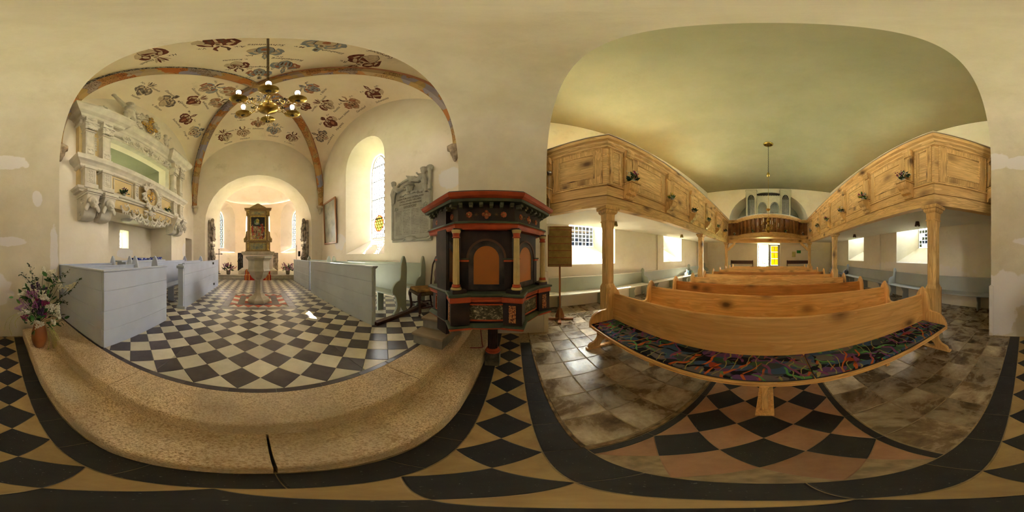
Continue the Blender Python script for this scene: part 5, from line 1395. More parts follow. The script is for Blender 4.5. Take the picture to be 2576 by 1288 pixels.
for yc in PY:
    w = .28
    # pedestal, base, shaft, capital, entablature block, console with a winged head
    g = G(); g.box(Lx, -2.95, yc-w/2, yc+w/2, 3.12, 3.60); g.box(Lx,-2.91,yc-w/2-.03,yc+w/2+.03,3.02,3.14); g.box(Lx,-2.92,yc-w/2-.02,yc+w/2+.02,3.54,3.60); pd_ = obj('pedestal', g, M['stucco'], t, bevel=.008)
    g = G(); 
    for a, b, c, d in ((yc-.10,yc-.088,3.17,3.52),(yc+.088,yc+.10,3.17,3.52),(yc-.10,yc+.10,3.17,3.18),(yc-.10,yc+.10,3.51,3.52)): g.box(-2.955,-2.94,a,b,c,d)
    obj('pedestal_frame', g, M['stucco'], pd_)
    relief('scroll_relief', acanthus(yc, 3.345, .16, .32, 5, .01), -2.947, .011, par=pd_, vox=.007)
    g = G(); g.box(Lx,-2.93,yc-w/2-.01,yc+w/2+.01,3.90,3.97); g.box(Lx,-2.96,yc-w/2+.02,yc+w/2-.02,3.97,4.20); pb_ = obj('pilaster_base', g, M['stucco'], t, bevel=.008)
    relief('base_leaves', acanthus(yc, 4.08, .24, .18, 3, .02), -2.955, .024, par=pb_, vox=.010)
    g = G(); g.box(Lx,-2.97,yc-w/2+.03,yc+w/2-.03,4.20,4.82); ps_ = obj('pilaster_shaft', g, M['stucco'], t, bevel=.006)
    g = G(); fr = [(yc-.085,4.26),(yc-.085,4.74),(yc-.05,4.78),(yc+.05,4.78),(yc+.085,4.74),(yc+.085,4.26)]; 
    for i in range(len(fr)): g.tube([(-2.968,*fr[i]),(-2.968,*fr[(i+1) % len(fr)])], .007, 4)
    obj('shaft_frame', g, M['stucco'], ps_)
    g = G(); g.box(Lx,-2.93,yc-w/2,yc+w/2,4.80,4.83); g.add([(-2.97,yc-.1,4.83),(-2.97,yc+.1,4.83),(Lx,yc+.1,4.83),(Lx,yc-.1,4.83),(-2.90,yc-.16,5.12),(-2.90,yc+.16,5.12),(Lx,yc+.16,5.12),(Lx,yc-.16,5.12)],[(0,1,5,4),(1,2,6,5),(0,4,7,3),(4,5,6,7)]); g.box(Lx,-2.87,yc-.17,yc+.17,5.10,5.15); cp_ = obj('capital', g, M['stucco'], t, bevel=.006)
    ex = [((-2.93+.03*(j % 2),yc-.12+.08*j,4.9+.07*i),(.03,.035,.045)) for i in range(3) for j in range(4)]
    relief('capital_leaves', acanthus(yc, 4.98, .30, .26, 3, .02), -2.90, .026, extra=ex, par=cp_, vox=.011)
    g = G(); g.box(Lx,-2.90,yc-.14,yc+.14,5.15,5.40); obj('frieze_block', g, M['stucco'], t, bevel=.008)
    g = G(); g.ell((-2.89,yc,5.27),(.035,.06,.05),8,6); g.ell((-2.89,yc-.06,5.28),(.02,.04,.03)); g.ell((-2.89,yc+.06,5.28),(.02,.04,.03)); obj('small_mask', g, M['stucco'], t, smooth=80)
    g = G(); pr = bez([(Lx,2.32),(-3.18,2.31),(-3.03,2.36),(-2.98,2.46),(-2.93,2.60),(-2.86,2.74),(-2.82,2.84)],3)+[(-2.82,2.86),(Lx,2.86)]; g.prism([(p[0], p[1]) for p in pr], 'y', yc-.15, yc+.15); co_ = fixn(obj('console', g, M['stucco'], t, bevel=.008, smooth=30))
    g = G(); g.box(Lx,-2.77,yc-.19,yc+.19,2.86,2.93); g.box(Lx,-2.80,yc-.175,yc+.175,2.83,2.87); obj('console_top', g, M['stucco'], co_, bevel=.01)
    for s in (1,-1):
        g = G(); g.tube([(p[0]-3.06, yc+s*.155, p[1]+2.72) for p in spiral((0,0), .085, 1.6, -1, .3, 24)], .014, 5); g.ell((-3.06,yc+s*.16,2.72),(.022,.012,.022)); g.tube([(p[0]-3.14, yc+s*.155, p[1]+2.44) for p in spiral((0,0), .055, 1.4, 1, 1.3, 18)], .012, 5); obj('console_volute', g, M['stucco'], co_, smooth=60)
    g = G(); hx, hz = 0, 0; yk = yc; yc = 0
    g.ell((hx,yc,hz),(.065,.062,.082),12,9); g.ell((hx+.062,yc,hz-.005),(.016,.013,.022)); g.ell((hx+.05,yc,hz-.045),(.018,.024,.010)); g.ell((hx+.045,yc-.026,hz-.022),(.022,.022,.02)); g.ell((hx+.045,yc+.026,hz-.022),(.022,.022,.02)); g.ell((hx+.035,yc,hz-.075),(.024,.026,.02))
    for i in range(11):
        a = pi*i/10; g.ell((hx-.005,yc+.068*cos(a),hz+.015+.072*sin(a)),(.028,.022,.024))
    for s in (1,-1):
        for k in range(3): g.ell((hx-.03,yc+s*(.08+.012*k),hz-.05-.022*k),(.02,.030,.045))
    for s in (1,-1): g.ell((hx+.056,yc+s*.024,hz+.012),(.008,.012,.007))
    yc = yk; g.v = [(-2.84+p[0]*1.45, yc+p[1]*1.45, 2.64+p[2]*1.45) for p in g.v]; o = obj('winged_head', g, M['stucco'], co_); remesh(o, .010, 1)
# foliage between the paired pilasters
for yc in (2.02,5.61): relief('hanging_foliage', acanthus(yc, 4.55, .10, .55, 6, .02), -3.12, .02)
# cartouche with the coat of arms on the parapet, and the big crest on top
def cartouche(cy, cz, w, h, x, nm):
    T_ = []
    for k in range(14):
        a = 2*pi*k/14; T_.append([(p[0]+cy+w*.5*cos(a), p[1]+cz+h*.5*sin(a)) for p in spiral((0,0), min(w,h)*.11, 1.1, 1 if k % 2 else -1, a, 12)])
    T_.append([(cy+w*.40*cos(2*pi*i/26), cz+h*.40*sin(2*pi*i/26)) for i in range(27)])
    relief(nm, T_, x, min(w,h)*.062, vox=.012)
cartouche(3.84, 3.32, .72, .76, -2.90, 'cartouche_scrollwork')
g = G(); g.ell((-2.98,3.84,3.32),(.05,.27,.30),16,8); obj('cartouche_field', g, M['ochrepaint'], t, smooth=80)
def arms(cy, cz, s, x, m1, nm):
    g = G(); g.ell((x,cy,cz-.04*s),(.04*s,.12*s,.17*s),10,6); g.ell((x+.03*s,cy,cz+.15*s),(.05*s,.06*s,.07*s)); g.ell((x,cy-.15*s,cz),(.03*s,.08*s,.06*s)); g.ell((x,cy+.15*s,cz),(.03*s,.08*s,.06*s)); g.tube([(x+.02,cy,cz+.2*s),(x+.02,cy-.03*s,cz+.27*s),(x+.02,cy+.02*s,cz+.33*s),(x+.02,cy+.07*s,cz+.3*s)],.02*s,6)
    g.tube([(x+.04*s,cy-.08*s,cz-.1*s),(x+.05*s,cy,cz-.14*s),(x+.04*s,cy+.08*s,cz-.08*s)],.018*s,5); o = obj(nm, g, m1, t); remesh(o, .009*max(1,s*.8), 1)
nn = N('gilt_arms'); M['gilt'] = nn.fin(nn.ramp(nn.noise(16,3), [(.38,(.62,.40,.08)),(.5,(.55,.30,.05)),(.56,(.08,.04,.03)),(.66,(.40,.42,.44))]), .4, .4)
arms(3.84, 3.32, .85, -2.92, M['gilt'], 'gilt_coat_of_arms')
for yc in (3.27,4.40):
    g = G(); g.box(Lx,-2.98,yc-.07,yc+.07,3.07,3.60); g.box(Lx,-2.96,yc-.09,yc+.09,3.07,3.12); g.box(Lx,-2.96,yc-.09,yc+.09,3.53,3.58); obj('parapet_pilaster', g, M['stucco'], t, bevel=.006)
    relief('pilaster_drop', acanthus(yc, 3.32, .08, .3, 4, .01), -2.975, .01)
for a, b in ((2.50,3.15),(4.52,5.16)):
    g = G(); 
    for y0_, y1_, z0_, z1_ in ((a,b,3.10,3.12),(a,b,3.53,3.55),(a,a+.02,3.12,3.53),(b-.02,b,3.12,3.53)): g.box(-3.07,-3.03,y0_,y1_,z0_,z1_)
    obj('parapet_panel_moulding', g, M['stucco'], t, bevel=.004)
# carved valance below with centre head and garlands; frieze garland above the opening
def rocaille(cy, cz, s, q, T_, E_):
    pts = [(cy+q*a*s, cz+b*s) for a, b in ((-.5,.12),(-.42,-.12),(-.18,-.26),(.10,-.20),(.24,.02),(.12,.20),(-.04,.14),(-.02,.02))]
    T_.append([tuple(p[:2]) for p in bez([(a, b, 0) for a, b in pts], 3)])
    for k in range(4): a = -.34+.2*k; E_.append(((0, cy+q*a*s, cz+(-.30-.05*(k % 2))*s), (.022, .07*s, .13*s)))
    for k in range(2): E_.append(((0, cy+q*(.1-.25*k)*s, cz+(.28-.1*k)*s), (.02, .06*s, .10*s)))
def garland(z, y0_, y1_, x, r_, nm, dip, ex=()):
    T_ = []; E_ = []; n_ = 6
    for k in range(n_): u = (k+.5)/n_; rocaille(y0_+(y1_-y0_)*u, z-dip*sin(pi*u), (y1_-y0_)/n_*1.05, 1 if k < n_/2 else -1, T_, E_)
    relief(nm, T_, x, r_, extra=[((x, c[1], c[2]), q) for c, q in E_]+list(ex), vox=.011)
garland(2.78, 2.70, 5.0, -2.99, .034, 'valance_garland', .12, [((-2.95,3.84,2.80),(.06,.10,.10)),((-2.97,3.66,2.82),(.03,.13,.04)),((-2.97,4.02,2.82),(.03,.13,.04))])
garland(2.62, 3.0, 4.7, -2.99, .034, 'lower_garland', .10)
garland(5.14, 2.75, 4.95, -2.98, .032, 'frieze_garland', .10, [((-2.95,3.84,5.16),(.06,.08,.09)),((-2.97,3.68,5.20),(.03,.12,.04)),((-2.97,4.0,5.20),(.03,.12,.04))])
cartouche(3.84, 6.42, .95, 1.1, -3.02, 'crest_scrollwork')
T_ = [[(3.84+.44*cos(a), 6.42+.52*sin(a)), (3.84+.56*cos(a+.1), 6.42+.66*sin(a+.1)), (3.84+.64*cos(a+.05), 6.42+.76*sin(a+.05))] for a in [-.6+k*.37 for k in range(14)]]
relief('crest_leaves', T_, -3.04, .065)
arms(3.84, 6.42, 1.8, -2.98, M['gilt'], 'painted_crest_arms')
# putti and fragments of figures standing on the cornice
def putto(y, z, s, lean, nm, lab):
    g = G(); X_ = -2.98
    g.ell((X_,y,z+.30*s),(.07*s,.085*s,.13*s)); g.ell((X_,y+lean*.02,z+.43*s),(.065*s,.09*s,.07*s)); g.ell((X_+.01,y+lean*.03,z+.58*s),(.065*s,.062*s,.072*s),12,8)
    g.ell((X_-.01,y+lean*.03,z+.62*s),(.066*s,.066*s,.05*s))
    g.tube([(X_,y-lean*.08*s,z+.46*s),(X_,y-lean*.18*s,z+.58*s),(X_,y-lean*.25*s,z+.68*s)],[.042*s,.036*s,.028*s],6); g.ell((X_,y-lean*.26*s,z+.70*s),.034*s); g.tube([(X_,y+lean*.09*s,z+.45*s),(X_+.03,y+lean*.16*s,z+.36*s),(X_+.05,y+lean*.10*s,z+.27*s)],[.035*s,.028*s,.022*s],6)
    g.tube([(X_,y-.04*s,z+.24*s),(X_+.03,y-.05*s,z+.12*s),(X_,y-.06*s,z)],[.055*s,.042*s,.028*s],6); g.tube([(X_,y+.04*s,z+.24*s),(X_+.05,y+.05*s,z+.13*s),(X_,y+.10*s,z+.02)],[.055*s,.042*s,.028*s],6)
    g.tube([(X_,y-.1*s,z+.28*s),(X_+.04,y,z+.24*s),(X_,y+.12*s,z+.30*s)],.03*s,6)
    g.ell((X_-.03,y,z-.06*s),(.10*s,.16*s,.10*s)); g.tube([(X_, y+p[0], z-.05*s+p[1]) for p in spiral((0,0), .12*s, 1.4, 1, 0, 14)], .03*s, 5)
    o = obj(nm, g, M['stucco']); remesh(o, .011, 1); tag(o, lab, 'sculpture', 'stucco figures on the loge cornice'); return o
putto(2.98,5.95,2.0,1,'putto','tall white stucco putto raising an arm, between helmet and gilded crest on the loge')
putto(4.75,5.86,1.15,-1,'putto','smaller leaning stucco putto beyond the gilded crest on the loge')
g = G(); X_ = -2.98; g.ell((X_,2.08,5.98),(.12,.12,.14)); g.ell((X_,2.05,6.14),(.09,.10,.10)); g.tube([(X_,1.8,5.82),(X_,2.1,5.86),(X_,2.5,5.80)],.07,6); g.tube([(X_,2.08,6.1),(X_,2.16,6.3),(X_,2.28,6.27)],[.07,.05,.02],6); o = obj('helmet_trophy', g, M['stucco']); remesh(o, .014, 1); tag(o, 'stucco helmet fragment on the nave end of the loge cornice', 'sculpture')
for y0_, y1_, nm_ in ((1.78,2.44,'near'),(5.35,5.95,'far')): g = G(); g.prism([(y0_,5.76),(y1_,5.76),((y0_+y1_)/2,5.76+.16)], 'x', -3.25, -3.12); fixn(obj('broken_pediment', g, M['ochrepaint'], t, bevel=.01))
# green pot plants on the loge ledge
RP2 = random.Random(5)
for y, lb, c in ((2.78,'leafy green plant with tiny purple flowers on the loge ledge, near end',('fl_v',)), (4.86,'small green plant with yellow flowers on the loge ledge, far end',('fl_y',))):
    posy((-2.98,y,3.052), lb, c, RP2, 'plants on the loge ledge', 1.25)
g = G(); g.lathe([(0,-.09),(.12,-.085),(.17,-.04),(.18,0)], (-3.75,3.6,2.69), 18); o = obj('ceiling_lamp', g, M['white'], smooth=50); tag(o, 'flat white round ceiling lamp in the recess below the loge', 'lamp')

# ================================================================ FONT, ALTAR, RETABLE
fx, fy = .03, 4.05
t = thing('baptismal_font', 'octagonal sandstone baptismal font on a slender pillar, on the tiled panel', 'font', (fx, fy, ZC), w=False)
def octl(prof, m, nm, parent=t, rot=pi/8, **k):
    g = G(); V = []
    for r_, z in prof: V += [(r_*cos(rot+i*pi/4), r_*sin(rot+i*pi/4), z) for i in range(8)]
    n_ = len(prof); g.add(V, [(i*8+q, i*8+(q+1) % 8, (i+1)*8+(q+1) % 8, (i+1)*8+q) for i in range(n_-1) for q in range(8)]+[tuple(range(8))[::-1], tuple(range((n_-1)*8, n_*8))]); return obj(nm, g, m, parent, **k)
octl([(.285,0),(.285,.05),(.28,.055),(.27,.08),(.20,.12),(.15,.16),(.125,.20),(.12,.22)], M['stone'], 'foot')
octl([(.105,.22),(.105,.25),(.095,.26),(.095,.52),(.105,.53),(.115,.56),(.11,.575)], M['stone'], 'pillar')
octl([(.12,.575),(.145,.59),(.19,.63),(.235,.70),(.26,.76),(.30,.79),(.30,.81),(.285,.83),(.285,.84)], M['stone'], 'lower_bowl')
octl([(.275,.84),(.275,1.03),(.285,1.05),(.315,1.08),(.34,1.10),(.34,1.135),(.335,1.14),(.27,1.14)], M['stone'], 'upper_bowl')
g = G(); g.lathe([(.27,1.142),(.26,1.15),(0,1.155)], (0,0,0), 20); obj('basin_cover', g, simple('pewter_basin', (.35,.35,.34), .3, .9), t, smooth=40)

ax, ay = .02, 9.15
t = thing('altar', 'plain limewashed stone altar table with overhanging slab', 'altar', (ax, ay+.5, .76))
g = G(); g.box(-.80,.84,9.15,10.0,.76,1.62); obj('block', g, M['apse'], t, bevel=.01)
g = G(); g.box(-.86,.90,9.08,10.05,1.56,1.60); g.box(-.90,.94,9.04,10.08,1.60,1.75); obj('mensa', g, M['stone'], t, bevel=.01)
g = G(); g.box(-.47,.50,7.60,7.70,.352,.362) if False else g.box(-.62,.64,7.62,7.74,.352,.362); g.box(-.62,.64,7.735,7.748,.352,.58); g.box(-.62,.64,7.735,8.25,.567,.578); g.box(-.62,.64,8.238,8.25,.567,.775); g.box(-.62,.64,8.24,9.0,.762,.772)
nn = N('red_carpet'); mpx = nn.map((1,1,1)); sx = nn.n('ShaderNodeSeparateXYZ'); nn.l(mpx, sx.inputs[0]); ab = nn.math('ABSOLUTE', sx.outputs[0])
b1 = nn.ramp(ab, [(.40,0),(.41,1),(.55,1),(.56,0)]); ptn = nn.ramp(nn.vor(26, None, 'F1'), [(.25,0),(.35,1)])
colr = nn.mix(b1, (.40,.022,.01), nn.mix(ptn, (.03,.012,.01), (.40,.10,.03))); colr = nn.mix(nn.ramp(nn.math('ABSOLUTE', nn.math('SUBTRACT', ab, .40)), [(.012,1),(.02,0)]), colr, (.65,.38,.08)); colr = nn.mix(nn.ramp(nn.math('ABSOLUTE', nn.math('SUBTRACT', ab, .56)), [(.012,1),(.02,0)]), colr, (.65,.38,.08))
o = obj('carpet_runner', g, nn.fin(colr, .95)); tag(o, 'red carpet runner with dark patterned border over the altar steps', 'carpet')
# retable
t = thing('altar_retable', 'carved wooden altar retable with a dark crowded painting in a gilt frame', 'altarpiece', (.02, 9.7, 1.75)); M['rw'] = wood('retable_wood', (.36,.25,.10), (.24,.15,.055), 'z', .5, knots=0)
y0_ = 9.58
def rb_(nm, x0, x1, z0, z1, y=y0_, m='rw', dp=.25, **k):
    g = G(); g.box(x0,x1,y,y+dp,z0,z1); return obj(nm, g, M[m], t, bevel=.01, **k)
rb_('predella', -.70,.74,1.75,2.36); rb_('predella_cornice', -.80,.84,2.32,2.40, y0_-.08); rb_('predella_base', -.74,.78,1.75,1.80, y0_-.04)
nn = N('predella_painting'); M['pred'] = nn.fin(nn.ramp(nn.noise(5,4), [(.3,(.10,.13,.14)),(.5,(.28,.26,.14)),(.7,(.45,.33,.12))]), .5)
rb_('predella_painting', -.42,.46,1.88,2.24, y0_-.02, 'pred', .03)
g = G()
for a in ((-.45,.49,2.24,2.28),(-.45,.49,1.84,1.88),(-.46,-.42,1.84,2.28),(.46,.50,1.84,2.28)): g.box(a[0],a[1],y0_-.045,y0_,a[2],a[3])
obj('predella_frame', g, M['goldpaint'], t, bevel=.006)
rb_('body', -.60,.64,2.40,3.92); rb_('entablature', -.62,.66,3.90,4.26, y0_-.03); rb_('frieze_panel', -.36,.40,3.99,4.17, y0_-.045, 'pred', .03)
g = G(); g.sweep([(0,4.24),(.03,4.25),(.05,4.29),(.11,4.33),(.12,4.38),(-.2,4.38),(-.2,4.24)], [(-.66,9.9),(-.66,y0_-.03),(.70,y0_-.03),(.70,9.9)]); fixn(obj('cornice', g, M['rw'], t))
g = G(); g.prism([(-.48,4.38),(.52,4.38),(.50,4.43),(.06,4.68),(-.02,4.68),(-.46,4.43)], 'y', y0_-.05, y0_+.10); fixn(obj('pediment', g, M['rw'], t, bevel=.015))
for s in (1,-1):
    cx_ = .02+s*.58
    g = G(); g.lathe([(.07,2.42),(.07,2.46),(.05,2.48),(.058,2.52),(.06,2.95),(.05,3.0),(.055,3.02),(.048,3.8),(.06,3.82),(.05,3.84),(.075,3.92)], (cx_,y0_-.03,0), 14); obj('column', g, M['rw'], t, smooth=40)
    g = G(); g.box(cx_-.10,cx_+.10,y0_-.14,y0_+.02,3.90,4.28); obj('column_block', g, M['rw'], t, bevel=.01)
    g = G()
    for i in range(9): g.ell((cx_+.05*((i % 3)-1),y0_-.14,3.96+.1*(i//3)),(.035,.03,.04),7,5)
    obj('carved_leaves', g, M['goldpaint'], t, smooth=80)
    g = G(); g.box(cx_-.10,cx_+.10,y0_-.12,y0_+.02,1.78,2.36); obj('predella_block', g, M['rw'], t, bevel=.01); g = G()
    g.ell((cx_,y0_-.12,2.06),(.06,.03,.17)); g.ell((cx_,y0_-.13,2.26),(.04,.03,.05)); g.ell((cx_,y0_-.13,1.88),(.07,.03,.05)); obj('carved_cartouche', g, M['goldpaint'], t, smooth=80)
    g = G(); g.prism([(.02+s*p[0], p[1]) for p in [(.64,2.40),(.84,2.42),(.83,2.55),(.76,2.60),(.72,2.72),(.70,2.95),(.64,3.0)]], 'y', y0_+.02, y0_+.10); fixn(obj('side_scroll', g, M['rw'], t, bevel=.012)); 
    g = G(); g.tube([(.02+s*.74+p[0], y0_+.0, 2.52+p[1]) for p in spiral((0,0), .07, 1.6, s, 0, 16)], .014, 5); obj('scroll_volute', g, M['goldpaint'], t, smooth=60)
g = G(); X0_, X1_, Z0_, Z1_ = -.38,.42,2.50,3.82
for a in ((X0_-.08,X1_+.08,Z1_,Z1_+.08),(X0_-.08,X1_+.08,Z0_-.08,Z0_),(X0_-.08,X0_,Z0_,Z1_),(X1_,X1_+.08,Z0_,Z1_)): g.box(a[0],a[1],y0_-.04,y0_+.01,a[2],a[3])
gf_ = obj('gilt_frame', g, M['goldpaint'], t, bevel=.012)
nn = N('altar_painting'); cc = nn.vor(9, nn.map((1,1,1.1)), 'F1', 'Color'); sc_ = nn.n('ShaderNodeSeparateColor'); nn.l(cc, sc_.inputs[0])
figs = nn.ramp(sc_.outputs[0], [(0,(.03,.02,.02)),(.25,(.38,.05,.02)),(.4,(.35,.22,.10)),(.55,(.10,.12,.07)),(.68,(.55,.42,.25)),(.8,(.05,.03,.03)),(.92,(.42,.12,.04))])
zz_ = nn.n('ShaderNodeSeparateXYZ'); nn.l(nn.tc.outputs['Object'], zz_.inputs[0])
topm = nn.ramp(nn.math('ADD', nn.math('MULTIPLY', nn.noise(4,3), .5), zz_.outputs[2]), [(.95,0),(1.0,0)])
g = G(); g.box(X0_,X1_,y0_-.012,y0_-.004,Z0_,Z1_); obj('painting', g, nn.fin(nn.mix(nn.ramp(zz_.outputs[2], [(.02,0),(.06,1)]), figs, figs), .4), gf_)
flat = lambda nm, c: simple(nm, c, .6, var=.3, scale=12)
# sky, hill and figures painted as flat shapes on the panel
def pshape(pts, m, d, nm='painted_figure'):
    g = G(); g.prism(pts, 'y', y0_-.014-d, y0_-.012); return fixn(obj(nm, g, m, gf_))
pshape([(X0_,3.28),(X1_,3.24),(X1_,Z1_),(X0_,Z1_)], flat('painted_dark_sky', (.018,.012,.012)), .0005)
pshape([(-.16,3.36),(.12,3.34),(.10,3.52),(.0,3.72),(-.10,3.70),(-.22,3.55)], flat('painted_hill', (.10,.22,.10)), .001)
pshape([(-.10,3.50),(.08,3.46),(.10,3.62),(.02,3.74),(-.06,3.72)], flat('painted_light', (.60,.45,.10)), .0015)
pshape([(-.20,3.42),(-.02,3.36),(.10,3.42),(-.04,3.50)], flat('painted_cloud', (.45,.42,.32)), .002)
for (x_, z_, w_, h_, c_) in ((-.30,3.10,.10,.42,(.50,.05,.02)),(.30,3.12,.10,.50,(.45,.05,.02)),(.22,3.34,.10,.16,(.50,.06,.02)),(0.02,2.92,.10,.36,(.42,.30,.16)),(-.14,2.95,.08,.34,(.35,.24,.12)),(.15,2.98,.09,.36,(.30,.32,.10)),(.05,2.66,.34,.08,(.40,.24,.08)),(-.2,2.66,.16,.16,(.45,.34,.10)),(.33,2.7,.05,.3,(.02,.02,.02))):
    P_ = [(x_+w_*.5*cos(a), z_+h_*.5*sin(a)) for a in [2*pi*i/10 for i in range(10)]]; pshape(P_, flat('painted_col_%d' % int((x_+1)*1000+z_*10), c_), .0025)
    if h_ > .3: pshape([(x_+.03*cos(a), z_+h_*.5+.02+.035*sin(a)) for a in [2*pi*i/8 for i in range(8)]], bpy.data.materials.get('painted_face') or flat('painted_face', (.55,.36,.22)), .003)
# dark carved figures peeping out behind the altar
for s, lb in ((-1,'dark carved relief figure standing behind the altar, loge side'), (1,'dark carved relief figure standing behind the altar, window side')):
    t2 = thing('relief_figure', lb, 'sculpture', (.02+s*1.02,10.1,.566)); g = G(); x_ = .02+s*1.10
    g.box(x_-.17,x_+.17,10.2,10.26,.566,1.70); obj('back_slab', g, M['black'] if s < 0 else M['stonegrey'], t2, bevel=.01)
    g = G(); g.ell((x_,10.12,.95),(.10,.09,.30)); g.ell((x_,10.10,1.30),(.11,.09,.18)); g.ell((x_,10.1,1.52),(.06,.06,.08)); g.tube([(x_-.1,10.1,1.35),(x_-.15,10.05,1.15),(x_-.05,10.02,1.1)],.035,6); g.tube([(x_+.1,10.1,1.35),(x_+.15,10.05,1.2),(x_+.06,10.02,1.0)],.035,6)
    for k in range(4): g.tube([(x_-.07+.045*k,10.04,1.1),(x_-.08+.05*k,10.03,.62)],.016,5)
    o = obj('figure', g, M['bronze'] if s < 0 else M['stonegrey'], t2); remesh(o, .014, 1)

# ================================================================ EFFIGIES, CROSS, PAINTING, TABLET
def effigy(x, y, s, lab, zb=1.05):
    t2 = thing('stone_effigy', lab, 'sculpture', (x, y, ZC)); rr = random.Random(int(x*10))
    # two badly weathered figures one above the other
    g = G(); g.box(*sorted((x-s*.02, x+s*.12)), y-.30, y+.30, ZC, 3.45); obj('slab', g, M['stonegrey'], t2, bevel=.03)
    for z0, sc in ((.62,1.0),(2.28,.92)):
        g = G()
        g.ell((x-s*.04,y,z0+.40*sc),(.14,.20,.42*sc)); g.ell((x-s*.06,y,z0+.95*sc),(.14,.22,.26*sc)); g.ell((x-s*.08,y,z0+1.28*sc),(.10,.11,.14)); g.ell((x-s*.05,y,z0+1.12*sc),(.13,.24,.09))
        for q in (-1,1): g.tube([(x-s*.08,y+q*.22,z0+1.08*sc),(x-s*.12,y+q*.26,z0+.86*sc),(x-s*.20,y+q*.10,z0+.76*sc)],[.07,.06,.045],7)
        for k in range(9): yy = y-.18+.045*k; g.tube([(x-s*.12,yy,z0+.80*sc),(x-s*(.17+.02*rr.random()),yy+rr.uniform(-.03,.03),z0+.45*sc),(x-s*.14,yy+rr.uniform(-.03,.03),z0+.02)],[.022,.03,.035],5)
        for k in range(4): g.tube([(x-s*.17,y-.2+.02*k,z0+(.55+.12*k)*sc),(x-s*.21,y,z0+(.48+.12*k)*sc),(x-s*.17,y+.2,z0+(.58+.12*k)*sc)],.024,5)
        for k in range(16): g.ell((x-s*rr.uniform(.08,.18),y+rr.uniform(-.22,.22),z0+rr.uniform(.1,1.2)*sc),rr.uniform(.03,.06),7,5)
        o = obj('figure', g, M['stonegrey'], t2); remesh(o, .02, 1)
    g = G(); g.box(*sorted((x+s*.10, x-s*.16)), y-.26, y+.26, 2.02, 2.16); obj('canopy_ledge', g, M['stonegrey'], t2, bevel=.03)
effigy(-2.50,8.55,-1,'weathered double stone effigy on the arch pier, loge side')
effigy(2.56,8.55,1,'weathered double stone effigy on the arch pier, window side')
t = thing('processional_cross', 'small dark trefoil-ended cross on a stand by the arch pier', 'cross', (-1.98,8.2,.567), w=False)
g = G(); g.lathe([(.10,0),(.09,.02),(.015,.05),(.012,.9)], (0,0,0), 10); obj('stand', g, M['iron'], t)
g = G(); g.box(-.012,.012,-.01,.01,.85,1.28); g.box(-.15,.15,-.01,.01,1.02,1.05)
for p in ((0,1.28),(-.15,1.035),(.15,1.035)):
    for a in (0,2.1,4.2): g.ell((p[0]+.022*cos(a),0,p[1]+.022*sin(a)),(.018,.012,.018),7,5)
obj('cross', g, M['iron'], t)
g = G(); g.box(2.22,2.34,8.02,8.12,1.50,1.74) if False else g.box(2.30,2.42,9.0,9.1,1.48,1.78); tag(obj('control_box', g, M['iron'], bevel=.01), 'small black box fixed beside the window-side effigy', 'box')
g = G(); g.box(2.18,2.21,9.02,9.05,.567,2.1); tag(obj('cable_duct', g, M['stone']), 'narrow cable duct beside the small black box', 'duct')
# framed painting on the south wall
t = thing('framed_painting', 'dim landscape-like oil painting in a brown wooden frame beside the tall window', 'painting', (3.2,6.8,2.1))
nn = N('dim_oil_painting'); M['oil'] = nn.fin(nn.mix(nn.ramp(nn.vor(1.6,nn.map((1,1,.9),(0,0,0),(0,.15,.2))), [(.0,1),(.45,0)]), nn.ramp(nn.noise(3,4), [(.3,(.13,.14,.11)),(.5,(.24,.24,.18)),(.7,(.34,.30,.20))]), (.30,.31,.30)), .5)
PA = [(3.28,6.17),(3.28,7.45)]
tilt = .07
g = G(); g.add([(3.27,6.22,2.12),(3.27,7.40,2.12),(3.27-tilt,7.40,4.10),(3.27-tilt,6.22,4.10)], [(0,1,2,3)]); obj('canvas', g, M['oil'], t)
def fb(y0_, y1_, z0_, z1_):
    g = G(); q = lambda z: 3.27-tilt*(z-2.12)/1.98
    g.add([(q(z0_)-.04,y0_,z0_),(q(z0_)-.04,y1_,z0_),(q(z1_)-.04,y1_,z1_),(q(z1_)-.04,y0_,z1_),(q(z0_)+.01,y0_,z0_),(q(z0_)+.01,y1_,z0_),(q(z1_)+.01,y1_,z1_),(q(z1_)+.01,y0_,z1_)], [(0,3,2,1),(4,5,6,7),(0,1,5,4),(1,2,6,5),(2,3,7,6),(3,0,4,7)]); obj('frame_rail', g, M['beech'], t, bevel=.012)
fb(6.16,6.24,2.06,4.16); fb(7.38,7.46,2.06,4.16); fb(6.24,7.38,4.08,4.16); fb(6.24,7.38,2.06,2.14)

# war memorial tablet
t = thing('memorial_tablet', 'grey stone war memorial tablet with a helmeted soldier head and dates 1914 1918', 'tablet', (3.28,2.38,1.85)); XT = 3.30
yA, yB = 1.78, 2.98        # yB = far side (left in view)
yc = (yA+yB)/2
g = G(); g.prism([(yA,1.86),(yB,1.86),(yB,3.08)]+[(yc+.60*cos(q_), 3.10+.50*sin(q_)) for q_ in [pi*i/16 for i in range(17)]]+[(yA,3.08)], 'x', 3.222, XT); fixn(obj('slab', g, M['tablet'], t, bevel=.012))
ring = [(yA+.02,1.93),(yA+.02,3.05),(yA+.08,3.10)]+[(yc-.52*cos(a), 3.14+.40*sin(a)) for a in [pi*i/14 for i in range(1,14)]]+[(yB-.08,3.10),(yB-.02,3.05),(yB-.02,1.93),(yB-.08,1.90),(yc+.2,1.90),(yc+.15,1.94),(yc-.15,1.94),(yc-.2,1.90),(yA+.08,1.90)]
for dx, rr_ in ((0,.028),(.05,.012)):
    g = G(); cc_ = [(yc+(p[0]-yc)*(1-dx*1.3), 2.6+(p[1]-2.6)*(1-dx*1.2)) for p in ring]; g.tube([(3.215,*p) for p in cc_+cc_[:1]], rr_, 7); obj('border_moulding', g, M['tablet'], t, smooth=60)
g = G(); hx = 3.19; hy, hz = yc-.02, 3.26
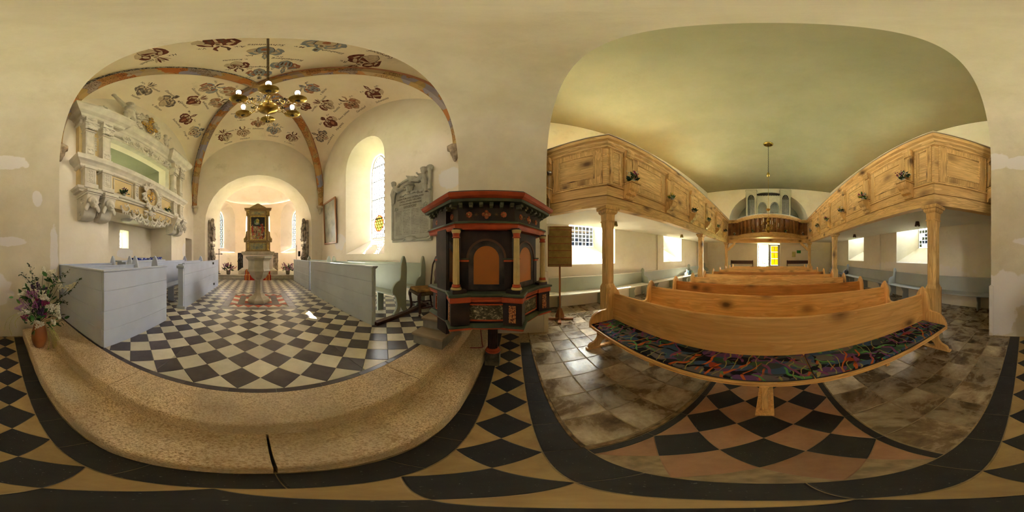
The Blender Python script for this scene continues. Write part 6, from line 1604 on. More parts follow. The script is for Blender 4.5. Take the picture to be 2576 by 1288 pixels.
g.ell((hx,hy,hz),(.09,.10,.13),14,10); g.ell((hx-.01,hy,hz+.07),(.115,.135,.085),14,8); g.lathe([(.10,0),(.165,-.02),(.165,-.03),(.09,-.01)], (hx,hy,hz+.06), 16); g.ell((hx-.09,hy,hz-.02),(.02,.018,.03)); g.ell((hx-.08,hy,hz-.075),(.02,.03,.012)); g.ell((hx-.05,hy,hz-.11),(.03,.04,.03))
for q in (-1,1): g.ell((hx-.075,hy+q*.035,hz+.005),(.012,.022,.012)); g.tube([(hx,hy+q*.09,hz-.02),(hx-.02,hy+q*.07,hz-.11)],.015,5)
for k in range(10): g.ell((3.20,hy+(-.20+.045*k),hz-.14+.015*((k*5) % 3)),(.03,.05,.035),7,5)
o = obj('soldier_head', g, M['tablet'], t); remesh(o, .009, 1)
g = G(); X_ = 3.20
def fig(Y, Z, q, sc):
    g.ell((X_-.01,Y,Z),(.07,.075*sc,.085*sc),12,8); g.tube([(X_,Y,Z-.06),(X_,Y-q*.05,Z-.16*sc),(X_,Y-q*.16,Z-.24*sc),(X_,Y-q*.30,Z-.20*sc)],[.05,.085,.08,.055],8)
    g.tube([(X_-.02,Y-q*.03,Z-.12),(X_-.03,Y-q*.14,Z-.10),(X_-.02,Y-q*.20,Z-.02)],[.035,.03,.022],6); g.tube([(X_-.01,Y,Z-.15),(X_-.02,Y+q*.05,Z-.30),(X_,Y+q*.03,Z-.48),(X_,Y+q*.06,Z-.62)],[.06,.06,.05,.04],7)
    for k in range(5): g.tube([(X_-.02,Y+q*(.04-.03*k),Z-.22),(X_-.03,Y+q*(.06-.02*k),Z-.40),(X_-.01,Y+q*(.07-.02*k),Z-.58)],[.02,.026,.02],5)
    for k in range(4): g.tube([(X_,Y-q*(.20+.06*k),Z-.20-.02*k),(X_-.01,Y-q*(.26+.07*k),Z-.12+.02*k),(X_,Y-q*(.34+.06*k),Z-.10+.03*k)],[.03,.028,.015],5)
    g.ell((X_-.02,Y,Z+.05),(.07,.085*sc,.05),10,6)
fig(yc+.50, 3.50, 1, .95); fig(yc-.42, 3.68, -1, 1.1)
g.lathe([(.03,-.03),(.10,-.02),(.11,.02),(.05,.03)], (3.21,yc-.56,3.72), 12, Matrix.Rotation(pi/2,4,'Y')); g.tube([(X_,yc-.57,3.70),(X_,yc-.58,3.4),(X_,yc-.57,3.1)],.045,7)
o = obj('corner_figures', g, M['tablet'], t); remesh(o, .011, 1)
g = G(); g.ell((3.20,yc,1.93),(.03,.14,.07),12,6); o = obj('helmet_relief', g, M['tablet'], t, smooth=80)
for q in (1,-1):
    g = G()
    for k in range(7): a = k*.9; g.ell((3.205,yc+q*.44+.045*cos(a),2.745+.04*sin(a)),(.012,.028,.014),7,5,Matrix.Rotation(a,4,'X'))
    obj('oak_spray', g, M['tablet'], t, smooth=80)
def textmesh(txt, size, bold=0, shear=0):
    c = bpy.data.curves.new('txt', 'FONT'); c.body = txt; c.size = size; c.align_x = 'CENTER'; c.offset = bold; c.shear = shear; c.resolution_u = 2
    o = bpy.data.objects.new('txt', c); COL.objects.link(o); dg = bpy.context.evaluated_depsgraph_get(); me = o.evaluated_get(dg).to_mesh()
    v = [tuple(p.co) for p in me.vertices]; f = [tuple(p.vertices) for p in me.polygons]; o.to_mesh_clear(); bpy.data.objects.remove(o); bpy.data.curves.remove(c); return v, f
for txt, z, s, dy in (('1914',3.05,.08,.27),('1918',3.05,.08,-.29),('IHREN FÜR DAS VATERLAND',2.975,.062,0),('GEFALLENEN HELDEN',2.90,.066,0),('DIE DANKBARE GEMEINDE',2.825,.056,0),('GERSDORF',2.74,.08,0)):
    v, f = textmesh(txt, s, .0022); g = G(); g.add([(3.216-.001*0, yc+dy-p[0], z+p[1]) for p in v], f); obj('inscription', g, M['tablettext'], t)
g = G(); rr = random.Random(3); g.box(3.2135,3.219,yc-.20,yc+.20,2.722,2.728)
for c_ in range(4):
    for r_ in range(16):
        y0c = yc+.46-c_*.245-(.02 if c_ > 1 else 0); z = 2.66-.041*r_
        x = y0c; 
        while x > y0c-.20:
            w = rr.uniform(.012,.028); g.box(3.2135,3.2155,x-w,x,z,z+rr.choice((.010,.014,.016))); x -= w+rr.choice((.004,.004,.014))
obj('list_of_names', g, simple('shallow_engraving', (.27,.25,.19), .8), t, kind='stuff')

# ================================================================ CHAIR
t = thing('baroque_chair', 'dark carved high-backed chair with gold velvet seat beside the pulpit', 'chair', (2.80,1.68,ZC), radians(56), w=False)
W_ = M['walnut']
for x, y, fr in ((-.24,.24,1),(.24,.24,1)):
    g = G(); g.tube(bez([(x*.92,y*.9,.46),(x*1.05,y*1.02,.38),(x*1.0,y*.95,.22),(x*.95,y*.9,.10),(x*1.05,y*1.0,.02),(x*1.12,y*1.08,.0)],4), [.035]*6+[.028]*8+[.022]*7, 8); obj('leg', g, W_, t, smooth=60)
for x in (-.20,.20): g = G(); g.tube([(x,-.22,.46),(x,-.21,.25),(x,-.25,.0)], [.025,.022,.02], 6); obj('leg', g, W_, t, smooth=60)
for x in (-.205,.205): g = G(); g.tube(bez([(x,-.22,.44),(x,-.24,.70),(x*.98,-.27,.95),(x*.75,-.30,1.07)],4), .019, 6); obj('back_stile', g, W_, t, smooth=60)
g = G(); sp_ = [(.0,.50),(.07,.50),(.06,.60),(.035,.66),(.075,.74),(.085,.82),(.05,.90),(.06,.98),(.10,1.05),(.14,1.08),(.11,1.14),(.06,1.15),(.03,1.20),(0,1.21)]
pp = sp_+[(-a, b) for a, b in reversed(sp_[1:-1])]; g.prism([(p[0], p[1]) for p in pp], 'y', -.012, .012); g.T = None
g.v = [(v[0], v[1]-.22-.10*(v[2]-.45), v[2]) for v in g.v]; fixn(obj('back_splat', g, W_, t, bevel=.005))
g = G(); g.tube(bez([(-.16,-.30,1.06),(-.10,-.30,1.12),(0,-.305,1.16),(.10,-.30,1.12),(.16,-.30,1.06)],4), .024, 6)
for k in range(7): g.ell((-.09+.03*k,-.29,1.13+.03*sin(pi*k/6)),(.018,.012,.018),6,4)
obj('crest_rail', g, W_, t, smooth=60)
g = G(); g.box(-.25,.25,-.22,.26,.40,.455); obj('seat_rail', g, simple('chair_braid', (.16,.10,.04), .8, var=.4, scale=60), t, bevel=.012)
g = G(); g.box(-.245,.245,-.21,.255,.455,.515); obj('seat_cushion', g, simple('gold_velvet', (.42,.22,.05), .8, var=.3, scale=9), t, bevel=.03, smooth=50)
g = G(); g.tube([(-.24,.20,.16),(-.20,-.2,.16)], .015, 6); g.tube([(.24,.20,.16),(.20,-.2,.16)], .015, 6); g.tube([(-.22,0,.16),(.22,0,.16)], .015, 6); g.tube([(-.2,-.22,.30),(.2,-.22,.30)], .014, 6); obj('stretcher', g, W_, t, smooth=60)

# ================================================================ PULPIT
pc = (2.05,.345); s8 = .525; Rp = s8/2/sin(pi/8); fdir = radians(90-80.5)   # face A-B looks back along this heading
t = thing('pulpit', 'black octagonal pulpit with gold fluted columns, orange arched panels and red mouldings', 'pulpit', (pc[0], pc[1], 0))
P8 = dict(k=simple('pulpit_marbled_black', (.014,.009,.008), .45, var=.4, scale=5, c2=(.045,.025,.02), spec=.3), r=simple('pulpit_vermilion', (.52,.085,.025), .5, var=.15), g=simple('pulpit_dull_green', (.075,.10,.055), .5, var=.2),
          o=simple('pulpit_orange_panel', (.50,.17,.025), .4, var=.2, scale=3, c2=(.40,.13,.02)), c=simple('pulpit_straw_column', (.66,.50,.20), .5, var=.12), m=simple('pulpit_grey_marbling', (.085,.06,.05), .4, var=.5, scale=5))
v0 = fdir+pi   # direction from centre towards the camera side (outward normal of face A-B)
def vtx(k, r_, ): a = v0+(k-.5)*pi/4; return (pc[0]+r_*cos(a), pc[1]+r_*sin(a))
# outward normal of face k is v0+k*pi/4 ; visible faces: k=0 (front), k=+1 , k=-1
KS = [-1,0,1,2]     # vertices -1..3
def ring_path(r_, extra=0): return [vtx(k, r_) for k in (-1,0,1,2,3)]
def psweep(nm, prof, m, r_=Rp):
    g = G(); pth = ring_path(r_); g.sweep([(o_, z) for o_, z in prof], pth); return fixn(obj(nm, g, m, t))
zb0, zb1 = .80, 1.12
# the path runs with increasing angle (counter-clockwise): right-hand side = outwards
psweep('lower_panel_body', [(-.02,.86),(-.02,1.08),(-.08,1.08),(-.08,.86)], P8['k']); psweep('base_moulding', [(-.1,.80),(.0,.80),(.03,.815),(.035,.83),(-.1,.83)], P8['r']); psweep('base_moulding_top', [(-.1,.831),(.04,.831),(.02,.85),(.0,.865),(-.1,.865)], P8['g'])
psweep('rail_red', [(-.1,1.075),(.0,1.075),(.02,1.09),(.02,1.11),(.03,1.12),(.03,1.135),(-.1,1.135)], P8['r']); psweep('rail_green', [(-.1,1.136),(.045,1.136),(.05,1.15),(.03,1.165),(-.1,1.17)], P8['g'])
psweep('upper_body', [(-.06,1.17),(-.06,1.74),(-.10,1.74),(-.10,1.17)], P8['k']); psweep('entablature_red', [(-.1,1.735),(.02,1.735),(.03,1.75),(.035,1.775),(.05,1.785),(-.1,1.785)], P8['r']); psweep('entablature_green', [(-.1,1.786),(.055,1.786),(.045,1.805),(.0,1.82),(-.1,1.82)], P8['g'])
psweep('frieze', [(-.10,1.82),(-.015,1.82),(-.015,1.985),(-.10,1.985)], P8['k']); psweep('corona', [(-.1,1.98),(.085,1.98),(.09,2.005),(-.1,2.005)], P8['g']); psweep('top_cornice', [(-.1,2.006),(.095,2.006),(.12,2.02),(.135,2.05),(.125,2.058),(-.1,2.058)], P8['r']); psweep('desk_cover', [(-.2,2.059),(.125,2.059),(.115,2.07),(-.25,2.075)], P8['k'])
ap_ = Rp*cos(pi/8)
for k in (-1,0,1,2):
    a = v0+k*pi/4; nx, ny = cos(a), sin(a); tx, ty = -ny, nx; Mx = Matrix(((tx, nx, 0, pc[0]+nx*ap_), (ty, ny, 0, pc[1]+ny*ap_), (0,0,1,0), (0,0,0,1)))   # local: x along face, y outwards
    def PG(): g = G(); g.T = Mx; return g
    # arched panel: arch ring, imposts, pilaster strips, orange field
    def ringarch(r0, r1, zc_, zb_, d0, d1):
        n_ = 16; o_ = [(-r1,zb_)]+[(-r1*cos(pi*i/n_), zc_+r1*sin(pi*i/n_)) for i in range(n_+1)]+[(r1,zb_)]; i_ = [(-r0,zb_)]+[(-r0*cos(pi*i/n_), zc_+r0*sin(pi*i/n_)) for i in range(n_+1)]+[(r0,zb_)]
        g = PG(); n2 = len(o_); g.add([(p[0],d0,p[1]) for p in o_]+[(p[0],d1,p[1]) for p in o_]+[(p[0],d1,p[1]) for p in i_]+[(p[0],d0,p[1]) for p in i_],
              [(i,i+1,n2+i+1,n2+i) for i in range(n2-1)]+[(n2+i,n2+i+1,2*n2+i+1,2*n2+i) for i in range(n2-1)]+[(2*n2+i,2*n2+i+1,3*n2+i+1,3*n2+i) for i in range(n2-1)]); return g
    obj('arch_moulding', ringarch(.165,.185,1.475,1.465,-.07,-.045), simple('arch_brown', (.12,.05,.025), .4) if 'arch_brown' not in bpy.data.materials else bpy.data.materials['arch_brown'], t)
    obj('arch_marbling', ringarch(.118,.165,1.475,1.19,-.07,-.052), P8['m'], t)
    g = PG(); n_ = 16; g.prism([(-.118,1.235)]+[(-.118*cos(pi*i/n_), 1.475+.118*sin(pi*i/n_)) for i in range(n_+1)]+[(.118,1.235)], 'y', -.065, -.056); fixn(obj('orange_panel', g, P8['o'], t))
    g = PG(); g.box(-.165,.165,-.066,-.050,1.185,1.235); obj('sill_marbling', g, P8['m'], t)
    g = PG(); 
    for q in (1,-1): g.box(*sorted((q*.165,q*.225)),-.068,-.045,1.18,1.45)
    obj('pilaster_strip', g, P8['k'], t)
    g = PG()
    for q in (1,-1): g.box(*sorted((q*.158,q*.235)),-.068,-.028,1.445,1.465)
    obj('impost_red', g, P8['r'], t, bevel=.004)
    g = PG()
    for q in (1,-1): g.box(*sorted((q*.153,q*.235)),-.068,-.020,1.466,1.478)
    obj('impost_green', g, P8['g'], t, bevel=.003)
    # lower panel with red frame
    g = PG()
    for b_ in ((-.17,.17,1.045,1.060),(-.17,.17,.885,.900),(-.17,-.155,.90,1.045),(.155,.17,.90,1.045)): g.box(b_[0],b_[1],-.022,-.002,b_[2],b_[3])
    obj('red_frame', g, P8['r'], t, bevel=.004)
    if 'pulpit_figured_panel' not in bpy.data.materials:
        nn = N('pulpit_figured_panel'); nn.fin(nn.ramp(nn.noise(22,5,nn.map((1,1,1.6)),.6,1.5), [(.40,(.05,.045,.02)),(.52,(.11,.095,.05)),(.62,(.40,.33,.19)),(.7,(.62,.56,.40))]), .5)
        nn = N('pulpit_grotesque'); nn.fin(nn.ramp(nn.noise(40,3,None,.5,2), [(.42,(.05,.012,.01)),(.5,(.40,.11,.03)),(.6,(.55,.28,.10))]), .5)
    g = PG(); g.box(-.155,.155,-.022,-.012,.90,1.045); obj('painted_panel', g, bpy.data.materials['pulpit_figured_panel'], t)
    # frieze rosettes and stars
    for q, rr_, pet in ((-.155,.028,8),(.0,.040,4),(.155,.028,8)):
        g = PG(); 
        for i in range(pet): b_ = 2*pi*i/pet+(pi/2 if pet == 4 else 0); g.ell((q+rr_*.6*cos(b_),-.013,1.88+rr_*.6*sin(b_)),(rr_*.5,.006,rr_*.5),7,4)
        g.ell((q,-.011,1.88),(rr_*.5,.008,rr_*.5)); obj('rosette', g, simple('rosette_red', (.50,.13,.05), .6, var=.3, scale=60) if 'rosette_red' not in bpy.data.materials else bpy.data.materials['rosette_red'], t, smooth=80)
        g = PG(); g.ell((q,-.004,1.88),(.008,.006,.008),8,4); obj('rosette_boss', g, M['goldpaint'], t)
    for q in (-.09,.09):
        g = PG(); P_ = []
        for i in range(16): r_ = .024 if i % 2 == 0 else .005; P_.append((q+r_*cos(i*pi/8), 1.88+r_*sin(i*pi/8)))
        g.prism(P_, 'y', -.016, -.011); fixn(obj('star', g, bpy.data.materials.get('star_brown') or simple('star_brown', (.16,.08,.03), .6), t))
    # dentils
    for i in range(6):
        q = -.225+.09*i; g = PG(); g.box(q-.017,q+.017,-.02,.05,1.955,1.98); g.box(q-.015,q+.015,-.02,.035,1.94,1.957); obj('dentil', g, simple('dentil_grey_green', (.17,.17,.11), .6) if 'dentil_grey_green' not in bpy.data.materials else bpy.data.materials['dentil_grey_green'], t, bevel=.003)
# columns, pedestals at the corners
for k in (0,1,2):
    a = v0+(k-.5)*pi/4; nx, ny = cos(a), sin(a); c_ = (pc[0]+nx*(Rp+.015), pc[1]+ny*(Rp+.015))
    g = G(); g.lathe([(.030,1.245),(.031,1.30),(.027,1.66)], (c_[0],c_[1],0), 20, flute=.13); obj('fluted_column', g, P8['c'], t)
    g = G(); g.lathe([(.046,1.195),(.050,1.202),(.046,1.214),(.038,1.218)], (c_[0],c_[1],0), 16); g.lathe([(.027,1.69),(.032,1.695),(.040,1.715),(.044,1.725),(.040,1.733)], (c_[0],c_[1],0), 16); obj('straw_collar', g, P8['c'], t, smooth=40)
    g = G(); g.lathe([(.038,1.218),(.042,1.226),(.036,1.236),(.038,1.242),(.031,1.246)], (c_[0],c_[1],0), 16); g.lathe([(.028,1.658),(.036,1.663),(.036,1.670),(.030,1.674),(.031,1.69),(.038,1.712)], (c_[0],c_[1],0), 16); obj('red_collar', g, P8['r'], t, smooth=40)
    Mx = Matrix(((-ny, nx, 0, pc[0]+nx*(Rp-.02)), (nx, ny, 0, pc[1]+ny*(Rp-.02)), (0,0,1,0), (0,0,0,1)))
    # pedestal projecting with its edge: square plan turned along the diagonal
    def dp(g, w, z0, z1): g.T = Mx @ Matrix.Rotation(pi/4,4,'Z'); g.box(-w,w,-w,w,z0,z1); return g
    obj('corner_pedestal', dp(G(), .085, .86, 1.08), P8['k'], t, bevel=.004)
    obj('pedestal_moulding', dp(dp(G(), .10, .81, .835), .095, 1.08, 1.135), P8['r'], t, bevel=.008); obj('pedestal_cap', dp(dp(G(), .107, 1.136, 1.16), .108, .836, .85), P8['g'], t, bevel=.006)
    obj('plinth_block', dp(G(), .065, 1.16, 1.195), P8['k'], t, bevel=.004)
    for rq in (0, pi/2):
        g = G(); g.T = Mx @ Matrix.Rotation(pi/4+rq,4,'Z'); g.box(-.032,.032,.08,.088,.885,1.055); obj('grotesque_panel', g, bpy.data.materials['pulpit_grotesque'], t, bevel=.003)
    obj('abacus', dp(G(), .055, 1.733, 1.745), P8['k'], t)
# floor, inner wall, door side panel
g = G(); g.prism([vtx(k, Rp-.06) for k in range(8)], 'z', .84, .87); fixn(obj('floor_board', g, P8['k'], t))
g = G(); a0, a1 = Vector(vtx(-1, Rp-.03)), Vector(vtx(0, Rp-.03)); d_ = (a0-a1).normalized(); q0 = a1+d_*.13; q1 = a1+d_*.31
nrm = Vector((d_.y, -d_.x)); 
if (nrm.x*(-pc[0])+nrm.y*(-pc[1])) < 0: nrm = -nrm
q0 += nrm*.06; q1 += nrm*.06
g.add([(q0.x,q0.y,.68),(q1.x,q1.y,.68),(q1.x,q1.y,2.0),(q0.x,q0.y,2.0),(q0.x-nrm.x*.04,q0.y-nrm.y*.04,.68),(q1.x-nrm.x*.04,q1.y-nrm.y*.04,.68),(q1.x-nrm.x*.04,q1.y-nrm.y*.04,2.0),(q0.x-nrm.x*.04,q0.y-nrm.y*.04,2.0)], [(0,1,2,3),(7,6,5,4),(0,4,5,1),(1,5,6,2),(2,6,7,3),(3,7,4,0)]); fixn(obj('stair_side_panel', g, P8['k'], t))
# support column on a square plinth
cx_, cy_ = 1.955,.25
g = G(); g.lathe([(.062,.27),(.060,.80)], (cx_,cy_,0), 24, flute=.14); obj('support_column', g, P8['k'], t)
g = G(); g.lathe([(.088,.205),(.094,.22),(.088,.235),(.075,.24),(.078,.255),(.066,.27)], (cx_,cy_,0), 20); obj('support_base', g, P8['r'], t, smooth=40)
g = G(); g.box(cx_-.095,cx_+.095,cy_-.085,cy_+.085,.0,.195); g.lathe([(.095,.195),(.092,.206)], (cx_,cy_,0), 20); obj('support_plinth', g, M['greydark'] if False else simple('mottled_grey_plinth', (.14,.13,.09), .5, var=.4, scale=9), t, bevel=.005)
# steps
for k, (x0, x1, y0_, y1_, z0, z1) in enumerate(((1.60,2.90,.75,1.13,ZC+.001,.515),(1.80,2.90,.76,1.12,.516,.67),(2.05,2.90,.80,1.1,.671,.82))):
    t2 = t if False else None
    if k == 0: ts = thing('pulpit_steps', 'grey-brown wooden steps leading up into the pulpit', 'steps', (2.2,.95,ZC))
    g = G(); g.box(x0,x1,y0_,y1_,z0,z1-.035); obj('riser_box', g, simple('step_grey_board', (.27,.25,.21), .6) if 'step_grey_board' not in bpy.data.materials else bpy.data.materials['step_grey_board'], ts, bevel=.004)
    g = G(); g.box(x0-.02,x1,y0_-.015,y1_+.015,z1-.034,z1); obj('tread', g, wood('step_tread', (.40,.32,.22), (.28,.21,.13), 'y', .5, knots=0) if 'step_tread' not in bpy.data.materials else bpy.data.materials['step_tread'], ts, bevel=.008)
g = G(); g.tube(bez([(2.86,.60,.20),(2.4,.48,.19),(2.15,.42,.19),(2.05,.40,.19),(2.0,.55,.19)],6), .006, 6); tag(obj('power_cable', g, simple('red_cable', (.35,.01,.02), .4)), 'thin red cable on the lower granite step behind the pulpit column', 'cable')

# ================================================================ CHANCEL CHANDELIER
cx, cy, cz = .115,1.80,3.86
t = thing('chandelier', 'brass chandelier with six broad drip pans hanging on a chain in the chancel', 'chandelier', (cx, cy, cz), w=False)
g = G(); g.lathe([(0,-.20),(.012,-.195),(.02,-.17),(.05,-.155),(.10,-.12),(.125,-.07),(.115,-.02),(.08,.015),(.05,.03),(.035,.06),(.06,.09),(.06,.12),(.03,.15),(.02,.22),(.035,.26),(.015,.30)], (0,0,0), 22); obj('body', g, M['brass'], t, smooth=50)
lampw = simple('frosted_candle_lamp', (.72,.74,.68), .35)
lampt = bpy.data.materials.new('added_glow_lamp_tip'); lampt.use_nodes = True; lb_ = lampt.node_tree.nodes['Principled BSDF']; lb_.inputs['Base Color'].default_value = (.9,.9,.85,1); lb_.inputs['Emission Color'].default_value = (1,.86,.68,1); lb_.inputs['Emission Strength'].default_value = 14  # glow added to brighten vault and floor; the real lamps are unlit
for k in range(6):
    a = 2*pi*k/6+pi/6-.05; r1 = .345; ca, sa = cos(a), sin(a)
    g = G(); g.tube([(r_*ca, r_*sa, z) for r_, z in bez([(.08,-.02),(.13,-.07),(.19,-.03),(.20,.04),(.16,.05),(.17,.0),(.25,-.07),(.33,-.05),(r1,-.02)],5)], .007, 6)
    g.tube([((.17+p[0])*ca, (.17+p[0])*sa, .10+p[1]) for p in spiral((0,0), .05, 1.4, 1, 0, 16)], .005, 5); g.tube([((.11+p[0])*ca, (.11+p[0])*sa, .06+p[1]) for p in spiral((0,0), .04, 1.4, -1, 0, 16)], .005, 5)
    g.ell((.24*ca,.24*sa,-.02),(.018,.018,.02)); ar_ = obj('arm', g, M['brass'], t, smooth=60)
    g = G(); 
    for q in range(5): b_ = q*1.3; leaf(g, Vector((.20*ca,.20*sa,.08)), (cos(b_)*ca-sin(b_)*sa, cos(b_)*sa+sin(b_)*ca, .6), .045)
    obj('arm_leaves', g, M['iron'], ar_)
    g = G(); g.lathe([(.0,-.035),(.018,-.03),(.022,-.015),(.035,-.008),(.06,-.004),(.085,.006),(.095,.018),(.097,.02),(.07,.010),(.02,.0)], (r1*ca,r1*sa,0), 22); dpn = obj('drip_pan', g, M['brass'], t, smooth=35)
    g = G(); g.lathe([(.0,-.05),(.012,-.045),(.02,-.034),(.03,-.03),(.02,-.02)], (r1*ca,r1*sa,0), 10); obj('pan_nut', g, M['iron'], dpn, smooth=60)
    g = G(); g.lathe([(.022,.0),(.022,.20)], (r1*ca,r1*sa,.0), 14); obj('candle_tube', g, lampw, dpn, smooth=50); g = G(); g.lathe([(.022,.20),(.026,.205),(.027,.25),(.020,.285),(.0,.30)], (r1*ca,r1*sa,.0), 14); obj('lamp_bulb', g, lampt, dpn, smooth=50)
    g = G(); 
    for q in range(3): g.tube([((.10+p[0])*cos(a+pi/6+q*.12), (.10+p[0])*sin(a+pi/6+q*.12), .16+.03*q+p[1]) for p in spiral((0,0), .035, 1.2, 1, q, 12)], .005, 5)
    leaf(g, Vector((.10*ca,.10*sa,.22)), (ca,sa,.8), .06); obj('scroll_ornament', g, M['iron'], ar_, smooth=60)
g = G(); zt_ = vz(cx, cy)-cz; nl = 110
for i in range(nl):
    z0 = .28+(zt_-.28)*i/nl; z1 = .28+(zt_-.28)*(i+1.35)/nl; w_ = .015
    if i % 2: g.bx((0,0,(z0+z1)/2),(w_*2,.006,z1-z0))
    else: g.bx((0,0,(z0+z1)/2),(.009,w_*2,z1-z0))
obj('chain', g, simple('dark_brass_chain', (.16,.09,.03), .4, .7), t)
# ================================================================ PAINTED ARMS ON THE VAULT
CR = [(-1.53,1.98,.51,'W','r'),(-.5,1.96,.49,'W','r'),(.12,2.49,.46,'W','b'),(.83,1.93,.49,'W','b'),(1.73,2.24,.58,'W','r'),(-.4,3.23,.41,'W','r'),(.54,3.22,.48,'W','b'),(.04,3.72,.47,'W','b'),(-2.69,3.21,.49,'N','k'),(-1.31,4.31,.53,'N','b'),(-.81,4.72,.47,'N','n'),(-2.61,4.24,.58,'N','k'),(-1.95,4.8,.51,'N','r'),(-1.35,5.27,.48,'N','n'),(-2.6,5.57,.54,'N','r'),(-2.58,6.46,.58,'N','b'),(-1.51,7.43,.55,'E','r'),(-.65,7.42,.51,'E','n'),(.02,6.86,.47,'E','n'),(-.68,6.34,.37,'E','b'),(.74,7.23,.53,'E','b'),(1.61,7.46,.48,'E','r'),(2.73,6.62,.56,'S','k'),(2.71,5.7,.58,'S','r'),(2.2,4.93,.53,'S','r'),(2.76,4.26,.54,'S','n'),(2.83,3.26,.51,'S','r'),(1.44,4.26,.48,'S','b'),(1.63,5.41,.39,'S','r'),(.58,5.61,.39,'E','n')]
def paintm(nm, c, c2): return simple(nm, c, .85, var=.3, scale=14, c2=c2)
PM = {'r': paintm('arms_maroon', (.11,.022,.014), (.22,.07,.04)), 'b': paintm('arms_grey_blue', (.20,.24,.30), (.38,.36,.32)), 'n': paintm('arms_brown', (.30,.15,.08), (.52,.36,.20)), 'k': paintm('arms_soot', (.10,.075,.065), (.34,.28,.22)),
      'c': paintm('arms_cream', (.70,.56,.38), (.55,.42,.27)), 'l': paintm('arms_line', (.09,.05,.035), (.16,.09,.05)), 'rd': paintm('arms_red_brown', (.34,.10,.05), (.45,.22,.12))}
WRD = [('H.v.','Nostitz'),('A.v.','Gersdorf'),('F.v.','Schweinitz'),('Elisabeth','v. Bibran'),('V.v.','Gersdorf'),('Joh.','v. Kottwitz'),('M.v.','Rechenberg'),('B.v.','Haugwitz')]
def place(P, ac, up, nn_, u, w, off):
    p = P+ac*u+up*w
    for _ in range(2):
        F = p.z-vz(p.x, p.y); p = p+vnorm(p.x, p.y)*(F*abs(vnorm(p.x, p.y).z))
    return p+vnorm(p.x, p.y)*off
def blob2(cx, cy, rx, ry, n_, seed, wob=.12, rot=0):
    rr = random.Random(seed); out = []
    for i in range(n_):
        a = 2*pi*i/n_; k = 1+rr.uniform(-wob, wob); x, y = rx*k*cos(a), ry*k*sin(a); out.append((cx+x*cos(rot)-y*sin(rot), cy+x*sin(rot)+y*cos(rot)))
    return out
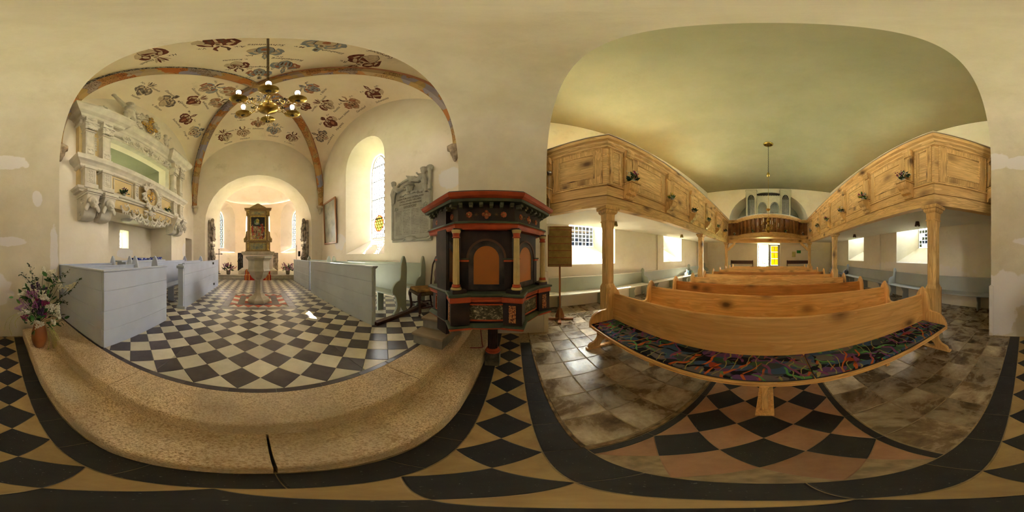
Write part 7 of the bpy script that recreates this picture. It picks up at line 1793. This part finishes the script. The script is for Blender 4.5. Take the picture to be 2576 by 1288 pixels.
for idx, (x, y, sz, cell, ty) in enumerate(CR):
    P = Vector((x, y, vz(x, y))); nn_ = vnorm(x, y)
    tu = {'N': Vector((1,0,0)), 'S': Vector((-1,0,0)), 'E': Vector((0,-1,0)), 'W': Vector((0,1,0))}[cell]
    up = (tu-nn_*tu.dot(nn_)).normalized(); ac = up.cross(nn_); ac = ac if ac.cross(up).dot(nn_) > 0 else -ac     # reads correctly from below
    rr = random.Random(idx*7+1); g = G(); keys = [ty, 'c', 'l', 'rd', 'b']
    def poly(pts, mk, off):
        g.mi = keys.index(mk); c = (sum(p[0] for p in pts)/len(pts), sum(p[1] for p in pts)/len(pts)); n_ = len(pts); V = [place(P, ac, up, nn_, c[0], c[1], off)]
        for t in (.5, 1): V += [place(P, ac, up, nn_, c[0]+(p[0]-c[0])*t, c[1]+(p[1]-c[1])*t, off) for p in pts]
        g.add([tuple(v) for v in V], [(0, 1+i, 1+(i+1) % n_) for i in range(n_)]+[(1+i, 1+n_+i, 1+n_+(i+1) % n_, 1+(i+1) % n_) for i in range(n_)])
    sz *= 1.28; s = sz
    # mantling lobes, shield, charges, helmet, crest
    alt = 'c' if ty in 'rk' else ('rd' if rr.random() < .5 else 'c')
    for q in (-1, 1):
        poly(blob2(q*s*.26, s*.05, s*.20, s*.24, 12, idx*3+q+5, .22, q*.4), ty, .004); poly(blob2(q*s*.36, -s*.12, s*.12, s*.20, 10, idx+q, .3, -q*.5), ty if rr.random() < .6 else alt, .0045)
        poly(blob2(q*s*.24, s*.10, s*.07, s*.12, 9, idx+q+9, .25, q*.6), alt, .006); poly(blob2(q*s*.33, -s*.10, s*.035, s*.12, 8, idx+q+19, .3, -q*.3), 'c', .006)
    sh = [(-.21,.0),(-.22,-.20),(-.16,-.38),(0,-.50),(.16,-.38),(.22,-.20),(.21,.0),(.1,.03),(0,.0),(-.1,.03)]
    poly([(a*s*1.1, b*s*1.06+.01) for a, b in sh], 'l', .007); poly([(a*s, b*s) for a, b in sh], ty if rr.random() < .5 else 'c', .008)
    k = rr.randrange(4)
    if k == 0:
        for i in range(3): poly([(-.17*s+.13*s*i, -.05*s), (-.10*s+.13*s*i, -.05*s), (-.10*s+.11*s*i, -.36*s+.04*s*(i-1)), (-.15*s+.11*s*i, -.34*s)], alt if i % 2 else 'l', .009)
    elif k == 1: poly(blob2(0, -.2*s, .10*s, .14*s, 9, idx, .35), alt if alt != 'c' else 'rd', .009)
    elif k == 2: poly([(-.2*s,-.12*s),(.2*s,-.30*s),(.19*s,-.38*s),(-.21*s,-.20*s)], 'c' if ty != 'c' else 'l', .009); poly([(-.2*s,-.02*s),(.18*s,-.02*s),(.20*s,-.18*s)], ty, .0095)
    else:
        for q in (-1, 1): poly(blob2(q*.08*s, -.14*s, .045*s, .08*s, 8, idx+q, .3), 'l', .009)
        poly(blob2(0, -.34*s, .06*s, .06*s, 8, idx, .3), 'rd', .009)
    poly(blob2(0, .12*s, .085*s, .12*s, 10, idx+2, .06), 'c', .010); poly(blob2(.01*s, .10*s, .05*s, .05*s, 8, idx+4, .1), 'l', .011); poly([(-.09*s,.23*s),(.09*s,.23*s),(.08*s,.27*s),(-.08*s,.27*s)], 'l', .011)
    k = (idx*5) % 4
    if k == 0:
        for i in range(5): a = (i-2)*.32; poly(blob2(sin(a)*.26*s, .27*s+cos(a)*.24*s, .045*s, .20*s, 9, idx+i, .1, -a), ty if i % 2 else 'c', .009)
    elif k == 1:
        for q in (-1, 1): pts = [(q*.03, .27),(q*.16,.36),(q*.22,.50),(q*.15,.66),(q*.11,.64),(q*.16,.50),(q*.11,.40),(q*.01,.32)]; poly([(a*s, b*s) for a, b in pts], ty if q > 0 else 'l', .009)
    elif k == 2: poly([(-.05*s,.27*s),(.05*s,.27*s),(.09*s,.50*s),(0,.72*s),(-.09*s,.50*s)], ty, .009); poly([(-.02*s,.30*s),(.02*s,.30*s),(.03*s,.55*s),(-.03*s,.55*s)], 'c', .010)
    else: poly(blob2(.0, .42*s, .12*s, .16*s, 12, idx, .35), ty, .009); poly(blob2(.02*s, .45*s, .05*s, .07*s, 8, idx+3, .3), 'l', .010)
    o = obj('painted_arms', g, [PM[q] for q in keys], vo)
    a_, b_ = WRD[idx % len(WRD)]
    for txt, uu, ww, ts in ((a_, -.42*s, .34*s, .15*s), (b_, .0, -.70*s, .17*s), (WRD[(idx+3) % 8][0], .44*s, .30*s, .14*s)):
        v, f = textmesh(txt, ts*1.15, .0012, .25); g = G(); g.add([tuple(place(P, ac, up, nn_, uu+p[0], ww+p[1], .004)) for p in v], f); obj('painted_inscription', g, PM['l'], vo)
P = Vector((2.95, 5.0, vz(2.95, 5.0))); nn_ = vnorm(2.95, 5.0); up = (Vector((-1,0,0))-nn_*Vector((-1,0,0)).dot(nn_)).normalized(); ac = up.cross(nn_)
ac = ac if ac.cross(up).dot(nn_) > 0 else -ac
v, f = textmesh('Renov. Jubilate', .12, .0012, .25); g = G(); g.add([tuple(place(P, ac, up, nn_, p[0], p[1], .004)) for p in v], f); obj('painted_inscription', g, PM['l'], vo)

# ================================================================ FLOWERS IN THE CHANCEL
def cluster(g, c, d, r_, L, n_, rr, fs=.0095):
    d = Vector(d).normalized(); u = d.orthogonal().normalized(); w = d.cross(u)
    for i in range(n_):
        t = rr.random(); a = rr.uniform(0, 2*pi); q = r_*(1-.75*t)*sqrt(rr.uniform(.35, 1)); floret(g, Vector(c)+d*L*(t-.5)+u*q*cos(a)+w*q*sin(a), fs*rr.uniform(.8, 1.2), rr)
vb = Vector((-2.08, .49, .187)); vdir = Vector((vb.x, vb.y, 0)); dist = vdir.length; vdir /= dist; rgt = Vector((vdir.y, -vdir.x, 0))
t = thing('lilac_bouquet', 'big bouquet of white and purple lilac in a brown clay vase on the lower step', 'flowers', tuple(vb))
nn = N('brown_clay_glaze'); sz_ = nn.n('ShaderNodeSeparateXYZ'); nn.l(nn.tc.outputs['Object'], sz_.inputs[0])
ck = nn.n('ShaderNodeTexChecker'); ck.inputs['Scale'].default_value = 90; nn.l(nn.tc.outputs['Object'], ck.inputs[0])
M['vase'] = nn.fin(nn.mix(nn.ramp(nn.noise(4,3), [(.35,0),(.65,1)]), (.36,.13,.035), (.24,.075,.022)), .35, 0, ck.outputs[1], .25, .003, .5)
g = G(); g.lathe([(.0,.0),(.062,.0),(.075,.02),(.098,.09),(.108,.16),(.103,.24),(.085,.31),(.070,.36),(.068,.385),(.062,.385),(.062,.36)], (vb.x, vb.y, vb.z), 28); obj('vase', g, M['vase'], t, smooth=50)
RF = random.Random(77)
def P8p(zx, zy, dep=0.0):
    px, py = zx/4.769, 640+zy/4.769; a = radians((px-648)/(2576/360)); e_ = radians((644-py)/(2576/360)); d = dist+dep
    return Vector((d*sin(a), d*cos(a), H+d*math.tan(e_)))
base = vb+Vector((0,0,.38))
FL = [(520,195,'fl_w',.05,.11,(.0,.2,1)),(620,215,'fl_w',.055,.12,(1,0,.6)),(715,365,'fl_w',.06,.16,(-.3,0,1)),(850,380,'fl_w',.045,.15,(1,0,.6)),(470,455,'fl_w',.05,.12,(-1,0,.5)),(540,520,'fl_w',.055,.12,(1,0,-.6)),(590,635,'fl_w',.07,.11,(-1,0,.2)),(680,655,'fl_w',.07,.12,(.4,0,-1)),(700,735,'fl_w',.05,.10,(.6,0,-1)),(475,835,'fl_w',.065,.12,(1,0,.1)),(470,890,'fl_w',.04,.06,(0,0,-1)),(645,810,'fl_w',.035,.09,(.3,0,-1)),(310,690,'fl_w',.06,.11,(1,0,.2)),(245,715,'fl_w',.035,.07,(-1,0,0)),(285,400,'fl_w',.035,.11,(0,0,1)),(250,470,'fl_w',.025,.08,(-1,0,-.3)),
      (460,385,'fl_v',.05,.12,(-.3,0,1)),(530,425,'fl_v',.05,.11,(.5,0,.6)),(385,465,'fl_p',.055,.14,(-1,0,.2)),(275,555,'fl_l',.06,.12,(-1,0,.5)),(300,620,'fl_l',.06,.13,(-1,0,-.1)),(215,645,'fl_l',.035,.08,(-1,0,-.1)),(390,385,'fl_v',.03,.06,(-.6,0,1)),(350,490,'fl_l',.05,.09,(-1,0,.2)),(545,585,'fl_m',.04,.10,(1,0,.1)),(480,575,'fl_v',.05,.10,(0,0,1)),(290,752,'fl_m',.05,.09,(-1,0,.2)),(540,730,'fl_m',.03,.07,(.2,0,-1)),(420,600,'fl_p',.045,.09,(0,0,1)),(450,545,'fl_m',.02,.05,(1,0,.2)),(440,650,'fl_v',.06,.12,(.2,0,.5)),(500,680,'fl_v',.05,.1,(.2,0,.5))]
for k, (zx, zy, mk, r_, L, d) in enumerate(FL):
    c = P8p(zx, zy, RF.uniform(-.14, .02) if zy > 450 else RF.uniform(-.02, .1)); dd = rgt*d[0]+Vector((0,0,d[2])); g = G(); cluster(g, c, dd, r_, L, 95 if mk == 'fl_w' else 70, RF, .0105 if mk == 'fl_w' else .009)
    obj('lilac_panicle', g, M[mk], t); g = G(); g.tube(bez([tuple(base), tuple(base.lerp(c, .5)+Vector((0,0,.03))), tuple(c)], 4), .003, 4); obj('stem', g, M['leafd'], t)
g = G()
for i in range(120):
    zx, zy = RF.gauss(470,120), RF.gauss(650,130); p = P8p(zx, zy, RF.uniform(-.08, .12)); d = (p-base).normalized(); leaf(g, p, (d.x+RF.gauss(0,.3), d.y+RF.gauss(0,.3), d.z+RF.gauss(0,.3)), RF.uniform(.05,.10), RF.uniform(0,6))
for zx, zy, s_ in ((360,530,.13),(560,270,.12),(590,330,.11),(650,260,.12),(735,300,.10),(680,350,.12),(700,820,.11),(380,720,.12),(440,760,.12),(300,810,.11),(345,790,.10),(640,740,.11),(545,660,.10),(330,410,.08),(560,560,.1)):
    for q in range(2): leaf(g, P8p(zx, zy, RF.uniform(-.12,0)), (RF.gauss(0,1)*.6+rgt.x*(zx-450)/200, RF.gauss(0,.6), RF.uniform(-.6,.8)), s_*1.05, RF.uniform(-.8,.8))
obj('lilac_leaves', g, M['leafg'], t)
g = G(); h = G()
for ctl in ([(470,700),(400,420),(385,250),(350,120)],[(470,700),(400,400),(330,300),(250,240)],[(520,700),(700,540),(860,420),(965,290)],[(520,650),(620,420),(700,280),(820,210)],[(500,700),(600,480),(640,350),(655,250)],[(480,700),(420,380),(440,300),(430,290)],[(520,700),(640,600),(740,560),(800,590)]):
    pts = [tuple(P8p(a, b, .02)) for a, b in bez(ctl, 5)]; g.tube(pts, [.004-.0025*i/len(pts) for i in range(len(pts))], 4)
    for i in range(4, len(pts)):
        for q in range(3): p = Vector(pts[i])+Vector((RF.gauss(0,.012), RF.gauss(0,.012), RF.gauss(0,.012))); leaf(h, p, (RF.gauss(0,1), RF.gauss(0,1), RF.gauss(0,.7)), RF.uniform(.025,.045), RF.uniform(0,6))
obj('twig', g, M['walnut'], t); obj('twig_leaves', h, M['leafd'], t)
g = G(); h = G()
for ctl in [[(560,800),(600+14*i,900+10*i),(620+16*i,1020+5*i),(640+14*i,1130-12*i)] for i in range(7)]+[[(540,830),(580,960),(590,1080),(550+12*i,1180)] for i in range(3)]+[[(300,700),(180,720),(90,780),(45,910)],[(300,720),(170,740),(110,850),(140,970)],[(300,720),(220,760),(180,820),(200,880)]]:
    pts = [tuple(P8p(a, b, -.10-.02*RF.random())) for a, b in bez(ctl, 7)]; g.tube(pts, .0016, 4)
    for i in range(5, len(pts)):
        p = Vector(pts[i]); floret(h, p+Vector((RF.gauss(0,.003), RF.gauss(0,.003), 0)), .0055, RF)
        if i < len(pts)-1: floret(h, p.lerp(Vector(pts[i+1]), .5), .005, RF)
obj('catkin_strand', g, M['leafg'], t); obj('catkins', h, simple('yellow_catkin', (.62,.58,.16), .7), t)
def altar_pot(x, y, lab, seed, wide):
    t = thing('lilac_pot', lab, 'flowers', (x, y, .567), w=False); rr = random.Random(seed)
    g = G(); g.lathe([(0,0),(.085,0),(.10,.06),(.11,.17),(.105,.20),(.095,.20)], (0,0,0), 18); obj('pot', g, simple('grey_brown_pot_%d' % seed, (.20,.15,.10), .6), t, smooth=50)
    g = G()
    for i in range(170):
        a = rr.uniform(0, 2*pi); e_ = rr.uniform(-.25, 1.3); d = Vector((cos(a)*cos(e_)*wide, sin(a)*cos(e_)*.7, sin(e_))); leaf(g, Vector((0,0,.24))+d*rr.uniform(.05,.26), d, rr.uniform(.06,.11), rr.uniform(0,6))
    obj('leaves', g, M['leafd'], t)
    for k in range(15):
        a = 2*pi*k/15+rr.uniform(-.2,.2); e_ = rr.uniform(-.1,1.25); d = Vector((cos(a)*cos(e_)*wide, -abs(sin(a))*cos(e_)*.7, sin(e_))); c = Vector((0,0,.26))+d*rr.uniform(.24,.36); g = G(); mk = rr.choice(['fl_p','fl_p','fl_m','fl_m','fl_w' if wide > 1.1 else 'fl_p']); cluster(g, c, d+Vector((0,0,.6)), .055, .17, 34, rr, .013)
        obj('lilac_panicle', g, M[mk], t)
altar_pot(-1.47, 8.12, 'pot of purple and white lilac on the sanctuary step, loge side of the altar', 5, 1.15)
altar_pot(1.52, 8.10, 'pot of magenta and purple lilac on the sanctuary step, window side of the altar', 9, 1.0)
